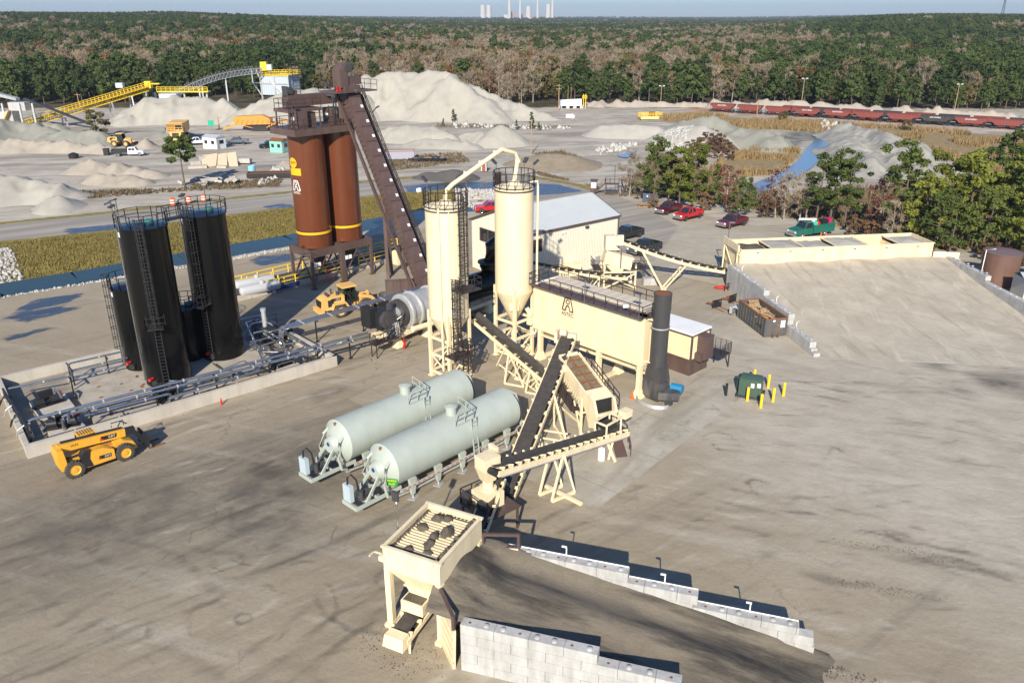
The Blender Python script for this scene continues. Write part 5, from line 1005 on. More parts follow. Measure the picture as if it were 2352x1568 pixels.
# ================================================================ STEEL BUILDING
BA=R(39.0); bo=Vector((1.41,97.2,0)); bt_=Thing('steel_building','cream metal sided building with pale grey ridged metal roof','building',(bo.x,bo.y,0),BA)
Lb,Wb,He,Hr=17.0,10.9,6.7,8.8
def openwall(x0,x1,z0,z1,wins,fn):
    """wall rectangle with real window openings; fn maps (x,z,depth) to local points"""
    b=B(); X_=sorted({x0,x1}|{w[0] for w in wins}|{w[1] for w in wins}); Z_=sorted({z0,z1}|{w[2] for w in wins}|{w[3] for w in wins})
    for xa,xb in zip(X_[:-1],X_[1:]):
        for za,zb in zip(Z_[:-1],Z_[1:]):
            mx,mz=(xa+xb)/2,(za+zb)/2
            if any(w[0]<mx<w[1] and w[2]<mz<w[3] for w in wins): continue
            b.quad(fn(xa,za,0),fn(xb,za,0),fn(xb,zb,0),fn(xa,zb,0))
    return b
fw=lambda x,z,d:Vector((x,-d,z)); sw=lambda y,z,d:Vector((-d,y,z)); 
wf=[(0.55,3.1,4.1,5.7)]; ws=[(1.0,3.4,1.3,3.0),(5.6,9.0,4.2,5.9),(5.6,7.4,1.3,3.0)]
bt_.part('long_wall',openwall(0,Lb,0,He,wf,fw),SIDING,flat=True)
b=openwall(0,Wb,0,He,ws,sw); b.add([sw(0,He,0),sw(Wb,He,0),sw(Wb/2,Hr,0)],[(0,1,2)]); bt_.part('gable_wall',b,SIDING,flat=True)
b=B().quad((Lb,0,0),(Lb,Wb,0),(Lb,Wb,He),(Lb,0,He)).add([(Lb,0,He),(Lb,Wb,He),(Lb,Wb/2,Hr)],[(0,1,2)]).quad((0,Wb,0),(Lb,Wb,0),(Lb,Wb,He),(0,Wb,He)); bt_.part('rear_walls',b,SIDING,flat=True)
b=B()
for i in range(int(Lb/.3)):
    x=.15+i*.3
    segs=[(0,He)]
    if wf[0][0]<x<wf[0][1]: segs=[(0,wf[0][2]),(wf[0][3],He)]
    for a,c in segs: b.box((x,-.03,(a+c)/2),(.08,.06,c-a-.02))
for i in range(int(Wb/.3)):
    y=.15+i*.3; top=He+(Hr-He)*(1-abs(y-Wb/2)/(Wb/2)); cut=[w for w in ws if w[0]<y<w[1]]; z=0
    for w in sorted(cut,key=lambda w:w[2]): b.box((-.02,y,(z+w[2])/2),(.04,.07,w[2]-z-.02)); z=w[3]
    b.box((-.02,y,(z+top)/2),(.04,.07,top-z-.02))
bt_.part('siding_rib',b,SIDING,flat=True)
ov=.25
rf=B()
for s in(0,1):
    y0,y1=(-ov,Wb/2) if s==0 else (Wb+ov,Wb/2); z0=He-ov*(Hr-He)/(Wb/2)
    rf.add([(-ov,y0,z0+.12),(Lb+ov,y0,z0+.12),(Lb+ov,y1,Hr+.12),(-ov,y1,Hr+.12),(-ov,y0,z0+.02),(Lb+ov,y0,z0+.02),(Lb+ov,y1,Hr+.02),(-ov,y1,Hr+.02)],[(0,1,2,3),(7,6,5,4),(0,4,5,1),(1,5,6,2),(3,7,4,0)])
roof=bt_.part('roof',rf,ROOFM,flat=True); b=B()
for i in range(58):
    x=-ov+.05+i*.3
    b.bar((x,-ov,He-.1+.14),(x,Wb/2,Hr+.15),.06,.06).bar((x,Wb+ov,He-.1+.14),(x,Wb/2,Hr+.15),.06,.06)
link('roof_rib',b.mesh('roof_rib',ROOFM,True),roof)
b=B(); zt=He-ov*(Hr-He)/(Wb/2)
b.bar((-ov,-ov-.06,zt+.02),(Lb+ov,-ov-.06,zt+.02),.12,.24)
for x in(-ov-.04,Lb+ov+.04): b.bar((x,-ov,zt+.02),(x,Wb/2,Hr+.04),.08,.26).bar((x,Wb+ov,zt+.02),(x,Wb/2,Hr+.04),.08,.26)
b.box((Lb+.03,-.05,He/2),(.16,.16,He-.2)); b.box((-.05,-.05,He/2),(.12,.12,He-.2)); bt_.part('trim',b,BROWN)
for w,fn in [(w,fw) for w in wf]+[(w,sw) for w in ws]:
    b=B(); x0,x1,z0,z1=w
    for a,c in(((x0,z0),(x1,z0)),((x1,z0),(x1,z1)),((x1,z1),(x0,z1)),((x0,z1),(x0,z0)),(((x0+x1)/2,z0),((x0+x1)/2,z1))): b.bar(fn(*a,.0),fn(*c,.0),.12,.12)
    wn=bt_.part('window',b,BROWN); link('pane',B().quad(fn(x0,z0,-.06),fn(x1,z0,-.06),fn(x1,z1,-.06),fn(x0,z1,-.06)).mesh('pane',GLASS),wn)
bt_.part('wall_lamp',B().box((11.0,-.12,6.0),(.5,.25,.3)),DKGREY); bt_.part('camera',B().box((6.5,-.12,5.9),(.3,.2,.2)).box((7.0,-.12,5.95),(.25,.2,.2)),WHITE); bt_.part('electric_box',B().box((13.2,-.15,1.1),(.7,.25,1.0)).box((12.3,-.15,1.0),(.6,.25,.7)),SILVER)
bt_.part('interior_floor',B().box((Lb/2,Wb/2,3.4),(Lb-.2,Wb-.2,.1)),CONC)
# ================================================================ BAGHOUSE
HA=R(-46); bn=Vector((11.5,64.75,0)); bg=Thing('baghouse','long cream baghouse box on legs with railed roof and emblem','baghouse',(bn.x,bn.y,0),HA)   # local -X runs to the far left end, +Y to the back
BLn,BD,Z0,Z1=13.4,3.3,3.2,7.85
bg.part('body',B().box((-BLn/2,BD/2,(Z0+Z1)/2),(BLn,BD,Z1-Z0)),CREAM)
b=B()
for i in range(15): b.box((-i*BLn/14,-.03,(Z0+Z1)/2+.05),(.07,.06,Z1-Z0-.5))
for y in(.1,1.1,2.2,3.2): b.box((.03,y,(Z0+Z1)/2+.05),(.06,.07,Z1-Z0-.5))
b.box((-BLn/2,-.06,Z0+.12),(BLn+.1,.12,.3)).box((-BLn/2,-.05,Z1-.1),(BLn+.1,.1,.18)).box((.05,BD/2,Z0+.12),(.1,BD+.1,.3)); bg.part('panel_rib',b,CREAM)
bg.part('end_panel',B().box((-BLn-.05,BD/2,(Z0+Z1)/2),(.1,BD-.2,Z1-Z0-.3)),BROWN)
b=B().frus((-BLn/2,BD/2,Z0),(BLn-.4,BD-.2),(-BLn/2,BD/2,Z0-1.1),(BLn-.6,.8)); b.box((-BLn/2,BD/2,Z0-1.25),(BLn-1,.6,.3)); bg.part('dust_hopper',b,CREAM); b=B().bar((-BLn+1,-.05,Z0-.5),(-.6,-.05,Z0-.35),.16,.2)
bg.part('auger',b,CREAM)
for x in(-.25,-5.0,-12.6):
    for y in(.15,BD-.15): bg.part('leg',B().box((x,y,Z0/2),(.42,.42,Z0)).frus((x,y,.0),(.9,.9),(x,y,.9),(.4,.4)),CREAM)
b=B()
for x in(-.25,-5.0,-12.6): b.box((x,BD/2,.14),(.4,BD+.4,.27)); b.bar((x,.4,2.8),(x,BD-.4,2.8),.15)
bg.part('base_beam',b,CREAM)
ROOFC=mat('tan_roof_panel',(.52,.46,.37),.7,0,.08,1.2); b=B().box((-BLn/2+.4,BD/2+.35,Z1+.12),(BLn-1.6,BD-1.0,.2)); rfp=bg.part('roof_panel',b,ROOFC)
b=B()
for i in range(12): b.box((-1.4-i*1.0,BD/2+.35,Z1+.24),(.07,BD-1.1,.06))
link('roof_rib',b.mesh('roof_rib',ROOFC),rfp)
bg.part('walkway',B().box((-BLn/2,-.15,Z1+.03),(BLn+.4,1.3,.06)).box((-.2,BD/2,Z1+.03),(1.2,BD+.3,.06)),BROWN); z=Z1+.06
bg.part('railing',railing(B(),[(-BLn,BD+.1,z),(-BLn,-.75,z),(.3,-.75,z),(.3,BD+.1,z),(-BLn,BD+.1,z)],1.1,1.35,.032),RAILM)
b=B()
for i in range(8): b.bar((-1.2-i*1.6,-.7,z+.02),(-.7-i*1.6,-.15,z+.55),.04)
bg.part('railing_stay',b,RAILM)
me=text_mesh('maker_letters','ASTEC',.52,TEXTM,.006); lt=bg.part('maker_letters',me,TEXTM); lt.matrix_local=frame_M(Vector((-8.9,-.075,5.75)),(1,0,0),(0,0,1)); s=logo(1.25); lo_=bg.part('maker_emblem',s,TEXTM,flat=True); lo_.matrix_local=frame_M(Vector((-8.9,-.055,6.75)),(1,0,0),(0,0,1))
for x,lb in((-6.2,0),(-.1,1)):
    l=bg.part('flood_light',B().tube([(x,-.8+lb*.1,z),(x,-.8+lb*.1,z+2.2)],.045,6),GALV); link('lamp_head',B().box((x,-1.0,z+2.35),(.75,.35,.12)).mesh('lamp_head',DKGREY),l)
bg.part('camera',B().cyl((-1.4,-.6,z+.75),(-1.7,-.9,z+.7),.16,n=12),WHITE)
b=B()
for zz in(3.6,7.6): b.cyl((.05,.25,zz),(.9,.6,zz),.07,n=8)
bg.part('tie_rod',b,CREAM); bg.part('roof_pipe',B().tube([(-12.9,-.3,z),(-12.7,1.4,z+.15),(-12.5,2.9,z)],.1,8),WHITE); bg.part('back_ladder',ladder(B(),(.35,2.6,.3),(.35,2.6,8.8),(1,0,0),.5,.035),CREAM)
# exhaust stack
sk=Vector((12.95,64.75,0)); t=Thing('exhaust_stack','tall dark grey exhaust stack with rusty rim beside the baghouse','chimney',(sk.x,sk.y,0),HA)
DUSTY=mat('dusty_dark_grey',(.045,.045,.048),.55,0,.15,1.5,dirt=(.24,.22,.19),damt=.45,dscale=1.5)
t.part('stack',B().lathe((0,0,0),[(.76,3.2),(.75,9.9),(.80,9.92),(.80,10.05),(.70,10.05),(.70,6)],36),DKGREY); t.part('liner',B().lathe((0,0,0),[(.695,10.0),(.69,8.8)],36),RUST); t.part('clamp_ring',B().lathe((0,0,6.9),[(.76,0),(.83,.01),(.83,.1),(.76,.11)],32),SILVER)
t.part('transition',B().frus((0,0,2.0),(1.75,1.5),(0,0,3.4),(1.3,1.3)),DKGREY); t.part('fan_housing',B().box((0,0,1.25),(1.75,1.5,1.5)).frus((.1,-.1,.1),(1.2,1.0),(0,0,.5),(1.75,1.5)).box((.9,-.2,1.6),(.6,1.0,.8)),DUSTY)
t.part('fan_guard',B().box((1.7,-.5,1.15),(1.9,.9,.7),R(40)).box((1.9,-.6,.55),(.5,.5,.5)),DUSTY); t.part('motor',B().cyl((1.3,.45,1.45),(2.3,.75,1.45),.42,n=20),mat('blue_motor_paint',(.012,.17,.33),.45)); b=B()
for i in range(3): b.tube([(.4+1.6*math.cos(a),-.9+1.1*math.sin(a),.12+.1*i) for a in [R(200)+k*R(16) for k in range(16)]],.09,8)
t.part('cable_bundle',b,SILVER)
# ================================================================ CONTROL HOUSE
cn=Vector((17.0,69.6,0)); t=Thing('control_house','small cream ribbed control house on dark brown base with white flat roof','building',(cn.x,cn.y,0),HA)  # near corner at origin, runs to -X, depth +Y
Lc,Dc=8.0,3.0
t.part('base',B().box((-Lc/2,Dc/2,.75),(Lc,Dc,1.5)),BROWN); t.part('wall',B().box((-Lc/2,Dc/2,2.85),(Lc-.05,Dc-.05,2.7)),CREAM)
b=B()
for i in range(44): b.box((-.1-i*.18,-.005,2.8),(.07,.05,2.4))
for i in range(15): b.box((.005,.15+i*.19,2.8),(.05,.07,2.4))
t.part('wall_rib',b,CREAM,flat=True); b=B()
for z in(1.58,4.08): b.box((-Lc/2,-.02,z),(Lc+.1,.09,.2)).box((.02,Dc/2,z),(.09,Dc+.1,.2))
b.box((.01,.0,2.8),(.16,.16,2.7)).box((.0,Dc,2.8),(.16,.16,2.7)); t.part('trim',b,BROWN)
t.part('roof',B().box((-Lc/2,Dc/2,4.26),(Lc+.2,Dc+.2,.16)),WHITE); t.part('air_conditioner',B().box((.55,1.5,2.85),(1.0,1.3,2.3)).box((.45,.75,1.95),(.7,.5,.8)),BROWN)
t.part('landing',railing(B().box((.6,3.9,1.5),(1.8,1.6,.1)).bar((1.4,4.6,0),(1.4,4.6,1.5),.1).bar((-.2,4.6,0),(-.2,4.6,1.5),.1),[(-.3,4.7,1.55),(1.5,4.7,1.55),(1.5,3.1,1.55)],1.1,.6,.025,rows=(1.0,.8,.6,.4,.2)),RAILM); b=B()
# transformer and guard posts
p=P(1722,908); t=Thing('transformer','dark green electrical transformer box between yellow posts','transformer',(p.x,p.y,0),R(-24)); TG=mat('transformer_green',(.045,.085,.06),.5,0,.1,2,dirt=(.09,.11,.09))
t.part('pad',B().box((0,.3,.08),(2.4,2.2,.16)),DKGREY); t.part('cabinet',B().box((0,-.0,.95),(2.0,1.1,1.6)),TG); t.part('lid',B().frus((0,0,1.75),(2.06,1.16),(0,.1,1.9),(1.8,.8)),TG); t.part('tank',B().box((-.1,.95,.9),(1.8,.8,1.4)),TG); t.part('cooling_fin',B().box((-1.15,.9,.85),(.3,.7,1.1)).box((-1.15,.5,.85),(.3,.06,1.2)).box((-1.15,1.3,.85),(.3,.06,1.2)),TG); t.part('warning_label',B().box((.2,-.56,1.25),(.3,.02,.4)),WHITE); t.part('warning_label',B().box((.75,-.56,1.35),(.3,.02,.4)),WHITE)
me=B().lathe((0,0,0),[(.13,0),(.13,1.28),(.09,1.34),(.02,1.36)],16).mesh('bollard',YEL)
BW=['front most, alone in front of the green box','front right of the green box','far right of the green box, standing apart','at the left side of the green box, tallest looking','just before the left front corner of the green box','just right of the green box','hidden behind the green box, only top showing']
for (u,v),lb in zip(((1747,936),(1775,922),(1799,909),(1702,898),(1716,920),(1764,890),(1731,878)),BW):
    p=P(u,v); single('bollard',me,None,'yellow post '+lb,'bollard','yellow posts round the transformer',(p.x,p.y,0))
p=P(1667,908); single('bollard',B().lathe((0,0,0),[(.12,0),(.12,1.2),(.02,1.22)],14),BLACK,'black post standing between the stack fan and green transformer','bollard',loc=(p.x,p.y,0))
# ================================================================ CONVEYORS, SCREEN, CRUSHER
def cthing(label,p): return Thing('belt_conveyor',label,'conveyor',(p[0],p[1],0))
def aframe(t,pts,name='support'):
    b=B()
    for a,c,w_ in pts: b.bar(a,c,w_)
    t.part(name,b,CREAM,w=True)
p,q=Vector((-.5,47.6,.9)),Vector((4.85,64.9,5.6)); t=cthing('steep cream conveyor with black belt climbing towards the baghouse',p); at=conveyor(t,p,q,1.15,.34,step=1.25,hd=.0)
s_=Vector((.955,-.297,0))
for f_,sp in((.60,2.4),):
    c=p.lerp(q,f_)
    for s in(-1,1): aframe(t,[(c+s_*.7*s,Vector((c.x+s_.x*1.1*s+sp*.3,c.y-sp,0)),.16),(c+s_*.7*s,Vector((c.x+s_.x*1.1*s-.2,c.y+sp*.6,0)),.16),(Vector((c.x+s_.x*1.1*s+sp*.3,c.y-sp,.1)),Vector((c.x+s_.x*1.1*s-.2,c.y+sp*.6,.1)),.16)])
    aframe(t,[(Vector((c.x-s_.x*1.0+sp*.3,c.y-s_.y-sp,z_)),Vector((c.x+s_.x*1.0+sp*.3,c.y+s_.y-sp,z_)),.12) for z_ in(.12,.9,1.6)])
t.part('drive_unit',B().box(q+Vector((-.9,-.1,.5)),(.25,.9,1.0),R(-18)).cyl(q+Vector((-.6,-.3,.9)),q+Vector((-.1,-.5,.9)),.3,n=14).box(q+Vector((.1,.45,.2)),(1.5,.5,.7),R(-18)),CREAM,w=True)
p,q=Vector((4.1,65.0,1.0)),Vector((-3.7,72.6,5.0)); t=cthing('cream truss conveyor rising left under the silos to the drum',p); conveyor(t,p,q,1.1,.34,step=1.3)
sd=Vector((.7,.72,0)); b=B()
for f_ in(.25,.5):
    c=p.lerp(q,f_)
    for s in(-1,1):
        g=c+sd*.7*s; b.bar(g,(g.x-.4,g.y-.5,.1),.14).bar(g,(g.x+1.4,g.y-1.3,.1),.12).bar((g.x-.4,g.y-.5,.1),(g.x+1.4,g.y-1.3,.1),.14)
    b.bar(c+sd*.7-Vector((0,0,1)),c-sd*.7-Vector((0,0,1)),.1)
for s in(-1,1):
    g0,g1=p.lerp(q,.15)+sd*.7*s,p.lerp(q,.62)+sd*.7*s; b.bar((g0.x,g0.y,.15),(g1.x,g1.y,1.4),.1)
    for k in range(5): a=p.lerp(q,.15+.1*k)+sd*.7*s; c=p.lerp(q,.25+.1*k)+sd*.7*s; b.bar(a,(c.x,c.y,.3+.22*k),.09)
t.part('support',b,CREAM,w=True)
p,q=Vector((8.7,55.2,1.9)),Vector((-1.3,44.7,4.7)); t=cthing('cream conveyor running from below the screen left to the hopper top',p); conveyor(t,p,q,.95,.4,step=.78)
b=B(); sd=Vector((-.72,.69,0))
for f_,sp in((.55,.9),):
    c=p.lerp(q,f_); 
    for s in(-1,1): g=c+sd*.6*s; b.bar(g,(g.x+.9,g.y+.3,.12),.15).bar(g,(g.x-.8,g.y-.9,.12),.15).bar((g.x+.9,g.y+.3,.12),(g.x-.8,g.y-.9,.12),.2)
    b.bar(c+sd*1.0-Vector((0,0,c.z-.12)),c-sd*2.4-Vector((0,0,c.z-.12)),.26,.22)
t.part('support',b,CREAM,w=True); c=p.lerp(q,.12); t.part('end_support',B().bar(c-sd*.6,c+sd*.6,.14).bar(c-sd*.4,(c.x,c.y,.1),.16).bar(c+sd*.6,(c.x+.5,c.y-.4,.1),.16),CREAM,w=True)
b=B(); c=p.lerp(q,.14)+Vector((0,0,.3))
for dx_ in(-.9,.9):
    for s in(-1,1): b.bar(c+Vector((dx_*.69,dx_*.72,0))+sd*.55*s,c+Vector((dx_*.69,dx_*.72,1.1))+sd*.55*s,.12)
for s in(-1,1): b.bar(c+Vector((-.65,-.68,1.1))+sd*.55*s,c+Vector((.65,.68,1.1))+sd*.55*s,.12)
b.bar(c+Vector((.65,.68,1.1))+sd*.55,c+Vector((.65,.68,1.1))-sd*.55,.12).bar(c+Vector((-.65,-.68,1.1))+sd*.55,c+Vector((-.65,-.68,1.1))-sd*.55,.12); b.box(p.lerp(q,.0)+Vector((.2,.5,1.3)),(.9,.7,.6),R(46)); t.part('magnet_frame',b,CREAM,w=True); t.part('magnet',B().box(c+Vector((0,0,.62)),(1.1,.8,.4),R(46)),BLACK,w=True)
t.part('belt_cover',B().bar(p.lerp(q,.02)+sd*-.62-Vector((0,0,.25)),p.lerp(q,.98)+sd*-.62-Vector((0,0,.25)),.06,.12),SILVER,w=True)
# screen deck
so_=Vector((5.9,60.4,0)); t=Thing('vibrating_screen','tilted cream vibrating screen with dirty mesh deck and open chute','screen',(so_.x,so_.y,0),R(-64))   # +X runs downhill
tl=R(19); Mx=Matrix.Rotation(tl,3,'Y')
def tp_(x,y,z): return Mx@Vector((x,y,z))+Vector((0,0,4.0))
b=B()
for y in(-.95,.95): b.bar(tp_(-2.6,y,-.1),tp_(2.2,y,-.1),.12,1.3)
b.bar(tp_(-2.6,-.9,-.1),tp_(-2.6,.9,-.1),.12,1.2); t.part('side_plate',b,CREAM); MESH=mat('clogged_screen_mesh',(.19,.145,.085),.9,0,.4,5,.5,9,dirt=(.06,.05,.04),damt=.7,dscale=2.2)
t.part('mesh_deck',B().bar(tp_(-2.5,0,.32),tp_(2.1,0,.32),1.76,.06),MESH); b=B()
for i in range(5): b.bar(tp_(-1.9+i*.9,-.85,.40),tp_(-1.9+i*.9,.85,.40),.1,.08)
b.bar(tp_(-2.5,0,.38),tp_(2.1,0,.38),.08,.06); t.part('deck_bar',b,RUST); t.part('lower_deck',B().bar(tp_(-2.4,0,-.5),tp_(2.4,0,-.5),1.6,.06),MESH)
e0=tp_(2.25,0,0); b=B()
for y in(-1.0,1.0): b.add([Vector((e0.x-.1,y,e0.z+.7)),Vector((e0.x+1.2,y,e0.z+.35)),Vector((e0.x+1.7,y,e0.z-.7)),Vector((e0.x+1.4,y,e0.z-2.0)),Vector((e0.x+.7,y,e0.z-2.3)),Vector((e0.x+.2,y,e0.z-1.2)),Vector((e0.x-.3,y,e0.z-.7))],[tuple(range(7))])
b.add([Vector((e0.x-.1,-1,e0.z+.7)),Vector((e0.x-.1,1,e0.z+.7)),Vector((e0.x+1.2,1,e0.z+.35)),Vector((e0.x+1.2,-1,e0.z+.35))],[(0,1,2,3)])
for y in(-.92,.92): b.bar((e0.x+1.2,y,e0.z+.35),(e0.x+1.7,y,e0.z-.7),.2,.16).bar((e0.x+1.7,y,e0.z-.7),(e0.x+1.4,y,e0.z-2.0),.2,.16)
b.bar((e0.x+1.7,-1,e0.z-.75),(e0.x+1.7,1,e0.z-.75),.2,.2); t.part('chute',b,CREAM); t.part('chute_liner',B().quad((e0.x+.95,-.9,e0.z+.3),(e0.x+.95,.9,e0.z+.3),(e0.x+1.25,.9,e0.z-2.0),(e0.x+1.25,-.9,e0.z-2.0)),BLACK)
b=B()
for x,y in((-2.2,-1.15),(-2.2,1.15),(2.0,-1.25),(2.0,1.15)): b.bar((x,y,0),(x,y,3.4 if x>0 else 4.2),.18).bar((x,y,.05),(x+(1.2 if x<0 else -1.2),y,2.6),.1)
for y in(-1.15,1.15): b.bar((-2.2,y,2.2),(2.0,y,1.6),.16).bar((-2.2,y,.9),(2.0,y,.9),.14)
for x in(-2.2,2.0): b.bar((x,-1.15,2.0),(x,1.15,2.0),.14)
t.part('stand',b,CREAM); t.part('walkway',railing(B().bar(tp_(-2.4,1.45,-.7),tp_(3.2,1.45,-.7),.8,.08),[tp_(-2.4,1.85,-.65),tp_(3.2,1.85,-.65)],1.1,.9,.032),RAILM); t.part('front_platform',railing(B().bar(tp_(-2.0,-1.5,-1.4),tp_(2.0,-1.5,-1.4),.8,.08),[tp_(-2.0,-1.9,-1.35),tp_(2.0,-1.9,-1.35)],1.1,.9,.032),RAILM)
b=B()
for i in range(14): b.bar(tp_(-2+i*.32,-1.0,-1.05),tp_(-2+i*.32,-1.0,-.75),.12,.12)
b.cyl(tp_(-1.4,-1.05,.15),tp_(-1.4,-1.35,.15),.36,n=16); t.part('spring_row',b,CREAM)
t.part('exit_stair',railing(B().box((4.6,.6,.9),(1.4,1.0,.1)).bar((5.1,.2,.9),(6.6,-.2,.05),.9,.1),[(4.0,1.1,.95),(5.2,1.1,.95),(6.9,.4,.1)],1.0,.8,.03),BROWN)
p=P(1381,1055); single('plastic_drum',B().lathe((0,0,0),[(.28,0),(.29,.05),(.29,.93),(.25,.95),(.25,.88),(.02,.88)],20),WHITE,'white plastic barrel on the concrete beside the screen stairs','barrel',loc=(p.x,p.y,0))
# crusher with feed hopper
co=Vector((-1.6,45.4,0)); t=Thing('crusher','cream crusher with tapered feed hopper on a dark railed stand','crusher',(co.x,co.y,0),R(40))
t.part('hopper',B().box((0,0,5.0),(1.3,1.1,.9)).frus((0,0,4.55),(1.3,1.1),(0,0,3.6),(.75,.75)).cyl((0,0,3.65),(0,0,2.95),.38,n=18),CREAM); t.part('drive_guard',B().box((.9,.5,4.9),(.22,.8,1.5)).box((.7,.2,4.6),(.4,.5,.5)),CREAM)
t.part('flange',B().lathe((0,0,2.9),[(.4,0),(.6,.02),(.6,.14),(.4,.16)],20),CREAM); t.part('body',B().box((-.1,-.1,2.35),(1.6,1.5,1.1)).frus((-.2,-.3,1.8),(1.9,1.8),(-.1,-.1,1.2),(1.2,1.2)),CREAM); t.part('motor',B().box((-.9,.9,2.1),(.9,.7,.9)),DKGREY)
t.part('stand',B().box((0,-.2,1.75),(2.9,2.9,.12)).bar((-1.3,-1.5,0),(-1.3,-1.5,1.7),.14).bar((1.3,-1.5,0),(1.3,-1.5,1.7),.14).bar((-1.3,1.1,0),(-1.3,1.1,1.7),.14).bar((1.3,1.1,0),(1.3,1.1,1.7),.14),BROWN); t.part('railing',railing(B(),[(-1.4,-1.6,1.8),(-1.4,1.2,1.8),(1.4,1.2,1.8)],1.1,.9,.035),RAILM)
t.part('control_box',B().box((-1.2,-.9,2.4),(.3,.6,.8)),DKGREY)
# ================================================================ RAP BIN
ra=R(-26); ro=Vector((-4.4,37.2,0)); t=Thing('feed_bin','cream feed bin with bar grizzly on top, standing at the dark ramp','bin',(ro.x,ro.y,0),ra)
Wr,Lr=3.5,4.6
b=B(); zt_=5.3
for y in(-Lr/2,Lr/2): b.box((0,y,4.6),(Wr+.1,.1,1.4))
for x in(-Wr/2,Wr/2): b.box((x,0,4.6),(.1,Lr-.1,1.4))
t.part('bin_wall',b,CREAM); b=B()
for y in(-Lr/2,Lr/2): b.box((0,y,zt_+.04),(Wr+.3,.2,.1))
for x in(-Wr/2,Wr/2): b.box((x,0,zt_+.04),(.2,Lr-.2,.1))
for x in(-1.4,1.4): b.box((x,-Lr/2-.12,zt_-.1),(.1,.1,.25))
t.part('rim',b,CREAM); t.part('hopper',B().frus((0,0,3.9),(Wr,Lr),(0,-.2,2.7),(1.5,3.0),cap=False).box((0,-.2,2.66),(1.9,3.2,.1)).frus((0,-.9,2.6),(1.5,1.8),(0,-1.1,1.9),(.9,1.2)),CREAM)
b=B(); n=19
for i in range(n): b.box((0,-Lr/2+.2+i*(Lr-.4)/(n-1),5.0),(Wr-.3,.085,.14))
gz=t.part('grizzly',b,CREAM); b=B()
for i in range(7): b.box((-Wr/2+.45+i*(Wr-.9)/6,0,4.9),(.05,Lr-.3,.1))
link('cross_rod',b.mesh('cross_rod',CREAM),gz); t.part('bin_contents',B().box((0,0,4.55),(Wr-.15,Lr-.15,.1)),RAPM)
r_=np.random.RandomState(8); b=B()
def lump(b,c,s,seed):
    rr=np.random.RandomState(seed); n=9; vs=[];m=5
    for j in range(m):
        f=j/(m-1); rad=math.cos(f*1.45)
        for i in range(n): a=6.283*i/n; k=rad*(.8+.4*rr.rand()); vs.append((c[0]+s[0]*k*math.cos(a),c[1]+s[1]*k*math.sin(a),c[2]+s[2]*(math.sin(f*1.45)*(.85+.3*rr.rand()))))
    b.add(vs,[(j*n+i,j*n+(i+1)%n,(j+1)*n+(i+1)%n,(j+1)*n+i) for j in range(m-1) for i in range(n)]+[tuple(range((m-1)*n,m*n))])
for i,(x,y,sx,sy,sz) in enumerate(((-.6,1.5,.4,.36,.34),(-.1,1.75,.36,.26,.26),(-1.0,.4,.42,.3,.26),(.1,-.1,.28,.42,.36),(.6,.5,.36,.44,.5),(.2,-.8,.3,.45,.3),(-.6,-1.6,.3,.25,.2),(.5,-1.4,.3,.25,.15))): lump(b,(x,y,5.02),(sx,sy,sz),i)
for i in range(26): lump(b,(Wr/2-.28,-Lr/2+.2+i*.165,4.95),(.18+.14*r_.rand(),.2,.22+.24*r_.rand()),40+i); lump(b,(-Wr/2+.2,-Lr/2+.2+i*.165,4.93),(.12+.08*r_.rand(),.2,.14+.08*r_.rand()),240+i)
for i in range(12): lump(b,(-1.2+i*.24,-Lr/2+.2,4.95),(.18,.14,.15+.12*r_.rand()),80+i)
for i in range(10): lump(b,(-.8+i*.25,Lr/2-.22,4.95),(.18,.14,.14),180+i)
t.part('rap_lump',b,RAPM)
for x in(-Wr/2+.1,Wr/2-.1):
    for y in(-Lr/2+.15,Lr/2-.15): t.part('leg',B().box((x,y,1.95),(.36,.36,3.9)),CREAM)
t.part('base_beam',B().box((Wr/2-.1,0,.12),(.4,Lr+.6,.22)).box((-Wr/2+.1,0,.12),(.4,Lr+.6,.22)),CREAM); t.part('vent_box',B().box((-Wr/2-.5,-2.0,4.5),(.9,.08,.08)).box((-Wr/2-.9,-2.2,4.5),(.08,.5,.08)).box((-Wr/2-.1,-2.35,4.55),(.35,.25,.3)),CREAM)
for s,y0 in((1,0),):
    w_=t.part('wing_wall',B().bar((Wr/2+.1,-Lr/2-.1,1.5),(Wr/2+1.6,-Lr/2-1.4,1.3),.16,2.9),CREAM); b=B()
    for z_ in(.5,1.1,1.7,2.3): b.bar((Wr/2+.05,-Lr/2-.2,z_+.1),(Wr/2+1.55,-Lr/2-1.5,z_),.06,.12)
    link('wing_rib',b.mesh('wing_rib',CREAM),w_); b=B()
    a0,a1=Vector((Wr/2+.1,-Lr/2-.1,2.9)),Vector((Wr/2+1.6,-Lr/2-1.4,2.7)); b.bar(a0+Vector((0,0,.9)),a1+Vector((0,0,.9)),.16).bar(a0,a0+Vector((0,0,.95)),.16).bar(a1,a1+Vector((0,0,.95)),.16); t.part('guard_frame',b,BROWN)
    w_=t.part('wing_wall',B().bar((Wr/2+.1,Lr/2+.1,1.8),(Wr/2+1.9,Lr/2+.9,1.7),.16,3.2),CREAM); b=B(); a0,a1=Vector((Wr/2+.1,Lr/2+.1,3.3)),Vector((Wr/2+2.0,Lr/2+.95,3.3)); b.bar(a0+Vector((0,0,.9)),a1+Vector((0,0,.9)),.16).bar(a0,a0+Vector((0,0,.95)),.16).bar(a1,a1+Vector((0,0,.95)),.16).bar(a0,a1,.16); t.part('guard_frame',b,BROWN)
l=t.part('flood_light',B().tube([(-Wr/2-.2,-.6,3.9),(-Wr/2-.2,-.6,7.0),(-Wr/2-.2,-.5,7.2)],.05,6),GALV); link('lamp_head',B().box((-Wr/2-.25,-.6,7.45),(.4,.14,.62)).mesh('lamp_head',DKGREY),l)
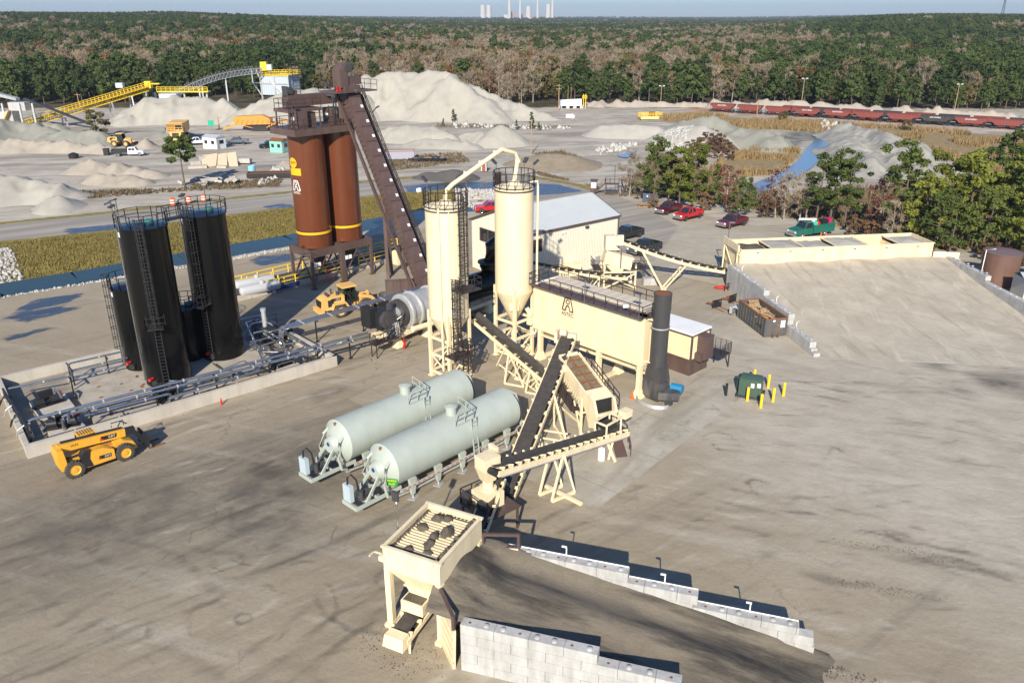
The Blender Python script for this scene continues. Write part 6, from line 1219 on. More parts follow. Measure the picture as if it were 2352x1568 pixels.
p,q=ro+Matrix.Rotation(ra,3,'Z')@Vector((-.05,-3.9,.9)),ro+Matrix.Rotation(ra,3,'Z')@Vector((.15,3.2,1.9)); t=cthing('short cream feeder conveyor coming out from under the feed bin',p); conveyor(t,p,q,.95,.3,step=.8)
Q=Matrix.Rotation(ra,3,'Z'); t.part('tail_guard',B().frus(p+Q@Vector((0,-.1,-.25)),(1.3,.9),p+Q@Vector((0,-.1,.45)),(1.15,.6),ra),CREAM,w=True); t.part('scale_box',B().box(p+Q@Vector((0,2.0,.95)),(1.4,1.1,.7),ra),CREAM,w=True); t.part('scale_box_top',B().box(p+Q@Vector((0,2.0,1.32)),(1.2,.9,.04),ra),RAPM,w=True)
t.part('support',B().bar(p+Q@Vector((-.6,.2,0)),p+Q@Vector((-.6,.2,-.85)),.12).bar(p+Q@Vector((.6,.2,0)),p+Q@Vector((.6,.2,-.85)),.12).bar(p+Q@Vector((.6,3.4,.3)),p+Q@Vector((.6,3.4,-.85)),.12),CREAM,w=True)
p2=ro+Q@Vector((.2,3.0,1.0)); q2=Vector((-1.0,46.6,2.9)); t=cthing('dark shadowed conveyor from the feed bin up to the crusher',p2); conveyor(t,p2,q2,.9,.3,step=1.0)
# ================================================================ RAMP OF CRUSHED ASPHALT AND BLOCK WALLS
WA=R(-17.3); wo=Vector((-.27,39.2,0))
def W2(x,y,z): return wo+Matrix.Rotation(WA,3,'Z')@Vector((x,-y,z))
def block_wall(name,label,o,rz,segs,y=0,th=.61,knobs=True,bl=1.83,ch=.61):
    t=Thing(name,label,'wall',o,rz); b=B(); kb=B(); hb=B(); x=segs[0][0]; r_=random.Random(len(label)); maxc=max(int(round(h/ch)) for _,_,h in segs)
    for c in range(maxc):
        z0=c*ch; xs_=[(a,e) for a,e,h in segs if h>z0+.05]
        if not xs_: continue
        a,e=xs_[0][0],xs_[-1][1]; x=a-(bl/2 if c%2 else 0)
        while x<e-.05:
            x0,x1=max(a,x),min(e,x+bl); hh=min(ch,max(h for A,E,h in segs if A<=(x0+x1)/2<=E+.01)-z0)
            if x1-x0>.12 and hh>.1: b.box(((x0+x1)/2,y,z0+hh/2),(x1-x0-.02,th-r_.random()*.012,hh-.014))
            x+=bl
    for a,e,h in segs:
        n=max(1,int((e-a)/.9))
        for i in range(n): px=a+(i+.5)*(e-a)/n; (kb if i%3 else hb).lathe((px,y-.02,h-.01),[(.15,0),(.14,.07),(.11,.09),(.01,.095)] if i%3 else [(.08,0.004),(.075,.012),(.01,.012)],14)
    t.part('block',b,BLOCK,flat=True); t.part('lifting_knob',kb,BLOCK); t.part('lifting_recess',hb,RUST); return t
S1=[(0,7.3,3.05),(7.3,11.2,2.44),(11.2,16.6,1.66),(16.6,17.5,.8)]
t=block_wall('block_wall','stepped concrete block wall along the far side of the dark ramp',wo,WA,S1,-.3)
b=B()
for (a,e,h) in S1[:3]: b.tube([(a,-.05,h+.05),(e-.05,-.05,h+.05),(e-.05,-.05,h-.55)],.035,6)
t.part('conduit',b,WHITE)
for x,h in((3.6,3.05),(9.3,2.44),(14.0,1.66)): t.part('spray_head',B().tube([(x,-.05,h),(x,-.05,h+.55),(x-.14,-.2,h+.75)],.04,6).box((x-.1,-.2,h+.72),(.3,.08,.08)),WHITE)
S2=[(-.3,6.9,3.05),(6.9,11.0,2.44),(11.0,15.5,1.66),(15.5,17.0,.8)]
block_wall('block_wall','white concrete block wall in front of the dark ramp at the bottom edge','' or W2(0,6.75,0),WA,S2,-.1)
n=60;m=18; rv=[];rf=[]
for i in range(n+1):
    for j in range(m+1):
        x=-2.4+i/n*24; y=.45+j/m*6.35 if x<15.5 else .45+(j/m-.0)*6.35*(1+.05*(x-15.5))-(x-15.5)*.12
        z=3.05*max(0,1-max(0,x+.3)/18.8)**1.0; rut=.12*math.cos((y-3.5)*2.2)+.22*math.exp(-((y-.6)/.5)**2)*(1 if x<16 else .3); edge=min(1,max(0,(19.5-x)/4))
        zz=z+(rut*min(1,(x+2.4)/2)+.16*(float(fbm(x*.8,y*.9,3))-.5))*edge-.05-.35*math.exp(-((y-6.7)/.7)**2)*min(1,z)
        zz+=.55*max(0,.6-x)*math.exp(-((y-3.4)/3.2)**2)*.75; zz+=.28*math.exp(-((y-3.4)/2.2)**2)*edge*min(1,z)
        rv.append(W2(x,y,max(zz,-.02+.03*edge)))
for i in range(n):
    for j in range(m): k=i*(m+1)+j; rf.append((k,k+1,k+m+2,k+m+1))
RMM=bpy.data.materials.new('ramp_millings'); RMM.use_nodes=True; q_=NB(RMM); pb=RMM.node_tree.nodes['Principled BSDF']; pb.inputs['Roughness'].default_value=.95; pb.inputs['Specular IOR Level'].default_value=.1
c=q_.mix(q_.ramp(q_.noise(.55,6,.65,(.09,1.0,1),WA),.40,.60),(.066,.059,.050),(.20,.17,.128)); c=q_.mix(q_.ramp(q_.noise(1.1,6,.7),.45,.7,0,.5),c,(.14,.12,.092)); c=q_.mix(q_.ramp(q_.noise(9,5,.8),.55,.75,0,.5),c,(.05,.045,.038)); lk(RMM.node_tree,c,pb.inputs['Base Color']); bp=q_.ns.new('ShaderNodeBump'); bp.inputs['Strength'].default_value=.7; bp.inputs['Distance'].default_value=.08; lk(RMM.node_tree,q_.noise(6,7,.75),bp.inputs['Height']); lk(RMM.node_tree,bp.outputs[0],pb.inputs['Normal'])
single('ramp',B().add(rv,rf),RMM,None,None,kind='structure')
rp_=[(W2(x,y,0).x,W2(x,y,0).y) for x,y in((15,.6),(19,.8),(22.5,1.6),(22,2.6),(18,2.0))]
bandp=[PL([(1435.5+x*.3896,803.9+y*.3896) for x,y in q]) for q in ([(1150,1090),(1450,1130),(1750,1160),(2000,1230),(2100,1290),(1900,1270),(1600,1210),(1200,1150)],[(1050,1300),(1400,1350),(1800,1430),(2000,1470),(1700,1480),(1300,1410)])]
for q,nn_,ss in zip(bandp,(330,300),(51,52)): rocks('loose_crumbs','dark crumbs of asphalt strewn in '+('the upper' if ss==51 else 'the lower')+' long streak right of the ramp wall',q,nn_,.012,.045,ss,RAPM)
rocks('loose_crumbs','dark crumbs of asphalt strewn round the feed bin feet',PL([(780,1480),(900,1400),(1010,1490),(1040,1560),(900,1568)]),350,.015,.05,53,RAPM)
rocks('loose_millings','dark loose asphalt crumbs at the toe of the ramp',rp_,420,.015,.06,31,RAPM)
# ================================================================ MARBLE DUST TANKERS
MA=R(47)
def tanker(cx,cy,label,sign):
    t=Thing('tank_trailer',label,'tank',(cx,cy,0),MA,'pale green tank trailers'); z=2.75; rd=1.65; L=12.4
    t.part('shell',B().lathe((0,0,z),[(rd,0),(rd,L)],52,(1,0,0)),GREEN); t.part('front_head',B().lathe((0,0,z),[(.02,-.62),(.5,-.58),(1.0,-.42),(1.4,-.18),(1.64,.0)],44,(1,0,0)),GREEN); t.part('rear_head',B().lathe((L,0,z),[(1.64,0),(1.5,.08),(1.0,.3),(.02,.38)],44,(1,0,0)),BLACK)
    b=B()
    for y in(-.75,.75): b.bar((-3.1,y,.95),(.8,y,.95),.12,.26)
    b.bar((-3.1,-.8,.95),(-3.1,.8,.95),.12,.28).bar((-2.0,-.7,.95),(-2.0,.7,.95),.1,.16).bar((-1.2,-.7,.95),(-1.2,.7,.95),.1,.16)
    for y in(-.7,.7): b.bar((-2.2,y,1.05),(-.45,y*.6,2.9),.1,.22)
    t.part('gooseneck',b,GREEN); t.part('electric_box',B().box((-2.9,.35,1.75),(.32,.8,1.25)),WHITE if False else mat('pale_box_paint',(.42,.50,.53),.45) if 'pale_box_paint' not in bpy.data.materials else bpy.data.materials['pale_box_paint'])
    t.part('blower',B().cyl((-2.3,-.1,1.45),(-1.5,-.1,1.45),.26,n=16).cyl((-2.35,-.35,1.2),(-2.35,-.35,1.9),.16,n=14),DKGREY); t.part('blower_hose',B().tube([(-2.9,.4,2.3),(-2.85,.4,2.9),(-2.6,.35,3.05),(-2.35,.1,2.6),(-2.3,0,1.7)],.07,8),BLACK)
    for y in(-1.12,1.12): t.part('side_pipe',B().tube([(.1,y*.82,3.75),(-.65,y*.9,3.2),(-.95,y,2.2),(-.7,y,1.0),(-.2,y*.9,.75)],.11,10),GREEN)
    a=Vector((-.66,0,z+.75)); t.part('hatch_cone',B().lathe((-.45,0,z-.1),[(.55,-.5),(.8,.0),(.9,.15)],24,(1,0,0)),GREEN)
    t.part('maker_badge',B().lathe((-.97,0,z+.05),[(.17,0),(.16,.02),(.02,.02)],18,(-1,0,.0)),mat('blue_badge',(.01,.05,.2),.4) if 'blue_badge' not in bpy.data.materials else bpy.data.materials['blue_badge'])
    t.part('top_valve',B().lathe((-.25,0,z+1.35),[(.07,0),(.07,.16),(.12,.18),(.02,.25)],12),RUST)
    for y in(-1.5,1.5): t.part('side_rail',B().bar((.2,y*.96,1.15),(L-.1,y*.96,1.15),.1,.2),GREEN)
    b=B()
    for i in range(26): b.box((.5+i*.46,-1.5,1.17),(.24,.012,.07))
    t.part('reflector',b,RED)
    for i in range(5):
        x=1.4+i*2.45
        for y in(-1.3,1.3):
            l=t.part('leg',B().frus((x,y,.35),(.28,.2),(x,y,1.65),(.62,.3)),GREEN); link('foot',B().cyl((x,y,.05),(x,y,.4),.07,n=8).box((x,y,.03),(.75,.6,.05),.4).mesh('foot',SILVER),l)
    t.part('bottom_pipe',B().tube([(-.2,-.9,.5),(1.4,-1.0,.45),(L-.6,-1.0,.45)],.1,8),SILVER); t.part('outlet',B().lathe((.3,0,.55),[(.3,0),(.55,.35),(.75,.7)],18),SILVER)
    x=6.5; t.part('hatch',B().lathe((x,0,z+rd-.06),[(.42,0),(.42,.62),(.5,.64),(.5,.72),(.2,.82),(.01,.84)],20),GREEN); b=B().box((x+.3,-.85,z+rd-.45),(1.8,.7,.06)); railing(b,[(x-.7,-1.2,z+rd-.42),(x+1.2,-1.2,z+rd-.42),(x+1.2,.5,z+rd-.1)],.95,.9,.028,rows=(1,.5)); t.part('hatch_platform',b,GREEN)
    t.part('ladder',ladder(B(),(x+.9,-1.85,.5),(x+.9,-1.45,z+rd-.2),(0,-1,0),.5,.035),GREEN)
    t.part('rear_pipe',B().tube([(L+.1,-.2,z+1.5),(L+.7,-.5,z+1.1),(L+.95,-.8,z-.3),(L+.9,-.9,1.0)],.1,10),GREEN)
    for y in(-1.0,1.0):
        w_=t.part('wheel',B().cyl((L+.7,y-.28,.52),(L+.7,y+.28,.52),.52,n=24),RUBBER); link('rim',B().cyl((L+.7,y-.3,.52),(L+.7,y+.3,.52),.27,n=18).mesh('rim',SILVER),w_); t.part('mudguard',B().tube([(L+.7+.66*math.cos(a),y,.52+.66*math.sin(a)) for a in [R(15)+k*R(15) for k in range(11)]],.05,6),SILVER)
    t.part('axle_frame',B().box((L+.4,0,.8),(1.6,1.5,.25)),BLACK); t.part('tail_lamp',B().box((L+1.3,-.8,1.1),(.08,.3,.25)),RED)
    if sign:
        G=mat('sign_green',(.01,.24,.03),.5); Y_=mat('sign_yellow',(.75,.7,.03),.5); yy=-1.05; nrm=Vector((-.8,-.55,-.1)).normalized(); c=Vector((-.20,-1.12,2.05))
        M=frame_M(c+nrm*.14,Vector((.55,-.8,0)),(0,0,1)); b=B().box((0,0,0),(.78,.56,.02)); q=t.part('marble_sign',b,G); q.matrix_local=M
        for s_,y_ in(('MARBLE',.13),('DUST',-.13)):
            o_=link('letters',text_mesh('letters',s_,.19,Y_,.004),q); o_.location=(0,y_,.02)
    return t
tanker(-9.0,48.6,'near pale green tank trailer with marble dust sign on its end',True); tanker(-12.9,52.2,'far pale green tank trailer behind its twin, without the green sign',False)
# ================================================================ COLD FEED BINS AND THEIR RAMP
BI=R(7.8); bo=Vector((28.9,97.2,0)); t=Thing('cold_feed_bins','long row of six cream aggregate bins at the top of the grey ramp','bins',(bo.x,bo.y,0),BI); LB,DB,ZB,ZT=26.2,4.9,2.2,4.7
b=B()
for y in(0,DB): b.box((LB/2,y,(ZB+ZT)/2),(LB,.12,ZT-ZB))
for i in range(7): b.box((LB*i/6,DB/2,(ZB+ZT)/2-(.3 if 0<i<6 else 0)),(.14,DB-.12,ZT-ZB-(.55 if 0<i<6 else 0)))
t.part('bin_wall',b,mat('rust_streaked_cream',(.80,.655,.40),.55,0,.06,.6,dirt=(.42,.20,.08),damt=.42,dscale=.55)); b=B()
for y in(-.04,DB+.04): b.box((LB/2,y,ZT+.04),(LB+.2,.24,.1))
for i in range(7): b.box((LB*i/6,DB/2,ZT-.1 if 0<i<6 else ZT+.04),(.22,DB-.2,.1)); 
for i in range(0,13): b.box((LB*i/12,DB+.12,(ZB+ZT)/2),(.1,.12,ZT-ZB)); b.box((LB*i/12+.02,DB-.12,ZT-.45),(.1,.12,.8))
b.box((-.15,DB/2,4.1),(.1,DB,.2)); t.part('rim',b,CREAM); t.part('end_frame',B().box((-.35,.3,3.0),(.16,.16,4.2)).box((-.35,DB-.3,3.0),(.16,.16,4.2)).box((-.36,DB/2,4.9),(.2,DB,.9)).bar((-.35,.4,1.2),(-.35,DB-.4,4.4),.12),CREAM)
b=B()
for i in range(6): b.box((LB*(i+.5)/6,-.075,ZT-.35),(.32,.02,.12))
t.part('bin_label',b,TEXTM)
t.part('leg_frame',B().box((LB/2,DB-.2,1.1),(LB,.2,2.2)).box((.2,DB/2,1.1),(.25,DB,2.2)).box((LB-.2,DB/2,1.1),(.25,DB,2.2)),CREAM)
for i,(m_,z_) in enumerate(((RAPM,4.0),(DUSTM,4.35),(DUSTM,4.1),(GRAVM,4.4),(mat('rusty_bin_liner',(.52,.36,.2),.8,0,.2,.8,dirt=(.32,.11,.03),damt=.8,dscale=.6),2.9),(GRAVM,4.25))):
    n=12; vs=[];fs=[]
    for a in range(n+1):
        for c in range(n+1):
            x=LB*i/6+.1+(LB/6-.2)*a/n; y=.1+(DB-.2)*c/n; dd_=max(abs(a/n-.5),abs(c/n-.5))*2; hgt=z_+.2+(.34*(1-dd_)**.8 if i!=4 else -.8*(1-dd_))+(.35*(float(fbm(x*1.1+i*3,y*1.1,3))-.5))-(.1 if c<3 else 0)
            vs.append((x,y,min(hgt,ZT-.1+.3*(1-dd_)))); 
    for a in range(n):
        for c in range(n): k=a*(n+1)+c; fs.append((k,k+1,k+n+2,k+n+1))
    t.part('bin_contents',B().add(vs,fs),m_)
# ramp
def RP(s,q):
    top=Vector((28.2,97.2,0)).lerp(Vector((57.0,101.2,0)),s); toe=Vector((31.2,73.6,0)).lerp(Vector((59.3,70.5,0)),s)
    p=top.lerp(toe,q); p.x+=.0; z=2.95*(1-q)**1.5; 
    if q>.9: z=max(z,0)
    return p,z
n,m=64,56; vs=[];fs=[]
for i in range(n+1):
    for j in range(m+1):
        s=-.0+1.012*i/n; q=(j/m)*1.06; p,z=RP(min(s,1.012),min(q,1.06) if q<1 else 1); 
        if q>1: p=p+Vector((0,-1.2*(q-1)/.06,0)); z=-.04
        z+=(.22*(float(fbm(p.x*.35,p.y*.3,4))-.5)*min(1,(1-min(1,q))*6)+.02)*min(1,max(0,(1-q)*8))
        if q<.05: z+=.12*math.sin(p.x*.9)*(1-q/.05)
        if s>1.0: z=max(-.05,z*(1-(s-1.0)/.22)) if False else z
        vs.append((p.x,p.y,z))
for i in range(n):
    for j in range(m): k=i*(m+1)+j; fs.append((k,k+1,k+m+2,k+m+1))
lm=bpy.data.materials.new('ramp_surface'); lm.use_nodes=True; q_=NB(lm); pb=lm.node_tree.nodes['Principled BSDF']; pb.inputs['Roughness'].default_value=.95; pb.inputs['Specular IOR Level'].default_value=.15
c=light_color(q_,q_.noise(3.5,6,.75)); c=q_.mix(q_.ramp(q_.noise(1.0,5,.65,(.9,.05,1),R(7)),.52,.68,0,.55),c,(.275,.24,.185)); c=q_.mix(q_.ramp(q_.noise(1.3,5,.65,(.9,.05,1),R(-10),(5,5,0)),.55,.70,0,.5),c,(.52,.475,.39))
lk(lm.node_tree,c,pb.inputs['Base Color']); bp=q_.ns.new('ShaderNodeBump'); bp.inputs['Strength'].default_value=.5; bp.inputs['Distance'].default_value=.12; lk(lm.node_tree,q_.noise(1.6,8,.7),bp.inputs['Height']); lk(lm.node_tree,bp.outputs[0],pb.inputs['Normal'])
single('aggregate_ramp',B().add(vs,fs),lm,None,None,kind='structure')
ang=math.atan2(74.4-96.6,30.9-27.55); t=block_wall('block_wall','stepped grey block wall along the left side of the grey ramp, beside the dumpster',Vector((27.55,96.6,0)),ang,[(0,10.4,3.05),(10.4,16.6,2.44),(16.6,21.6,1.3),(21.6,22.6,.4)],0,.7)
for x,h in((3,3.05),(12.5,2.44),(17.5,1.3)): t.part('spray_head',B().tube([(x,.2,h),(x,.2,h+.5),(x+.1,.4,h+.7)],.04,6),WHITE)
a0=Vector((56.9,100.3,0)); a1=Vector((58.2,78.0,0)); block_wall('block_wall','pale block wall along the right side of the grey ramp, before the brown tank',a0,math.atan2(a1.y-a0.y,a1.x-a0.x),[(0,8.6,3.3),(8.6,16.5,2.3),(16.5,22.5,1.4)],0,.7)
single('wing_panel',B().box((1.6,0,2.9),(3.2,.12,1.4)),CREAM,'low cream wing panel at the right end of the cold feed bins','panel',loc=(55.0,100.6,0),rz=R(-8))
p=Vector((62.6,98.2,0)); t=Thing('water_tank','round brown tank with purple brown lid at the right edge','tank',tuple(p)); zt=Zat(62.6,98.2,578); t.part('shell',B().lathe((0,0,0),[(2.2,0),(2.2,zt)],44),mat('brown_tank_paint',(.125,.066,.048),.5,0,.12,1,dirt=(.2,.13,.1))); t.part('lid',B().lathe((0,0,zt),[(2.26,-.06),(2.28,.05),(.4,.3),(.01,.32)],36),mat('purple_brown_lid',(.15,.105,.10),.6)); t.part('overflow_pipe',B().tube([(-2.6,-.6,.2),(-2.6,-.6,zt+.4),(-1.2,-.2,zt+.4)],.06,8),WHITE)
p=P(2352,668,1.2); t=Thing('shed','pale ribbed shed with light metal roof cut by the right edge','building',(p.x-.6,p.y-1.0,0),R(-6)); t.part('wall',B().box((3,1.6,1.4),(6,3.2,2.8)),SIDING); t.part('roof',B().add([(-.2,-.2,2.75),(6.2,-.2,2.75),(6.2,1.6,3.4),(-.2,1.6,3.4),(6.2,3.4,2.75),(-.2,3.4,2.75)],[(0,1,2,3),(3,2,4,5)]),ROOFM); b=B()
for i in range(30): b.box((.1+i*.2,-.02,1.4),(.06,.05,2.7))
t.part('wall_rib',b,SIDING,flat=True)
# cold feed conveyor + scalper + drum feed conveyor
p,q=Vector((29.0,99.6,1.0)),Vector((12.9,97.3,6.15)); t=cthing('long curved conveyor rising left from the cold feed bins to the scalper tower',p); conveyor(t,p,q,.95,.36,step=1.2,sag=.55)
f=P(1520,662); b=B(); c1_=p.lerp(q,.78); c2_=p.lerp(q,.42)-Vector((0,0,.5))
for s in(-.55,.55): b.bar(c1_+Vector((0,s,-.4)),(f.x,f.y+s,.1),.2); b.bar(c2_+Vector((0,s,-.3)),(f.x+.3,f.y+s,.1),.16)
for k in(.3,.6): m_=c2_.lerp(Vector((f.x+.3,f.y,.1)),k); b.bar(m_+Vector((0,-.55,0)),m_+Vector((0,.55,0)),.12)
b.box((f.x+.1,f.y,.06),(.7,1.6,.1)); t.part('support',b,CREAM,w=True); t.part('drive_guard',B().box(q+Vector((.5,-.95,.1)),(.9,.3,1.3),R(8)),CREAM,w=True)
o=Vector((13.2,96.9,0)); t=Thing('scalper_tower','cream scalping screen tower with louvred box and dark railed platforms','screen',tuple(o),R(5))
t.part('head_chute',B().box((-.9,.3,6.1),(1.3,1.2,1.2)).frus((-.9,.3,5.5),(1.3,1.2),(-.6,.3,4.9),(1.8,1.2)),CREAM); t.part('screen_box',B().bar((-1.6,.2,4.1),(1.9,.2,3.1),1.7,1.6),CREAM); b=B()
for i in range(5): b.box((-1.1,-.72,3.6+i*.24),(1.2,.08,.12))
t.part('louvre',b,CREAM); t.part('discharge',B().frus((-.2,.2,3.0),(2.4,1.6),(.2,.2,1.7),(.9,1.0)),CREAM); t.part('chute_pipe',B().bar((.35,-.8,5.2),(.35,-.8,2.8),.16),GALV)
b=B()
for x in(-1.7,2.3):
    for y in(-.9,1.3): b.bar((x,y,0),(x,y,3.2),.2); 
for y in(-.9,1.3): b.bar((-1.7,y,.1),(2.3,y,2.0),.14).bar((2.3,y,.1),(-1.7,y,2.0),.14).bar((-1.7,y,2.2),(2.3,y,2.2),.16)
t.part('stand',b,CREAM); t.part('platform',railing(B().box((2.6,.2,2.6),(1.8,3.0,.1)),[(1.7,-1.3,2.65),(3.5,-1.3,2.65),(3.5,1.7,2.65)],1.1,.8,.03),RAILM); t.part('platform',railing(B().box((-2.5,.2,2.6),(1.0,2.4,.1)),[(-2.0,-1.0,2.65),(-3.0,-1.0,2.65),(-3.0,1.4,2.65)],1.1,.8,.03),RAILM); t.part('ladder',ladder(B(),(-3.1,-1.0,.1),(-3.1,-1.0,2.6),(0,-1,0),.5,.03),RAILM); t.part('concrete_block',B().box((4.6,.6,.45),(1.8,.9,.9)),BLOCK)
p,q=Vector((14.4,96.6,1.3)),Vector((2.2,92.4,4.3)); t=cthing('cream conveyor running left from the scalper in front of the steel building',p); conveyor(t,p,q,.9,.34,step=.95,sag=.25); b=B()
for f_ in(.3,.62,.9):
    c=p.lerp(q,f_)
    for s in(-.6,.6): b.bar(c+Vector((-.2*s,s,-.3)),(c.x+.3,c.y+s,.1),.14).bar(c+Vector((-.2*s,s,-.3)),(c.x-1.2,c.y+s,.1),.12)
t.part('support',b,CREAM,w=True)
p=P(1330,632); t=Thing('drum_feeder','yellow framed cream machine box under the drum feed conveyor','machine',(p.x-1.2,p.y,0),R(8)); t.part('box',B().box((0,0,.9),(2.6,1.4,1.6)),CREAM); t.part('guard',B().box((-.7,-.75,1.0),(.9,.08,1.0)),YEL)
# ================================================================ VEHICLES
CHROME=mat('chrome',(.6,.6,.62),.2,.9,.05,3)
def wheel_meshes(r,w,rimc=None,lug=False):
    b=B().lathe((0,-w/2,0),[(r*.6,0),(r*.93,.01),(r,w*.15),(r,w*.85),(r*.93,w-.01),(r*.6,w)],26,(0,1,0),False)
    if lug:
        for i in range(20):
            a=6.283*i/20
            for s in(-1,1): b.bar((math.cos(a)*r*1.0,s*w*.05,math.sin(a)*r*1.0),(math.cos(a+.13)*r*.99,s*w*.5,math.sin(a+.13)*r*.99),.09,.07)
    rm=B().lathe((0,-w*.46,0),[(.01,.0),(r*.25,0),(r*.28,.04),(r*.52,.03),(r*.6,-.01),(r*.6,w*.92+.02),(r*.5,w*.9),(r*.28,w*.88),(r*.25,w*.92),(.01,w*.92)],22,(0,1,0))
    return b.mesh('wheel',RUBBER),rm.mesh('rim',rimc or CHROME)
PUW=wheel_meshes(.40,.27)
def put_wheels(t,me,pts,r):
    for x,y in pts:
        o=link('wheel',me[0],t.e); o.location=(x,y,r); q=link('rim',me[1],o)
def pickup_proto(paint):
    t=Thing('pickup_truck','x','truck',(0,0,0),0); m=paint
    b=B().prism([(2.85,.42),(2.92,.62),(2.90,1.0),(2.70,1.12),(1.35,1.20),(-.92,1.20),(-.92,.42)],-.95,.95); b.prism([(-.94,.55),(-.94,1.22),(-2.88,1.22),(-2.92,.55)],.86,.97).prism([(-.94,.55),(-.94,1.22),(-2.88,1.22),(-2.92,.55)],-.97,-.86).box((-2.87,0,.9),(.1,1.72,.66)).box((-1.9,0,.72),(1.95,1.74,.12)); body=t.part('body',b,m)
    cb=B(); 
    def ring(z,x0,x1,y): return [(x1,-y,z),(x1,y,z),(x0,y,z),(x0,-y,z)]
    lo,hi=ring(1.2,-.94,1.38,.93),ring(1.82,-.72,.52,.74); cb.add(hi,[(0,1,2,3)]); rf_=t.part('roof',B().add([(x,y,z) for x,y,z in hi]+[(x*.98,y*.95,1.88) for x,y,z in hi],[(4,5,6,7),(0,1,5,4),(1,2,6,5),(2,3,7,6),(3,0,4,7)]),m)
    g=B().add(lo+hi,[(0,1,5,4),(1,2,6,5),(2,3,7,6),(3,0,4,7)]); t.part('window',g,GLASS); 
    for i in range(4): t.part('pillar',B().bar(lo[i],hi[i],.11),m)
    for y in(-1,1): t.part('pillar',B().bar((.15,y*.93,1.2),(.0,y*.74,1.82),.09),m)
    t.part('bed_liner',B().box((-1.9,0,.79),(1.86,1.68,.03)),BLACK); t.part('grille',B().box((2.91,0,.86),(.06,1.1,.34)),CHROME); t.part('bumper',B().box((2.93,0,.55),(.16,1.9,.22)),CHROME); t.part('bumper',B().box((-2.98,0,.58),(.14,1.9,.2)),CHROME)
    hl=B().box((0,0,0),(.08,.36,.24)).mesh('headlight',WHITE)
    for y in(-.75,.75): o=link('headlight',hl,t.e); o.location=(2.88,y,.90); o=link('mirror',B().box((1.05,y*1.42,1.3),(.12,.2,.22)).mesh('mirror',BLACK),t.e); o=link('tail_light',B().box((-2.93,y*1.2,.95),(.05,.14,.4)).mesh('tail_light',RED),t.e)
    for x in(1.85,-1.85):
        for y in(-.96,.96): t.part('wheel_arch',B().cyl((x,y-.03,.42),(x,y+.03,.42),.47,n=22),BLACK)
    t.part('trim',B().box((0,.985,.5),(3.2,.02,.16)).box((0,-.985,.5),(3.2,.02,.16)),BLACK)
    put_wheels(t,PUW,((1.85,-.86),(1.85,.86),(-1.85,-.86),(-1.85,.86)),.40); return t
MAROON=mat('maroon_car_paint',(.115,.006,.014),.22,.2,.05,2,coat=.8); REDP=mat('bright_red_car_paint',(.50,.008,.012),.22,.1,.05,2,coat=.8); BLKP=mat('dark_car_paint',(.012,.017,.018),.2,.1,.1,2,coat=.8); WHP=mat('white_car_paint',(.72,.73,.74),.3,0,.05,2,coat=.5); GRYP=mat('slate_car_paint',(.14,.17,.21),.3,.3,.05,2,coat=.5); GRNP=mat('teal_green_truck_paint',(.008,.115,.085),.3,0,.08,2,coat=.5)
t=pickup_proto(MAROON); pk=t.e
def wheels_to_pose(f,r_,left):
    f,r_=P(*f),P(*r_); d=(f-r_).normalized(); a=math.atan2(d.y,d.x); l=Vector((-d.y,d.x,0)); return (f+r_)/2+l*(-.86 if left else .86),a
c,a=wheels_to_pose((1531,494),(1559,486),True); pk.location=c; pk.rotation_euler=(0,0,a); pk['label']='dark red pickup truck nearest the blue dumpster'; pk['group']='pickup trucks in the car park'
bpy.context.view_layer.update()
def pick(loc,a,label,paint,group='pickup trucks in the car park',s=None): return dup(pk,loc,a,label,group,(1.0,1.0,1.07),None if paint is MAROON else {MAROON:paint})
c,a=wheels_to_pose((1575,508),(1605,501),True); pick(c,a,'bright red pickup truck beside the dark red one',REDP)
c,a=wheels_to_pose((1674,526),(1708,518),True); pick(c,a,'maroon pickup truck parked alone between bright red one and green truck',MAROON)
pick(P(1440,547),R(-140),'black pickup truck just behind the corner of the steel building',BLKP); pick(P(1480,580),R(-138),'dark blue pickup truck half hidden behind the raised conveyor head',BLKP)
p=P(1128,487); pick(p,R(190),'bright red pickup truck glimpsed between the two cream silos',REDP)
p=P(545,331); pick(p,R(185),'slate grey pickup truck beside the white hut in the quarry yard',GRYP,'pickup trucks in the quarry yard'); p=P(452,333); pick(p,R(200),'white pickup truck behind the white hut in the quarry yard',WHP,'pickup trucks in the quarry yard'); p=P(621,340); pick(p,R(205),'black pickup truck beside the mint green hut',BLKP,'pickup trucks in the quarry yard')
# flatbed service truck in the quarry yard
p=P(298,358); t=Thing('flatbed_truck','white crew cab truck with dark dropside bed in the quarry yard','truck',(p.x,p.y,0),R(14)); t.part('cab',B().prism([(3.4,.5),(3.4,1.1),(3.1,1.25),(2.0,1.35),(1.6,2.1),(-.1,2.1),(-.2,.5)],-1,1),WHP); b=B()
for x0,x1 in((.1,.75),(.85,1.5)):
    for y in(-1.01,1.01): b.box(((x0+x1)/2,y,1.68),(x1-x0,.03,.5))
b.quad((2.02,-.85,1.36),(2.02,.85,1.36),(1.66,.8,2.05),(1.66,-.8,2.05)); t.part('window',b,GLASS); t.part('bed',B().box((-2.1,0,.95),(3.6,2.2,.12)).box((-2.1,1.07,1.3),(3.6,.08,.7)).box((-2.1,-1.07,1.3),(3.6,.08,.7)).box((-3.9,0,1.3),(.08,2.1,.7)).box((-.35,0,1.6),(.08,2.1,1.2)).box((-1.2,.3,1.3),(1.2,1,.6)),BLACK); put_wheels(t,wheel_meshes(.46,.3),((2.5,-.9),(2.5,.9),(-2.4,-.9),(-2.4,.9)),.46)
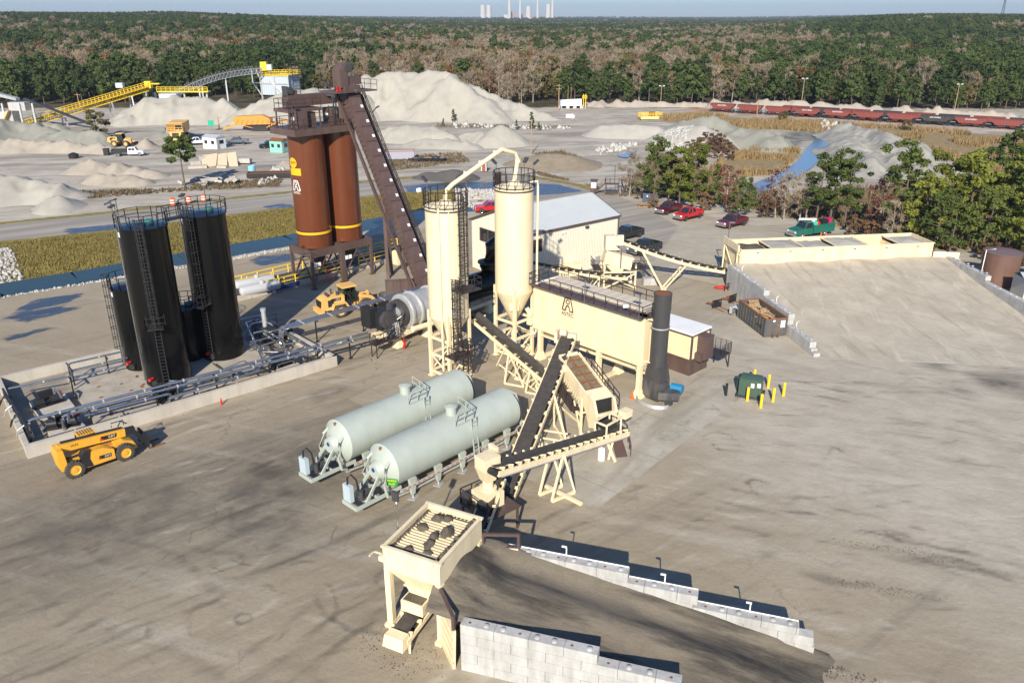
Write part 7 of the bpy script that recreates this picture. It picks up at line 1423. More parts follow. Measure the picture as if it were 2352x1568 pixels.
# green service truck
f=P(1842,549); a=R(-157); d=Vector((math.cos(a),math.sin(a),0)); l=Vector((-d.y,d.x,0)); c=f-d*2.2-l*.95
t=Thing('service_truck','green mechanics service truck with white crane boom, behind the cold feed bins','truck',(c.x,c.y,0),a)
t.part('cab',B().prism([(3.5,.6),(3.55,1.2),(3.3,1.4),(2.0,1.6),(1.95,1.62),(.35,1.62),(.35,.6)],-1.05,1.05),GRNP); lo=[(1.95,-1.0,1.62),(1.95,1.0,1.62),(.35,1.0,1.62),(.35,-1.0,1.62)]; hi=[(1.35,-.85,2.4),(1.35,.85,2.4),(.4,.85,2.4),(.4,-.85,2.4)]; t.part('window',B().add(lo+hi,[(0,1,5,4),(1,2,6,5),(2,3,7,6),(3,0,4,7)]),GLASS); t.part('roof',B().box((.87,0,2.45),(1.1,1.8,.12)),GRNP)
for i in range(4): t.part('pillar',B().bar(lo[i],hi[i],.12),GRNP)
t.part('service_body',B().box((-1.9,.85,1.35),(4.2,.5,1.3)).box((-1.9,-.85,1.35),(4.2,.5,1.3)).box((-1.9,0,1.0),(4.2,1.3,.2)),GRNP); t.part('bumper',B().box((3.6,0,.65),(.18,2.1,.3)),CHROME); t.part('grille',B().box((3.55,0,1.1),(.06,1.2,.45)),CHROME); t.part('crane',B().bar((-.2,.3,2.0),(-.2,.3,2.7),.4).bar((-.6,.4,2.75),(2.2,-.2,2.9),.28).bar((2.2,-.2,2.9),(.6,-.6,2.7),.14),WHITE); t.part('hose_reel',B().cyl((-.1,.8,2.25),(-.1,1.05,2.25),.36,n=18),mat('mint_reel',(.05,.45,.33),.5)); t.part('hose_reel',B().cyl((-.7,.75,2.2),(-.7,1.0,2.2),.32,n=18),RED); t.part('tool_load',B().box((-2.6,0,2.15),(1.2,.9,.7)),BLACK); t.part('welder',B().box((-3.5,-.1,2.2),(.8,.9,.8)),mat('magenta_case',(.45,.02,.12),.5))
for y in(-.8,.8): t.part('headlight',B().box((3.53,y,1.1),(.08,.32,.28)),WHITE)
put_wheels(t,wheel_meshes(.5,.34),((2.3,-.95),(2.3,.95),(-2.2,-.9),(-2.2,.9)),.5)
# ---- telehandler
f,r_=P(1185/2.352*.5742,(1400+1030/2.352)*.5742),P(725/2.352*.5742,(1400+1190/2.352)*.5742); d=(f-r_).normalized(); a=math.atan2(d.y,d.x); l=Vector((-d.y,d.x,0)); c=(f+r_)/2+l*.98
t=Thing('telehandler','yellow telescopic forklift parked beside the black tank containment','telehandler',(c.x,c.y,0),a); TW=wheel_meshes(.67,.42,MACH,True); wb=1.82
put_wheels(t,TW,((wb,-1.0),(wb,1.0),(-wb,-1.0),(-wb,1.0)),.67)
t.part('chassis',B().prism([(-2.4,.7),(-2.45,1.5),(-2.3,1.7),(-1.2,1.55),(2.2,1.35),(2.7,1.0),(2.4,.65),(-1.0,.5)],-.55,.55),MACH); t.part('counterweight',B().prism([(-2.65,.75),(-2.75,1.75),(-2.65,2.4),(-2.3,2.4),(-2.2,1.3),(-2.25,.75)],-.95,.6),MACH)
t.part('engine_hood',B().prism([(-1.0,.55),(-1.05,1.1),(-.75,1.75),(.3,1.75),(1.05,1.35),(1.05,.55)],-1.2,-.5),MACH); t.part('hood_step',B().prism([(-1.15,.6),(-1.3,1.5),(-1.0,1.9),(-.55,1.85),(-.7,1.2),(-.55,.58)],-1.22,-.5),BLACK); 
b0,b1=Vector((-2.45,-.12,2.32)),Vector((2.3,-.12,1.95)); t.part('boom',B().bar(b0,b1,.5,.62),MACH); t.part('boom_cover',B().bar(b0+Vector((.3,.1,.34)),b1+Vector((-.1,.1,.34)),.26,.1),BLACK); hd_=b1+Vector((.1,0,0))
t.part('boom_nose',B().bar(b1,b1+Vector((.75,0,-.06)),.4,.5).bar(b1+Vector((.6,0,-.1)),b1+Vector((1.1,0,-.9)),.42,.35),BLACK); t.part('carriage',B().box(b1+Vector((1.35,.1,-1.05)),(.16,1.9,1.0)).box(b1+Vector((1.15,.1,-1.0)),(.3,.7,.7)),BLACK)
for y in(-.45,.6): t.part('fork',B().box(b1+Vector((2.0,y,-1.85)),(1.25,.14,.06)).box(b1+Vector((1.42,y,-1.4)),(.07,.14,.9)),RUST if y<0 else BLACK)
t.part('front_axle_arch',B().prism([(1.2,1.0),(1.3,1.5),(1.9,1.6),(2.6,1.3),(2.9,.6),(2.6,.55)],-.75,.55),MACH); lo=[(-.9,.25,1.5),(.7,.25,1.3),(.7,1.15,1.3),(-.9,1.15,1.5)]; hi=[(-.8,.3,2.5),(.3,.3,2.5),(.3,1.1,2.5),(-.8,1.1,2.5)]; cb_=t.part('cab',B().add(lo+hi,[(0,1,5,4),(1,2,6,5),(2,3,7,6),(3,0,4,7)]),GLASS); link('cab_roof',B().box((-.25,.7,2.54),(1.25,.95,.08)).mesh('cab_roof',MACH),cb_); b=B()
for i in range(4): b.bar(lo[i],hi[i],.08)
for i in range(6): b.box((-.7+i*.18,.7,2.6),(.03,.85,.03))
link('cab_frame',b.mesh('cab_frame',BLACK),cb_); t.part('lift_cylinder',B().cyl((-2.3,-.65,1.55),(-.4,-.55,1.5),.075,n=10).cyl((-2.3,-.65,1.2),(-1.2,-.6,1.0),.09,n=10),BLACK); t.part('hose_guard',B().tube([(2.0,.2,2.35),(2.3,.3,2.7),(2.7,.2,2.4)],.05,6).tube([(1.6,.35,2.4),(1.6,.35,2.75),(2.5,.35,2.7),(2.5,.35,2.3)],.04,6),BLACK)
def decal(t,c,w_,h_,s_,body='CAT',y=None):
    M=frame_M(Vector(c),(1,0,s_),(0,0,1)); q=t.part('decal',B().add([(-w_/2,-h_/2,0),(w_/2*.95,-h_/2,0),(w_/2,h_/2,0),(-w_/2*.85,h_/2,0)],[(0,1,2,3)]),BLACK,flat=True); q.matrix_local=M
    o_=link('letters',text_mesh('letters',body,h_*.75,WHITE,.003),q); o_.location=(w_*.2,0,.004); o2=link('red_wedge',B().add([(-w_/2,-h_/2,.003),(-w_/2*.5,-h_/2,.003),(-w_/2*.85,h_*.2,.003)],[(0,1,2)]).mesh('red_wedge',RED,True),q)
decal(t,(1.05,-.375,2.06),1.25,.34,-.075); decal(t,(.35,-1.205,1.0),.95,.30,-.05)
M=frame_M(Vector((-1.35,-.376,2.26)),(1,0,-.075),(0,0,1)); q=t.part('owner_emblem',text_mesh('owner_emblem','WM',.3,TEXTM,.003),TEXTM); q.matrix_local=M
# ---- wheel loaders
LW=wheel_meshes(.80,.6,MACHD,True)
def loader(name,label,loc,rz,mm,person=False):
    t=Thing(name,label,'loader',loc,rz); put_wheels(t,LW,((1.65,-1.05),(1.65,1.05),(-1.65,-1.05),(-1.65,1.05)),.80)
    t.part('engine_hood',B().prism([(-3.6,1.0),(-3.75,1.35),(-3.6,2.2),(-3.2,2.45),(-.9,2.5),(-.9,1.0)],-.85,.85),mm); t.part('radiator_grille',B().box((-3.72,0,1.75),(.08,1.3,.8)).box((-2.6,.87,1.8),(.7,.04,.8)).box((-2.6,-.87,1.8),(.7,.04,.8)),BLACK); t.part('fender',B().prism([(-2.7,1.1),(-2.4,1.75),(-.9,1.75),(-.55,1.2),(-.8,1.2),(-1.0,1.6),(-2.3,1.6),(-2.5,1.1)],-1.3,1.3),mm); t.part('counterweight',B().box((-3.75,0,.95),(.5,2.2,.55)),mm); t.part('exhaust',B().cyl((-2.0,.35,2.4),(-2.0,.35,3.1),.1,n=10).cyl((-1.5,-.3,2.4),(-1.5,-.3,2.85),.2,n=12).box((-2.7,0,2.6),(.12,.9,.5)),DKGREY)
    lo=[(-.9,-.75,1.7),(.75,-.75,1.7),(.75,.75,1.7),(-.9,.75,1.7)]; hi=[(-.85,-.72,3.25),(.45,-.72,3.25),(.45,.72,3.25),(-.85,.72,3.25)]; gl=bpy.data.materials.get('cab_glass') or mat('cab_glass',(.03,.05,.045),.08,0,.1,1,spec=.6)
    cb_=t.part('cab',B().add(lo+hi,[(0,1,5,4),(2,3,7,6),(3,0,4,7)] if not person else [(1,2,6,5),(2,3,7,6),(3,0,4,7)]),gl); link('cab_roof',B().box((-.2,0,3.32),(1.75,1.65,.18)).mesh('cab_roof',mm),cb_); b=B()
    for i in range(4): b.bar(lo[i],hi[i],.1)
    b.bar((-.1,-.75,1.7),(-.1,-.72,3.25),.08).bar(lo[0],lo[1],.1).bar(lo[2],lo[3],.1); link('cab_frame',b.mesh('cab_frame',BLACK),cb_); link('cab_floor',B().box((-.1,0,1.6),(1.7,1.5,.2)).mesh('cab_floor',BLACK),cb_); link('operator_seat',B().box((-.45,0,1.95),(.5,.5,.5)).box((-.68,0,2.4),(.12,.5,.6)).mesh('operator_seat',BLACK),cb_)
    t.part('front_frame',B().box((1.3,0,1.1),(1.8,.9,.8)).prism([(.6,1.3),(.9,2.0),(1.5,2.1),(1.9,1.3)],-.5,.5),mm); b=B()
    for y in(-.62,.62): b.bar((1.2,y,1.95),(2.5,y,1.55),.2,.4).bar((2.5,y,1.55),(3.4,y,.55),.2,.38)
    t.part('lift_arm',b,mm); t.part('tilt_link',B().cyl((1.0,0,2.1),(2.3,0,1.95),.1,n=10).bar((2.3,0,2.2),(2.5,0,1.2),.18,.3).bar((2.5,0,1.2),(3.4,0,.9),.14),mm); t.part('bucket',B().prism([(3.2,.25),(3.3,1.15),(3.45,1.2),(3.5,.45),(3.8,.22),(4.7,.12),(4.7,.06),(3.6,.08)],-1.5,1.5).box((3.9,-1.48,.55),(.9,.05,.8)).box((3.9,1.48,.55),(.9,.05,.8)),BLACK); t.part('ladder',B().box((.25,-1.05,1.1),(.4,.1,.06)).box((.25,-1.05,.75),(.4,.1,.06)).bar((.05,-1.05,.6),(.05,-1.0,1.7),.05).bar((.45,-1.05,.6),(.45,-1.0,1.7),.05),BLACK)
    decal(t,(-2.0,-.875,2.15),1.3,.34,0); return t
rw=P(1363,1268.6*.5742/.5742*0+0) if False else P((900+990/2.138)*.5742,(850+895/2.138)*.5742); a=R(36); d=Vector((math.cos(a),math.sin(a),0)); l=Vector((-d.y,d.x,0)); c=rw+d*1.65+l*1.05
ld=loader('wheel_loader','dusty yellow wheel loader with driver working beside the drum dryer',(c.x,c.y,0),a,MACHD,True)
p=P(283,336); loader('wheel_loader','yellow wheel loader with lowered bucket in the far quarry yard',(p.x,p.y,0),R(-8),MACHD)
# driver
def person(loc,rz,label):
    t=Thing('person',label,'person',loc,rz); VEST=mat('hi_vis_vest',(.12,.62,.05),.7); SK=mat('skin',(.42,.25,.17),.6); JE=mat('dark_trousers',(.03,.035,.05),.8)
    me=bpy.data.meshes.new('body'); J=[(0,0,0,.13),(0,0,.16,.15),(-.02,0,.34,.165),(-.02,0,.50,.13),(0,0,.58,.06),(.02,0,.66,.075),(.03,0,.76,.10),(.03,0,.85,.07)]
    vs=[j[:3] for j in J]; rad=[j[3] for j in J]; ed=[(i,i+1) for i in range(7)]
    def chain(st,pts):
        k=st
        for x,y,z,r in pts: vs.append((x,y,z)); rad.append(r); ed.append((k,len(vs)-1)); k=len(vs)-1
        return k
    for s in(-1,1):
        chain(3,[(0,.19*s,.48,.06),(.06,.24*s,.26,.05),(.30,.20*s,.22,.04),(.40,.17*s,.25,.035),(.46,.16*s,.26,.018)]); chain(0,[(.06,.10*s,-.02,.10),(.42,.12*s,.0,.075),(.48,.12*s,-.22,.055),(.50,.12*s,-.40,.045),(.64,.12*s,-.43,.035)])
    me.from_pydata(vs,ed,[]); o=link('body',me,t.e); md=o.modifiers.new('skin','SKIN'); sv=me.skin_vertices
    if len(sv)==0:
        bm=bmesh.new(); bm.from_mesh(me); bm.verts.layers.skin.verify(); bm.to_mesh(me); bm.free()
    for i,r in enumerate(rad): me.skin_vertices[0].data[i].radius=(r,r)
    me.skin_vertices[0].data[0].use_root=True; o.modifiers.new('sub','SUBSURF').levels=1
    dg=bpy.context.evaluated_depsgraph_get(); m2=bpy.data.meshes.new_from_object(o.evaluated_get(dg)); o.modifiers.clear(); o.data=m2
    m2.materials.clear()
    for mm in(SK,JE): m2.materials.append(mm)
    for p_ in m2.polygons: p_.material_index=0 if (p_.center.z>.57 or p_.center.x>.36 and p_.center.z>.12) else 1; p_.use_smooth=True
    t.part('vest',B().lathe((-.02,0,.08),[(.19,0),(.21,.2),(.22,.36),(.15,.46)],18),VEST); t.part('hard_hat',B().lathe((.03,0,.82),[(.14,0),(.12,.03),(.10,.10),(.01,.14)],18),RED); t.part('nose',B().bar((.12,0,.77),(.145,0,.75),.025),SK); return t
pp=ld.M@Vector((-.42,0,2.22)); person((pp.x,pp.y,pp.z),a,'driver in green vest and red hard hat inside the loader cab')
# ================================================================ DUMPSTERS, PALLETS, SMALL YARD THINGS
def rolloff(name,label,loc,rz,L,Wd,H,m,group=None,load=None):
    t=Thing(name,label,'dumpster',loc,rz,group); b=B(); z0=.18
    for y in(-Wd/2,Wd/2): b.box((0,y,z0+H/2),(L,.06,H))
    b.box((-L/2,0,z0+H/2),(.06,Wd-.06,H)).box((0,0,z0+.03),(L-.1,Wd-.1,.06)); t.part('shell',b,m); t.part('end_door',B().box((L/2,0,z0+H/2),(.07,Wd,H)).box((L/2+.06,0,z0+.6),(.06,.8,1.1)).box((L/2+.1,-.3,.25),(.3,.12,.5)).box((L/2+.1,.3,.25),(.3,.12,.5)),m); b=B()
    n=int(L/.62)
    for s in(-1,1):
        b=B().box((0,s*(Wd/2+.05),z0+.3),(L,.06,.1))
        for i in range(n+1): b.box((-L/2+i*L/n,s*(Wd/2+.06),z0+H/2),(.1,.08,H))
        t.part('side_rib',b,m)
    b=B()
    for s in(-1,1): b.box((0,s*(Wd/2+.02),z0+H),(L+.1,.14,.1)); b.box((s*L/2,0,z0+H),(.14,Wd,.1))
    for s in(-.5,.5): b.box((0,s,.09),(L-.4,.14,.17))
    t.part('top_rail',b,RUST); t.part('inner_lining',B().box((0,0,z0+H*.5),(L-.16,Wd-.16,.03)),RUST); return t
DGR=mat('scuffed_grey_steel',(.085,.095,.10),.6,.2,.2,1.5,dirt=(.20,.12,.07),damt=.6,dscale=1.2)
f0=P(1755,776);f1=P(1804,773);f2=P(1695,730); d=Vector((f0.x-f2.x,f0.y-f2.y,0)).normalized(); a=math.atan2(d.y,d.x); s_=Vector((-d.y,d.x,0)); c=f0-d*3.15+s_*1.2
t=rolloff('roll_off_dumpster','grey roll off dumpster heaped with broken wooden pallets beside the ramp wall',(c.x,c.y,0),a,6.3,2.4,1.95,DGR)
for nm_,s,sz,m_,x,y,z in(('graffiti','HB',.62,BLACK,2.2,-1.315,1.0),('graffiti','8',.45,BLACK,1.5,-1.315,1.0)):
    o=t.part(nm_,text_mesh(nm_,s,sz,m_,.004),m_); o.matrix_local=frame_M(Vector((x,y,z)),(1,0,0),(0,0,1))
t.part('notice_plate',B().box((3.22,.75,1.5),(.02,.5,.8)),WHITE); t.part('notice_plate',B().box((3.22,-.3,1.9),(.02,.25,.2)),WHITE)
r=random.Random(12); PW=B().box((0,0,.05),(1.2,.1,.09)).box((0,-.45,.05),(1.2,.1,.09)).box((0,.45,.05),(1.2,.1,.09))
for i in range(7): PW.box((-.52+i*.173,0,.115),(.11,1.0,.025))
pal=PW.mesh('pallet',WOOD)
for i in range(24):
    p=t.M@Vector((r.uniform(-2.5,2.6),r.uniform(-.7,.7),1.05+.55*r.random()+.3*math.cos((i-12)/8))); o=link('wooden_pallet',pal); o.location=p; o.rotation_euler=(r.uniform(-.6,.6),r.uniform(-.6,.6),r.random()*6.28); tag(o,'weathered wooden pallet thrown in the heap inside the grey roll off dumpster','pallet','wooden pallets in the dumpster')
p=P(1480,474)
for i in range(9):
    o=link('wooden_pallet',pal); o.location=(p.x+(-.8 if i<4 else .7)+r.uniform(-.3,.3),p.y+r.uniform(-.4,.4)-(.3 if i<4 else 0),.0+.14*(i if i<4 else i-4)); o.rotation_euler=(0,0,r.random()*6.28); tag(o,'weathered wooden pallet in the low stack left of the blue dumpster','pallet','wooden pallets beside the blue dumpster')
p=P(1492,463); BLUE=mat('slate_blue_steel',(.06,.085,.13),.5,.1,.15,2,dirt=(.15,.14,.13)); t=Thing('dumpster','slate blue open top dumpster at the edge of the car park','dumpster',(p.x,p.y,0),R(-8)); b=B()
for y in(-.9,.9): b.prism([(-1.3,.1),(-1.3,1.75),(1.3,1.55),(1.3,.1)],y-.03,y+.03)
b.box((-1.3,0,.95),(.06,1.8,1.65)).box((1.3,0,.85),(.06,1.8,1.45)).box((0,0,.13),(2.5,1.7,.06)); t.part('shell',b,BLUE); t.part('fork_pocket',B().box((0,-1.0,.9),(1.6,.16,.2)).box((0,1.0,.9),(1.6,.16,.2)),BLUE); t.part('label_plate',B().box((-.5,-.94,1.2),(.22,.02,.28)),WHITE); t.part('inside',B().box((0,0,.9),(2.45,1.7,.03)),BLACK)
# fork attachments, grapple, hose by the ramp wall
for u,v,lb,rz in((1646,706,'black fork carriage lying left of the dumpster, nearer the camera',.5),(1682,694,'black fork carriage standing against the ramp wall behind the dumpster',.7)):
    p=P(u,v); t=Thing('fork_attachment',lb,'attachment',(p.x,p.y,0),rz); b=B()
    for z in(.1,.5,.9): b.box((0,0,z),(1.4,.1,.14))
    for i in range(7): b.box((-.65+i*.217,0,.5),(.05,.08,.9))
    t.part('carriage',b,BLACK); t.part('fork',B().box((-.4,-.9,.06),(.13,1.5,.06)),RUST); t.part('fork',B().box((.4,-.9,.06),(.13,1.5,.06)),RUST); t.part('rear_frame',B().bar((-.5,.1,.6),(-.5,1.2,.3),.14).bar((.5,.1,.6),(.5,1.2,.3),.14),RUST)
p=P(1685,722); t=Thing('grapple','dusty grey grapple attachment leaning at the far end of the roll off dumpster','attachment',(p.x,p.y,0),.9); b=B()
for x in(-.6,-.2,.2,.6): b.tube([(x,0,1.0),(x,-.5,1.1),(x,-.9,.8),(x,-1.0,.2),(x,-.7,.05)],.06,6)
t.part('tine',b,SILVER); t.part('mount',B().box((0,.1,.7),(1.5,.3,.8)),SILVER)
def coil(name,label,u,v,rad,m,n=70,rr=.05):
    p=P(u,v); r=random.Random(int(u)); pts=[(rad*(.6+.5*math.sin(i*.37)**2)*math.cos(i*.5),rad*.8*(.6+.4*math.cos(i*.23))*math.sin(i*.5),rr+.06*(i%9)/2) for i in range(n)]; single(name,B().tube(pts,rr,6),m,label,'hose',loc=(p.x,p.y,0))
REDH=mat('red_hose_rubber',(.42,.03,.02),.6); coil('hose_coil','red hose coil on the ground at the end of the cold feed conveyor',1657,663,.9,REDH)
single('pipe_coil',B().tube([(1.1*math.cos(i*.4)*(.8+.02*(i%11)),.8*math.sin(i*.4)*(.8+.02*(i%7)),.06+.015*(i%12)) for i in range(80)],.05,6),SILVER,'pale coil of hose lying under the baghouse','hose',loc=tuple(P(1412,812)))
p=P(1672,668); t=Thing('steel_stand','small dark steel stand at the corner of the ramp wall','stand',(p.x,p.y,0),.3); t.part('stand',railing(B(),[(-.5,0,0),(.5,0,0),(.5,.8,0)],1.0,.6,.04),RAILM)
p=P(1452,914); single('traffic_cone',B().lathe((0,0,0),[(.22,0),(.22,.05),(.15,.06),(.04,.7),(.02,.71)],16),ORANGE,'orange red cone at the foot of the baghouse front leg','cone',loc=(p.x,p.y,0))
for (u,v),lb in zip(((1884,551),(1895,552)),('left of two orange cones behind the cold feed bins','right of two orange cones behind the cold feed bins')):
    p=P(u,v); single('traffic_cone',B().lathe((0,0,0),[(.28,0),(.28,.05),(.2,.06),(.05,1.2),(.03,1.22)],16),ORANGE,lb,'cone','orange cones behind the bins',(p.x,p.y,0))
p=P(1941,556); single('traffic_barrel',B().lathe((0,0,0),[(.4,0),(.38,.9),(.3,1.0),(.01,1.0)],18),ORANGE,'orange barrel behind the middle of the cold feed bins','barrel',loc=(p.x,p.y,0))
for (u,v),lb in zip(((398,472),(434,467),(469,463)),('leftmost of three orange and white barrels on the road behind the black tanks','middle of three orange and white barrels on the road behind the black tanks','rightmost of three orange and white barrels on the road behind the black tanks')):
    p=P(u,v); t=Thing('traffic_barrel',lb,'barrel',tuple(p),0,'road barrels'); t.part('barrel',B().lathe((0,0,.08),[(.48,0),(.42,1.25),(.3,1.32),(.01,1.32)],20),ORANGE); t.part('base',B().lathe((0,0,0),[(.6,0),(.6,.1),(.45,.12)],18),RUBBER)
    for z in(.45,.9): t.part('white_band',B().lathe((0,0,z),[(.475-.04*z,0),(.485-.04*z,.01),(.475-.04*z,.2),(.465-.04*z,.21)],20),WHITE)
def lightpole(u,v,vt,label,m=WOOD,r=.13,lamp=True,arm=0):
    p=P(u,v); h=Zat(p.x,p.y,vt); t=Thing('light_pole' if lamp else 'utility_pole',label,'pole',tuple(p)); t.part('pole',B().cyl((0,0,0),(0,0,h),r*1.25,r*.8,10),m)
    if lamp:
        for s in(-1,1): t.part('lamp',B().box((s*.75,-.25,h+.1),(.8,.5,.4)),SILVER)
        t.part('cross_arm',B().box((0,0,h-.2),(2.2,.12,.12)),m)
    if arm:
        for k in range(arm): t.part('cross_arm',B().box((0,0,h-.6-1.1*k),(2.0,.12,.14)),m)
lightpole(1517,242,198,'tall light pole before the pines left of the railcars'); lightpole(1839,250,181,'tall light pole behind the middle of the railcars'); lightpole(2191,258,194,'tall light pole behind the right part of the railcars'); lightpole(1737,277,229,'plain utility pole standing in the orange reeds',WOOD,.15,False); lightpole(1283,254,193,'tall utility pole with cross arms left of the white container',WOOD,.15,False,2); lightpole(1304,243,197,'thin bare pole just behind the white container',WOOD,.09,False); lightpole(1311,243,200,'thinner bare pole right of the white container pole',WOOD,.08,False); lightpole(1220,353,274,'bare pole standing alone in the dusty quarry yard',WOOD,.12,False); lightpole(504,297,266,'short pole beside the white hut in the quarry yard',WOOD,.14,False,1); lightpole(184,252,214,'pole behind the yellow quarry conveyor',WOOD,.15,False,1)
p=P(2100,541); t=Thing('light_pole','slim grey light pole behind the right end of the cold feed bins','pole',tuple(p)); t.part('pole',B().cyl((0,0,0),(0,0,Zat(p.x,p.y,508)),.07,n=8),GALV); t.part('lamp',B().box((0,-.1,Zat(p.x,p.y,506)),(1.1,.5,.3)),WHITE)
p=P(1676,612,3.0); single('light_pole',B().cyl((0,0,0),(0,0,7.2),.06,n=8).box((.3,0,7.2),(.7,.3,.12)),GALV,'thin light pole at the left end of the cold feed bins','pole',loc=(28.3,101.6,0))
# sampling stand
p=P(1405,446); t=Thing('sampling_stand','brown steel truck sampling stand with stairs and platform beside the road','stand',tuple(p),R(-10)); t.part('platform',railing(B().box((0,0,2.0),(2.6,1.6,.12)),[(-1.3,-.8,2.05),(1.3,-.8,2.05),(1.3,.8,2.05),(-1.3,.8,2.05),(-1.3,-.8,2.05)],1.1,.9,.04),BROWN); b=B()
for x in(-1.2,1.2):
    for y in(-.7,.7): b.box((x,y,1.0),(.16,.16,2.0))
b.box((0,-.8,.3),(2.6,.14,.14)).box((0,0,.5),(2.6,1.4,.1)); t.part('leg_frame',b,BROWN); t.part('stair',railing(B().bar((-1.4,0,2.0),(-3.4,0,.1),1.0,.16),[(-1.4,-.5,2.0),(-3.4,-.5,.1)],1.0,.8,.04),BROWN); t.part('chute',B().bar((1.6,0,3.0),(2.3,0,.9),1.0,.2),BROWN); t.part('booth',B().box((-3.6,1.0,1.2),(1.2,.9,2.4)).box((-3.6,1.0,2.46),(1.5,1.2,.1)),BROWN); t.part('notice_board',B().box((-3.6,.52,1.5),(1.0,.04,1.1)),WHITE); t.part('lamp_post',B().tube([(.4,.7,2.0),(.4,.7,5.4),(-.9,.6,5.5)],.06,6),DKGREY)
p=P(1112,394); t=Thing('portable_toilet','brown portable toilet with white roof beside the road','toilet',tuple(p),R(-5)); t.part('cabin',B().box((0,0,1.15),(1.25,1.2,2.2)),mat('brown_plastic',(.20,.095,.055),.5)); t.part('roof',B().frus((0,0,2.25),(1.3,1.25),(0,0,2.5),(.9,.8)),WHITE); t.part('door',B().box((.0,-.62,1.15),(.8,.04,1.8)),mat('red_brown_door',(.25,.08,.05),.5)); t.part('vent_panel',B().box((-.5,-.62,1.2),(.15,.04,2.0)).box((.5,-.62,1.2),(.15,.04,2.0)),WHITE)
p=P(919,366); t=rolloff('roll_off_container','long lilac grey ribbed roll off container with rusty inside','x',0,9.0,2.5,2.2,mat('lilac_grey_steel',(.33,.32,.38),.6,0,.15,1.5,dirt=(.3,.2,.15),damt=.3)) if False else rolloff('roll_off_container','long lilac grey ribbed roll off container in the yard behind the brown conveyor',tuple(p),R(6),6.8,2.4,1.9,mat('lilac_grey_steel',(.33,.32,.38),.6,0,.15,1.5,dirt=(.3,.2,.15),damt=.3))
p=P(1103,478); t=Thing('drain_box','square concrete drain inlet on the ditch rip rap','drain',tuple(p),R(15)); t.part('slab',B().box((0,0,1.15),(3.4,2.4,.3)),CONC); b=B()
for x in(-1.3,1.3):
    for y in(-.9,.9): b.box((x,y,.5),(.5,.5,1.0))
t.part('pier',b,CONC); t.part('manhole_lid',B().lathe((0,0,1.3),[(.5,0),(.48,.08),(.01,.1)],18),RUST)
# ================================================================ QUARRY YARD
def pile(name,label,ridges,m,slope=.62,noise=.6,seed=0,res=None,hollow=None,cat='stockpile',group=None,nf=.16,kind=None):
    pts=[p for rg in ridges for p in rg]; mx=max(p[2] for p in pts)/slope+2; x0,x1=min(p[0] for p in pts)-mx,max(p[0] for p in pts)+mx; y0,y1=min(p[1] for p in pts)-mx,max(p[1] for p in pts)+mx
    res=res or max(.45,(x1-x0)/110); X_,Y_=np.meshgrid(np.arange(x0,x1,res),np.arange(y0,y1,res)); H=np.full(X_.shape,-5.0)
    wx=X_+4*(fbm(X_*.09+seed,Y_*.09,3)-.45); wy=Y_+4*(fbm(X_*.09+7,Y_*.09+seed,3)-.45)
    for rg in ridges:
        if len(rg)==1: rg=[rg[0],(rg[0][0]+.01,rg[0][1],rg[0][2])]
        for a,c in zip(rg[:-1],rg[1:]):
            ex,ey=c[0]-a[0],c[1]-a[1]; tt=np.clip(((wx-a[0])*ex+(wy-a[1])*ey)/(ex*ex+ey*ey),0,1); d=np.hypot(wx-a[0]-tt*ex,wy-a[1]-tt*ey); hh=a[2]+(c[2]-a[2])*tt
            H=np.maximum(H,hh-np.maximum(0,np.sqrt(d*d+.6)-.5)*slope)
    gy_,gx_=np.gradient(H,res); gl_=np.hypot(gx_,gy_)+1e-6; tt_=(-gy_*(X_-X_.mean())+gx_*(Y_-Y_.mean()))/gl_; H=H+.55*noise*(fbm(tt_*.5+seed,H*.22,3)-.45)*np.clip(H,0,2.2)*np.clip(gl_*2,0,1)
    H=H+noise*(fbm(X_*nf*2.2+seed,Y_*nf*.9,4)-.47)*np.clip(H+.5,0,2.5)+.6*noise*(fbm(X_*1.0,Y_*.30+seed,3)-.45)*np.clip(H,0,1)
    ny_,nx_=X_.shape; G=np.vectorize(gheight)(X_[::8,::8],Y_[::8,::8]); Z_=H.copy(); keep=H>-.35
    V=np.stack([X_,Y_,np.maximum(H,-.3)],-1).reshape(-1,3); idx=np.arange(nx_*ny_).reshape(ny_,nx_); kq=(keep[:-1,:-1]|keep[1:,1:]|keep[:-1,1:]|keep[1:,:-1]); FQ=np.stack([idx[:-1,:-1],idx[:-1,1:],idx[1:,1:],idx[1:,:-1]],-1)[kq]
    used=np.unique(FQ); re=np.full(nx_*ny_,-1); re[used]=np.arange(len(used)); c=np.array([V[used][:,0].mean(),V[used][:,1].mean(),0]); me=npmesh(name,V[used]-c,re[FQ],m,True)
    return tag(link(name,me,loc=tuple(c)),label,cat,group,kind)
def rg(y,*uv): return [tuple(T(u,v,yy)) for (u,v),yy in zip(uv,y if hasattr(y,'__len__') else [y]*len(uv))]
SP1=mat('crusher_run',(.385,.36,.305),.95,0,.1,.25,.5,3,spec=.1,dirt=(.30,.28,.24),damt=.55,dscale=.12); SP2=mat('sandy_fill',(.37,.325,.265),.95,0,.14,.4,.5,4,spec=.1,dirt=(.27,.235,.19),damt=.55,dscale=.3); SP3=mat('green_grey_fines',(.27,.265,.22),.95,0,.14,.3,.5,4,spec=.1,dirt=(.19,.185,.16),damt=.5,dscale=.2); SP4=mat('rough_spoil',(.33,.315,.275),.95,0,.2,.5,.6,3,spec=.1,dirt=(.20,.195,.175),damt=.7,dscale=.18); SP5=mat('dark_cinder',(.09,.085,.075),.95,0,.25,.6,.4,5)
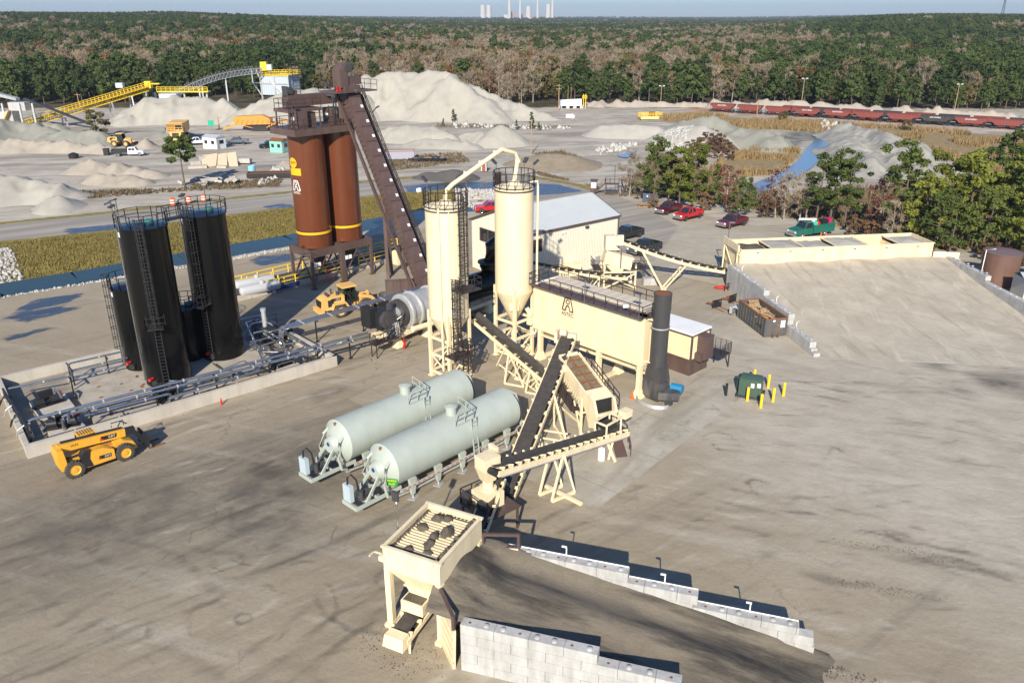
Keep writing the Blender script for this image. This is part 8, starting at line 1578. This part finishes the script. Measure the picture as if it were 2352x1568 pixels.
pile('stone_pile','great pale stone dust pile with a flat broken top behind the brown conveyor',[rg((290,292,292,290,286,280,276,272),(800,182),(870,169),(960,164),(1036,166),(1062,188),(1160,226),(1230,250),(1290,274)),rg((284,276),(1036,172),(1100,215))],SP1,.66,1.3,1,.9)
pile('stone_pile','smooth pale pile directly behind the brown silos',[rg((262,266,272,282),(560,246),(640,209),(700,203),(800,198)),rg((255,),(700,262))],SP1,.60,.9,2,.8)
pile('stone_pile','long pale pile with eroded face under the yellow conveyor head',[rg((270,272,272,270,266),(330,226),(400,219),(470,219),(520,232),(545,250)),rg((262,),(300,262))],SP1,.62,1.3,3,.8)
pile('stone_pile','low wide dusty pile in front of the great pile, right of the brown silos',[rg((228,228,226,222),(880,296),(930,284),(990,290),(1030,305)),rg((216,214),(960,318),(1060,318))],SP1,.5,.8,4,.6); pile('stone_pile','small neat cone shaped pile right of the low dusty piles',[rg((221,),(1143,285))],SP1,.60,.35,5,.4)
pile('stone_pile','small lumpy pile between the low pile and the cone',[rg((223,221),(1060,304),(1100,302))],SP1,.6,.5,6,.4)
pile('sand_pile','lumpy beige fill mounds beyond the road at the left',[rg((178,178),(185,368),(215,366)),rg((176,175),(245,382),(270,376)),rg((174,172),(310,380),(345,386)),rg((166,164),(230,400),(300,402))],SP2,.55,1.0,7,.45); pile('sand_pile','big smooth fine dust pile cut by the left edge beyond the road',[rg((150,152,150),(-60,392),(60,404),(120,420)),rg((142,),(130,446))],SP1,.5,.8,8,.5)
pile('dirt_berm','eroded pale dirt berm across the left of the quarry yard',[rg((206,208,207,206),(-60,314),(80,318),(180,326),(250,332)),rg((214,),(330,318))],SP2,.7,1.3,9,.6,cat='berm'); pile('dirt_berm','dark grey green mound at the left edge under the yellow conveyor foot',[rg((222,226,224),(-40,268),(30,278),(120,294)),rg((220,218),(130,296),(215,300))],SP3,.55,.9,10,.6,cat='berm')
pile('dirt_berm','pale rough berm running behind the white container',[rg((316,316,316,316),(1350,236),(1420,231),(1500,234),(1630,236)),rg((314,),(1380,236))],SP2,.75,1.8,11,.8,cat='berm'); pile('dirt_berm','pale rough berm running behind the railcars',[rg((314,310,306,300,290,280,272),(1640,231),(1760,231),(1850,234),(1960,239),(2100,248),(2250,257),(2420,268))],SP2,.75,1.8,12,.8,cat='berm')
pile('gravel_pile','long bright white gravel windrow in front of the rock heap',[rg((236,236,234),(1390,286),(1440,284),(1500,287))],GRAVM,.5,.4,13,.6)
pile('rock_mound','grey green mound of fines behind the white rock heap',[rg((238,236,232),(1580,272),(1640,268),(1670,278)),rg((222,216),(1690,296),(1760,300)),rg((212,),(1780,308))],SP3,.55,.8,14,.6); pile('rock_mound','dark mound covered with red brown brush',[rg((214,212),(1610,315),(1650,318))],mat('brushy_earth',(.13,.085,.055),.95,0,.3,.7),.6,.7,15,.6)
pile('spoil_heap','rough grey spoil ridge right of the creek behind the tall pines',[rg((236,222,208,196),(1950,286),(1990,296),(2040,312),(2090,330)),rg((205,190,176),(1960,318),(1980,345),(2010,380)),rg((186,170),(2080,350),(2050,400))],SP4,.42,1.5,16,.6,cat='heap')
pile('earth_mound','low tan weedy mound in the yard right of the toilet',[rg((188,187),(1250,352),(1300,354))],mat('tan_weedy_earth',(.24,.19,.125),.95,0,.25,.6,dirt=(.34,.31,.26),damt=.4),.3,.5,17,.6,cat='mound'); pile('earth_mound','dark cinder mound behind the road right of the brown silos',[rg((172,170),(985,390),(1050,388))],SP5,.5,.6,18,.5,cat='mound')
RA,RB=T(1556,296,226),T(1616,288,220)
def hw(x,y):
    ex,ey=RB.x-RA.x,RB.y-RA.y; t_=min(1,max(0,((x-RA.x)*ex+(y-RA.y)*ey)/(ex*ex+ey*ey))); d_=math.hypot(x-RA.x-t_*ex,y-RA.y-t_*ey); return max(gheight(x,y),RA.z+(RB.z-RA.z)*t_-d_*.42)
pile('rock_bank','pale bank under the heap of white broken rock',[[tuple(RA),tuple(RB)]],GRAVM,.42,.5,19,.5)
rocks('rock_heap','heap of white broken rock slabs beside the reddish mound',PL([(1500,320),(1530,300),(1590,285),(1630,292),(1610,318),(1560,345),(1500,345)]),2600,.35,.85,41,None,0,hw)
for uv_,lb_ in((((372,319),(430,322)),'low ridge of fines right of the far wheel loader'),(((585,292),(612,290)),'small pale heaps behind the orange screener'),(((85,300),(130,306)),'low broken heaps below the yellow conveyor foot'),(((655,388),(668,392)),'pale broken heap left of the brown silos behind the steel trough'),(((700,268),(730,272)),'small lumpy heaps at the foot of the pile behind the brown silos')):
    y_=P(*uv_[0]).y+3; pile('stone_pile',lb_,[[(T(u,v-7,y_).x,y_,1.7) for u,v in uv_]],SP2 if 'left' in lb_ else SP3,.5,1.0,int(uv_[0][0]),.4)
rocks('boulder_row','pale boulders strewn along the dark strip before the great pile',PL([(1040,284),(1310,292),(1310,298),(1040,294)]),70,.5,1.2,42); rocks('rubble','scattered broken rocks in the yard by the small pond',PL([(1365,345),(1400,338),(1440,325),(1470,330),(1420,350),(1375,358)]),60,.4,1.1,43); rocks('rubble','loose broken rocks on the rough ground beyond the reeds',PL([(1880,285),(1920,282),(1930,292),(1890,296)]),40,.6,1.6,44); rocks('rubble','broken concrete lumps left of the brown silos behind the road',PL([(590,430),(650,410),(655,370),(610,400)]),130,.3,.8,45)
# yellow stacker conveyor and grey truss conveyor
p,q=T(52,285,250),T(338,199,280); t=Thing('quarry_conveyor','long yellow quarry conveyor rising over the pale pile at the left','conveyor',(p.x,p.y,0)); d=(q-p); x=d.normalized(); sd=Vector((0,0,1)).cross(x).normalized(); b=B()
for s in(-1,1):
    b.bar(p+sd*.8*s,q+sd*.8*s,.3,.5); b.bar(p+sd*1.6*s+Vector((0,0,1.2)),q+sd*1.6*s+Vector((0,0,1.2)),.14).bar(p+sd*1.6*s+Vector((0,0,.6)),q+sd*1.6*s+Vector((0,0,.6)),.1); b.bar(p+sd*1.3*s+Vector((0,0,.05)),q+sd*1.3*s+Vector((0,0,.05)),.7,.08); b.bar(p+sd*.8*s-Vector((0,0,1.3)),q+sd*.8*s-Vector((0,0,1.3)),.2)
    for i in range(34): c=p.lerp(q,i/33); b.bar(c+sd*1.6*s,c+sd*1.6*s+Vector((0,0,1.2)),.1); e=p.lerp(q,min(1,(i+.5)/33)); b.bar(c+sd*.8*s,e+sd*.8*s-Vector((0,0,1.3)),.1).bar(e+sd*.8*s-Vector((0,0,1.3)),p.lerp(q,min(1,(i+1)/33))+sd*.8*s,.1)
t.part('frame',b,YEL,w=True); t.part('belt',B().bar(p+Vector((0,0,.35)),q+Vector((0,0,.35)),1.1,.1),BELT,w=True); t.part('head_frame',B().box(q+Vector((.6,0,.6)),(2.0,2.0,2.2)).box(q+Vector((3.0,0,.9)),(3.0,1.8,.3)),YEL,w=True); t.part('motor',B().box(q+Vector((-9,0,.4)),(2.4,1.8,1.6)),SILVER,w=True)
for f_ in(.3,.52,.68,.85):
    c=p.lerp(q,f_); b=B()
    for s in(-1,1): b.bar(c+sd*s*.8-Vector((0,0,1.3)),(c.x+sd.x*s*2.2,c.y+sd.y*s*2.2,0),.34)
    for k in range(3): z=c.z*(.2+.25*k); b.bar((c.x+sd.x*1.9,c.y+sd.y*1.9,z),(c.x-sd.x*1.9,c.y-sd.y*1.9,z+c.z*.15),.15)
    t.part('support',b,SILVER,w=True)
p,q=T(378,222,300),T(604,156,330); t=Thing('truss_conveyor','grey truss conveyor arching up to the blue grey hopper building','conveyor',(p.x,p.y,0)); N=26
def at(f): c=p.lerp(q,f); c=c+Vector((0,0,3.0*math.sin(math.pi*f)*.75)); return c
b=B(); sd=Vector((-.1,.99,0))
for i in range(N):
    a_,c_=at(i/N),at((i+1)/N)
    for s in(-1,1):
        b.bar(a_+sd*s,c_+sd*s,.2).bar(a_+sd*s-Vector((0,0,1.9)),c_+sd*s-Vector((0,0,1.9)),.2); m_=(a_+c_)/2; b.bar(a_+sd*s-Vector((0,0,1.9)),m_+sd*s,.12).bar(m_+sd*s,c_+sd*s-Vector((0,0,1.9)),.12)
    if i%1==0: b.bar(a_+sd*1+Vector((0,0,0)),a_+sd*1+Vector((0,0,.9)),.1)
t.part('truss',b,SILVER,w=True); t.part('belt',B().tube([at(i/N)+Vector((0,0,.25)) for i in range(N+1)],.35,6),BELT,w=True); t.part('head_house',B().box(q+Vector((.5,0,.6)),(2.4,2.4,3.2)),YEL,w=True); t.part('discharge_box',B().box(q+Vector((2.6,0,.2)),(2.0,2.0,2.2)),SILVER,w=True)
for f_ in(.33,.36,.6): c=at(f_); t.part('support',B().bar(c-Vector((0,0,1.9)),(c.x,c.y,gheight(c.x,c.y)-.5),.5),SILVER,w=True)
c=T(645,195,334); BG=mat('blue_grey_cladding',(.46,.52,.57),.5,.2,.08,.4); t=Thing('hopper_building','blue grey ribbed hopper building with yellow railed roof behind the piles','building',(c.x,c.y,0),R(-14)); zt=T(645,172,334).z
t.part('wall',B().box((0,0,zt/2+1.5),(12,9,zt-3)),BG); b=B()
for i in range(13): b.box((-6+i,-4.55,zt/2+1.5),(.16,.12,zt-3))
for i in range(9): b.box((6.05,-4.2+i*1.05,zt/2+1.5),(.12,.16,zt-3))
t.part('wall_rib',b,BG); b=B()
for x in(-6,0,6): b.box((x,-4.7,zt/2),(.5,.3,zt))
b.box((0,-4.72,zt-3),(12.4,.25,.5)).bar((-2,-4.9,zt-2),(4,-4.9,zt-8),.9,.3); t.part('frame',b,SILVER); t.part('roof_deck',B().box((0,0,zt+.1),(13,10,.3)),YEL); t.part('railing',railing(B(),[(-6.5,-5,zt+.2),(6.5,-5,zt+.2),(6.5,5,zt+.2),(-6.5,5,zt+.2),(-6.5,-5,zt+.2)],1.3,1.6,.07),YEL); t.part('transfer_tower',B().bar((-8.5,-3,zt+2),(-6.2,-2,zt-7),.4).bar((-10.5,-3,zt-3),(-6.2,-3,zt-9),.4).bar((-10.5,-3,zt-3),(-10.5,-3,zt+3),.4).bar((-6.4,-3,zt+3),(-6.4,-3,zt-6),.4).bar((-10.5,-3,zt+2.5),(-6,-3,zt+2.5),.4).bar((-10.5,-3,zt-3),(-6,-3,zt-3),.4),SILVER)
c=T(450,222,296); t=Thing('transfer_station','grey transfer station with yellow walkway under the conveyor heads','machine',(c.x-22,c.y,0),0); 
t.part('platform',railing(B().box((18,0,7.2),(18,3,.4)),[(9,-1.5,7.4),(27,-1.5,7.4)],1.4,1.6,.09),YEL); b=B()
for x in(10,18,26): b.box((x,0,3.5),(.5,.5,7))
t.part('leg_frame',b,SILVER)
c=T(440,225,288); t=Thing('screen_house','small grey screen house on legs behind the eroded pile','building',(-117,284,0),0); t.part('box',B().box((0,0,5.4),(6,4,4.4)),BG); b=B()
for x in(-8,-5,-2.6,2.6): b.box((x,0,2.0 if x>-3 else 4),(.5,.5,4 if x>-3 else 8))
t.part('leg_frame',b,SILVER); t.part('chute',B().bar((-6.5,0,8),(-5.5,0,1),1.2,1.2),BLACK); t.part('yellow_guard',B().box((0,-2.5,1.8),(4.5,1.4,1.6),.2),YEL)
# crusher station at the left edge
c=T(20,270,248); t=Thing('crushing_plant','grey and white crushing plant cut by the left edge','machine',(c.x,c.y,0),0); h0=T(20,236,248).z; t.part('tower',B().box((0,0,h0*.35),(5,4,h0*.7)).box((4,0,h0-1),(5,3,2.4)),SILVER); t.part('chute',B().bar((2,-2.2,h0*.75),(-1,-2.4,h0*.2),2.4,.4),ORANGE if False else MACHD); b=B()
for x in(-5,0,5,9): b.box((x,-1.8,h0/2),(.5,.5,h0))
t.part('frame',b,SILVER); t.part('dark_conveyor',B().bar((6,0,h0+1.2),(24,2,1.2),1.4,.5),BLACK); t.part('upper_conveyor',B().bar((-14,4,h0+4.5),(4,0,h0+1),1.6,.8),SILVER)
# haul truck
p=P(414,324); t=Thing('haul_truck','yellow mining haul truck facing the camera in the quarry yard','truck',(p.x,p.y,0),R(-80)); HW=wheel_meshes(1.1,.8,MACHD); put_wheels(t,HW,((2.6,-1.75),(2.6,1.75),(-2.4,-1.6),(-2.4,1.6)),1.1); t.part('chassis',B().box((.2,0,1.6),(8,1.6,1.0)),MACHD); t.part('nose',B().box((4.0,0,2.0),(1.2,3.0,1.9)).box((4.4,0,.95),(.9,3.6,.4)),MACHD); t.part('grille',B().box((4.63,0,2.1),(.08,1.7,1.3)),BLACK); cb_=t.part('cab',B().box((3.2,.9,4.0),(1.7,1.9,1.9)),MACHD); link('window',B().box((4.07,.9,4.2),(.05,1.7,1.1)).box((3.3,-.07,4.2),(1.2,.05,1.0)).mesh('window',GLASS),cb_); t.part('deck',B().box((3.4,0,3.0),(2.4,4.4,.16)),MACHD); t.part('dump_body',B().prism([(2.4,3.1),(4.4,5.2),(4.4,5.4),(2.2,5.1),(-4.6,5.2),(-5.0,4.6),(-4.0,2.7),(1.5,2.4)],-2.1,2.1),MACHD); t.part('railing',railing(B(),[(4.5,-2.1,3.1),(4.5,2.1,3.1)],1.0,1,.05),MACHD); t.part('mirror',B().box((4.2,-2.4,3.8),(.2,.3,.7)).box((4.2,2.4,3.8),(.2,.3,.7)),BLACK)
# orange mobile screener
p=P(600,300); t=Thing('mobile_screener','orange tracked mobile screening machine in front of the pale pile','machine',(p.x,p.y,0),R(4)); OM=mat('faded_orange_paint',(.62,.26,.03),.55,0,.12,1.5,dirt=(.35,.2,.08)); t.part('track',B().box((0,-1.2,.5),(5,.6,1.0)).box((0,1.2,.5),(5,.6,1.0)),BLACK); t.part('body',B().prism([(-8,3.2),(-7,4.2),(1,4.6),(3.5,3.4),(3.5,2.0),(-6.5,1.8)],-1.4,1.4),OM); t.part('front_conveyor',B().bar((-6,0,2.2),(-11,0,.6),1.2,.5),OM); t.part('rear_conveyor',B().bar((2.5,0,1.4),(9.5,0,3.6),1.4,.5).bar((9.5,0,3.6),(14,0,3.9),1.4,.8),OM); b=B()
for i in range(8): b.bar((-7+i*1.5,-1.5,1.9),(-6.2+i*1.5,-1.5,3.3),.14)
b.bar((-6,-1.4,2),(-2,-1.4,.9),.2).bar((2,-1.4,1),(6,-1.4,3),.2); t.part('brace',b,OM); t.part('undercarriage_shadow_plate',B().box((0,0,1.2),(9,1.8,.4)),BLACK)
# huts
def hut(label,u,v,rz,L,Wd,H,m,roofm,gable=True):
    p=P(u,v); t=Thing('site_hut',label,'hut',tuple(p),rz); t.part('wall',B().box((0,0,H/2),(L,Wd,H)),m); t.part('roof',B().add([(-L/2-.2,-Wd/2-.2,H),(L/2+.2,-Wd/2-.2,H),(L/2+.2,0,H+.6),(-L/2-.2,0,H+.6),(L/2+.2,Wd/2+.2,H),(-L/2-.2,Wd/2+.2,H)],[(0,1,2,3),(3,2,4,5),(1,4,2),(0,3,5)]),roofm)
    for x in(-L/4,L/4): w_=t.part('window',B().box((x,-Wd/2-.02,H*.6),(L*.22,.06,H*.3)),GLASS)
    t.part('window',B().box((L/2+.02,.2,H*.6),(.06,Wd*.4,H*.32)),GLASS); t.part('door',B().box((L/2+.02,-Wd*.3,H*.42),(.06,.8,H*.8)),SILVER); return t
hut('white flat fronted site hut in the quarry yard','0' and 494,341,R(-25),4.6,3.4,3.0,WHITE,ROOFM); hut('mint green site hut with rusty roof left of the brown silos',643,349,R(-20),3.6,3.0,2.9,mat('mint_paint',(.22,.52,.42),.6,0,.1,2),RUST)
p=P(506,381); t=Thing('slab_stack','tilted beige concrete slabs leaning in a heap in the quarry yard','slabs',tuple(p),R(10)); SL=mat('beige_slab',(.52,.40,.28),.85,0,.12,1); 
for i,(x,w_,tl_) in enumerate(((-2.2,3.4,.55),(.6,2.2,.6),(2.9,2.0,.75))): t.part('slab',B().box((x,0,1.2),(w_,4.2,.35),M=(Matrix.Rotation(.1*i,3,'Z')@Matrix.Rotation(tl_,3,'X')@Matrix.Rotation(-.15,3,'Y'))),SL)
t.part('broken_block',B().box((-5.5,.5,.6),(2.2,1.4,1.1),.3).box((-3.5,1.5,1.5),(2.2,1.2,1.2),.5).box((5.6,1.0,.9),(2.6,1.4,1.0),-.3).box((-4.6,-2.2,.3),(4,1.6,.6),.2).box((1,-2.8,.25),(2.4,1.2,.5),-.4),CONC)
p=P(483,422); t=Thing('rubble_heap','heap of broken concrete under a torn dark blue tarpaulin by the lone pine','heap',tuple(p),R(10)); r=random.Random(9); b=B()
for i in range(14): b.box((r.uniform(-5.5,5),r.uniform(-1.5,1.2),.5+r.random()*.7),(r.uniform(1.4,3),r.uniform(.8,1.6),.5),M=Matrix.Rotation(r.random()*3,3,'Z')@Matrix.Rotation(r.uniform(-.6,.6),3,'X'))
t.part('concrete_chunk',b,CONC); vs=[];fs=[];n=14
for i in range(n+1):
    for j in range(7): x=-3.8+7.6*i/n; vs.append((x,-1.7+3.2*j/6,1.35+.9*math.sin(i*.55)*.5+.7*(x/8)+.5*(float(fbm(i*.7,j*.8,3))-.5)-.22*abs(j-3)))
for i in range(n):
    for j in range(6): k=i*7+j; fs.append((k,k+1,k+8,k+7))
t.part('tarpaulin',B().add(vs,fs),mat('navy_tarp',(.016,.026,.042),.4))
p=P(580,403); single('plastic_drum',B().lathe((0,0,0),[(.75,0),(.78,.1),(.78,2.0),(.7,2.1),(.7,2.0),(.01,2.0)],22),mat('aqua_plastic',(.22,.52,.62),.5),'pale aqua barrel behind the road left of the brown silos','barrel',loc=tuple(p))
p=P(620,408); t=rolloff('steel_skip','low dark open steel trough behind the road left of the brown silos',tuple(p),R(6),9,2.4,1.0,BLACK)
p=P(985,370); t=Thing('scrap_heap','dark scrap pile with yellow boards right of the lilac container','scrap',tuple(p),0); r=random.Random(5); b=B(); b2=B()
for i in range(26): b.box((r.uniform(-4,4),r.uniform(-1.5,1.5),.25+.4*r.random()),(r.uniform(1,3.4),r.uniform(.2,.8),.2),M=Matrix.Rotation(r.uniform(-.5,.5),3,'Z')@Matrix.Rotation(r.uniform(-.2,.2),3,'Y'))
for i in range(6): b2.box((r.uniform(-3,3),r.uniform(-1,1),.75),(3,.25,.08),r.uniform(-.4,.4))
t.part('scrap_metal',b,BLACK); t.part('board',b2,WOOD)
p=P(168,370); single('black_bin',B().lathe((0,0,0),[(1.1,0),(1.2,.9),(1.0,1.0),(.3,1.3),(.01,1.3)],16),BLACK,'black round bin with tan top in the left quarry yard','bin',loc=tuple(P(170,363))); single('black_bin',B().box((0,0,.8),(1.2,1.0,1.6)).box((0,0,1.65),(1.3,1.1,.1)),BLACK,'upright black bin behind the beige mounds','bin',loc=tuple(P(246,357)))
p=P(487,300); t=Thing('road_sign','small green sign beside the pole in the quarry yard','sign',tuple(p)); t.part('post',B().cyl((0,0,0),(0,0,2.4),.06,n=8),GALV); t.part('board',B().box((0,-.08,2.2),(1.8,.06,1.6)),mat('green_sign_paint',(.01,.35,.2),.5))
p=P(1311,249); t=Thing('storage_container','long white container tank on concrete blocks before the pines','container',tuple(p),0); t.part('container',B().prism([(-4.2,1.0),(-4.2,3.0),(3.9,3.4),(3.9,1.0)],-1.3,1.3),WHITE); b=B()
for x in(-4,-1.2,1.4,4): b.box((x,0,.5),(1.3,2.4,1.0))
t.part('block',b,BLOCK); t.part('yellow_frame',railing(B().bar((4.6,-.8,0),(4.6,-.8,5.2),.2).bar((5.4,-.8,0),(5.4,-.8,5.2),.2),[(4.2,-.8,3.4),(5.8,-.8,3.4)],1.2,.8,.08),YEL); t.part('pipe',B().tube([(-4.2,-1,3),(-4.8,-1,3.2),(-4.8,-1,.2)],.1,8),BLACK)
p=P(1492,274); t=Thing('work_barge','small yellow railed work barge at the edge of the marsh','barge',tuple(p),R(12)); t.part('hull',B().prism([(-3.5,.2),(-3.9,1.0),(3.9,1.0),(3.5,.2)],-1.6,1.6),mat('pale_yellow_paint',(.75,.62,.25),.6)); t.part('railing',railing(B(),[(-3.8,-1.6,1),(3.8,-1.6,1),(3.8,1.6,1),(-3.8,1.6,1),(-3.8,-1.6,1)],1.1,1.1,.07),YEL); t.part('engine',B().box((.8,0,1.7),(1.8,1.2,1.3)),RUST)
p=P(1416,262); single('white_panel',B().box((0,0,.8),(2.6,.3,1.2),.3).box((1.2,.3,.5),(1.2,.6,1.0),.8),WHITE,'broken white panel lying left of the marsh below the container','panel',loc=tuple(P(1308,272)))
# ================================================================ RAILWAY
rp0,rp1=P(1631,256),P(2352,300); rd_=(rp1-rp0).normalized(); ra_=math.atan2(rd_.y,rd_.x); nrm=Vector((-rd_.y,rd_.x,0))
HRED=mat('red_oxide_railcar',(.205,.042,.03),.65,0,.15,.8,dirt=(.12,.05,.04),damt=.5); HBLK=mat('black_railcar',(.03,.028,.028),.6,0,.2,1,dirt=(.09,.07,.06))
def hopper_car(m,label,group,loc,txt=None):
    t=Thing('hopper_railcar',label,'railcar',loc,ra_,group); L=8.7; t.part('body',B().prism([(-L/2,2.9),(L/2,2.9),(L/2,2.5),(L/2-1.3,1.25),(-L/2+1.3,1.25),(-L/2,2.5)],-1.25,1.25),m); b=B()
    for i in range(9): b.box((-L/2+1.0+i*(L-2)/8,-1.3,2.05 if 0<i<8 else 2.5),(.12,.1,1.5 if 0<i<8 else .7))
    b.box((0,0,2.92),(L+.1,2.7,.14)); t.part('side_rib',b,m); t.part('chute',B().frus((-1.6,0,1.25),(2.4,2.2),(-1.6,0,.55),(.9,1.2)).frus((1.6,0,1.25),(2.4,2.2),(1.6,0,.55),(.9,1.2)),m); t.part('sill',B().box((0,0,1.1),(L,.5,.25)).bar((-L/2+.1,-1.1,2.5),(-L/2+.1,-1.1,1.1),.12).bar((L/2-.1,-1.1,2.5),(L/2-.1,-1.1,1.1),.12),BLACK)
    for x in(-L/2+1.1,L/2-1.1): t.part('bogie',B().cyl((x-.6,-.9,.42),(x-.6,.9,.42),.4,n=16).cyl((x+.6,-.9,.42),(x+.6,.9,.42),.4,n=16).box((x,-.85,.55),(1.8,.14,.3)).box((x,.85,.55),(1.8,.14,.3)),BLACK)
    if txt:
        o=t.part('letters',text_mesh('letters',txt,.62,WHITE,.004),WHITE); o.matrix_local=frame_M(Vector((0,-1.36,2.45)),(1,0,0),(0,0,1))
    return t
RL=['first red railcar at the left end of the train, beside the light engine gap','second red railcar from the left end of the train','third red railcar from the left, behind the green bush in the reeds','fourth red railcar from the left end of the train','fifth red railcar, just left of the rough grey spoil ridge top','sixth red railcar, behind the top of the grey spoil ridge','seventh railcar, dull red, left of the only black one','only black hopper railcar in the front row of the train','red railcar just right of the black one','last red railcar at the right edge above the tree belt']
for i in range(10):
    p=rp0+rd_*(4.6+9.85*i); hopper_car(HBLK if i==7 else HRED,RL[i],'hopper railcars in the front row',(p.x,p.y,0),'SOUTHERN' if i in(0,3,4,8,7) else None)
    if i in(3,8): pass
for i in range(8):
    p=rp0+rd_*(26+9.85*i+3)+nrm*5; hopper_car(HBLK if i%2 else HRED,'dark topped hopper railcar in the second row, seen over the front train','hopper railcars in the second row',(p.x,p.y,0))
b=B()
for off in(0,5):
    for s in(-.7,.7): b.bar(rp0+rd_*-12+nrm*(off+s)+Vector((0,0,.06)),rp1+rd_*30+nrm*(off+s)+Vector((0,0,.06)),.1,.14)
tag(link('railway_track',b.mesh('railway_track',RUST)),kind='structure')
# ================================================================ POWER STATION ON THE HORIZON
YP=6200.; PS=mat('hazy_concrete',(.52,.50,.47),.9,0,.05,.01); PB=mat('hazy_brick',(.30,.25,.26),.9,0,.1,.02)
def tower(u0,u1,vt,lb):
    a_,c_=T(u0,44,YP),T(u1,44,YP); top=T(u0,vt,YP).z; r0=(c_.x-a_.x)/2; zb=-20; h=top-zb; t=Thing('cooling_tower',lb,'tower',((a_.x+c_.x)/2,YP,zb)); t.part('shell',B().lathe((0,0,0),[(r0*1.08,0),(r0*.93,h*.35),(r0*.82,h*.7),(r0*.86,h),(r0*.80,h),(r0*.77,h*.75)],40),PS)
tower(1102,1116,12,'left hyperbolic cooling tower of the near pair on the horizon'); tower(1116,1130,12,'right hyperbolic cooling tower of the near pair on the horizon'); tower(1206,1221,15,'cooling tower standing behind the boiler houses on the horizon'); tower(1252,1266,10,'rightmost cooling tower beside the tall white chimney')
for u,wd,vt,lb in((1170,8,-14,'leftmost tall pale chimney on the horizon'),(1194.5,6.5,-12,'tall chimney rising from the boiler houses'),(1234.5,6,-12,'tall thin chimney right of the boiler houses'),(1268.5,7,-8,'white chimney beside the rightmost cooling tower')):
    p=T(u,44,YP-60); top=T(u,vt,YP-60).z; r0=wd*3.3/2; t=Thing('chimney',lb,'chimney',(p.x,p.y,-20)); t.part('stack',B().lathe((0,0,0),[(r0,0),(r0*.72,top+20),(r0*.6,top+20)],28),PS); t.part('band',B().lathe((0,0,top*.95+20),[(r0*.76,0),(r0*.76,6)],28),WHITE)
p=T(1200,44,YP); t=Thing('boiler_house','blocky boiler houses of the power station on the horizon','building',(p.x,YP+30,-20)); 
for x,wd,h in((-65,70,82),(10,70,66),(60,50,58)): t.part('block',B().box((x,0,h/2),(wd,60,h)),PB)
t.part('annex',B().box((-118,-10,28),(34,40,66)),PS)
p=T(1268,44,YP); 
p=T(2300,44,1250); hz_=T(2296,-14,1250).z; t=Thing('lattice_mast','thin lattice mast on the wooded ridge at the right','mast',(p.x,1250,20)); b=B()
for s in(-1,1): b.bar((s*2.2,0,0),(s*.5,0,hz_-20),.6)
for i in range(12): f=i/12; w_=2.2-1.7*f; b.bar((-w_,0,(hz_-20)*f),(w_*.95,0,(hz_-20)*(f+.08)),.35)
t.part('mast_frame',b,DKGREY)
DCL=bpy.data.materials.new('dust_air'); DCL.use_nodes=True; dn_=DCL.node_tree; dn_.nodes.remove(dn_.nodes['Principled BSDF']); dv_=dn_.nodes.new('ShaderNodeVolumePrincipled'); dv_.inputs['Color'].default_value=(.85,.8,.72,1); dv_.inputs['Density'].default_value=.16; lk(dn_,dv_.outputs[0],dn_.nodes['Material Output'].inputs['Volume'])
c_=ld.M@Vector((5.0,.6,1.6)); db_=B(); lump(db_,(0,0,-.6),(1.0,1.2,3.0),5); lump(db_,(.9,.3,-.6),(.9,.9,2.2),6); tag(link('dust_cloud',db_.mesh('dust_cloud',DCL),loc=tuple(c_)),'puff of pale dust rising in front of the wheel loader bucket','dust',kind='stuff')
# ================================================================ AIR
hzm=bpy.data.materials.new('haze_air'); hzm.use_nodes=True; hn=hzm.node_tree; hn.nodes.remove(hn.nodes['Principled BSDF']); pv_=hn.nodes.new('ShaderNodeVolumePrincipled'); pv_.inputs['Color'].default_value=(.80,.88,1.0,1); pv_.inputs['Density'].default_value=9.0e-5; pv_.inputs['Anisotropy'].default_value=0.2
lk(hn,pv_.outputs[0],hn.nodes['Material Output'].inputs['Volume'])
tag(link('haze',B().box((0,7000,100),(19000,14300,215)).mesh('haze',hzm)),'thin pale blue haze over the far forest','haze',kind='stuff')
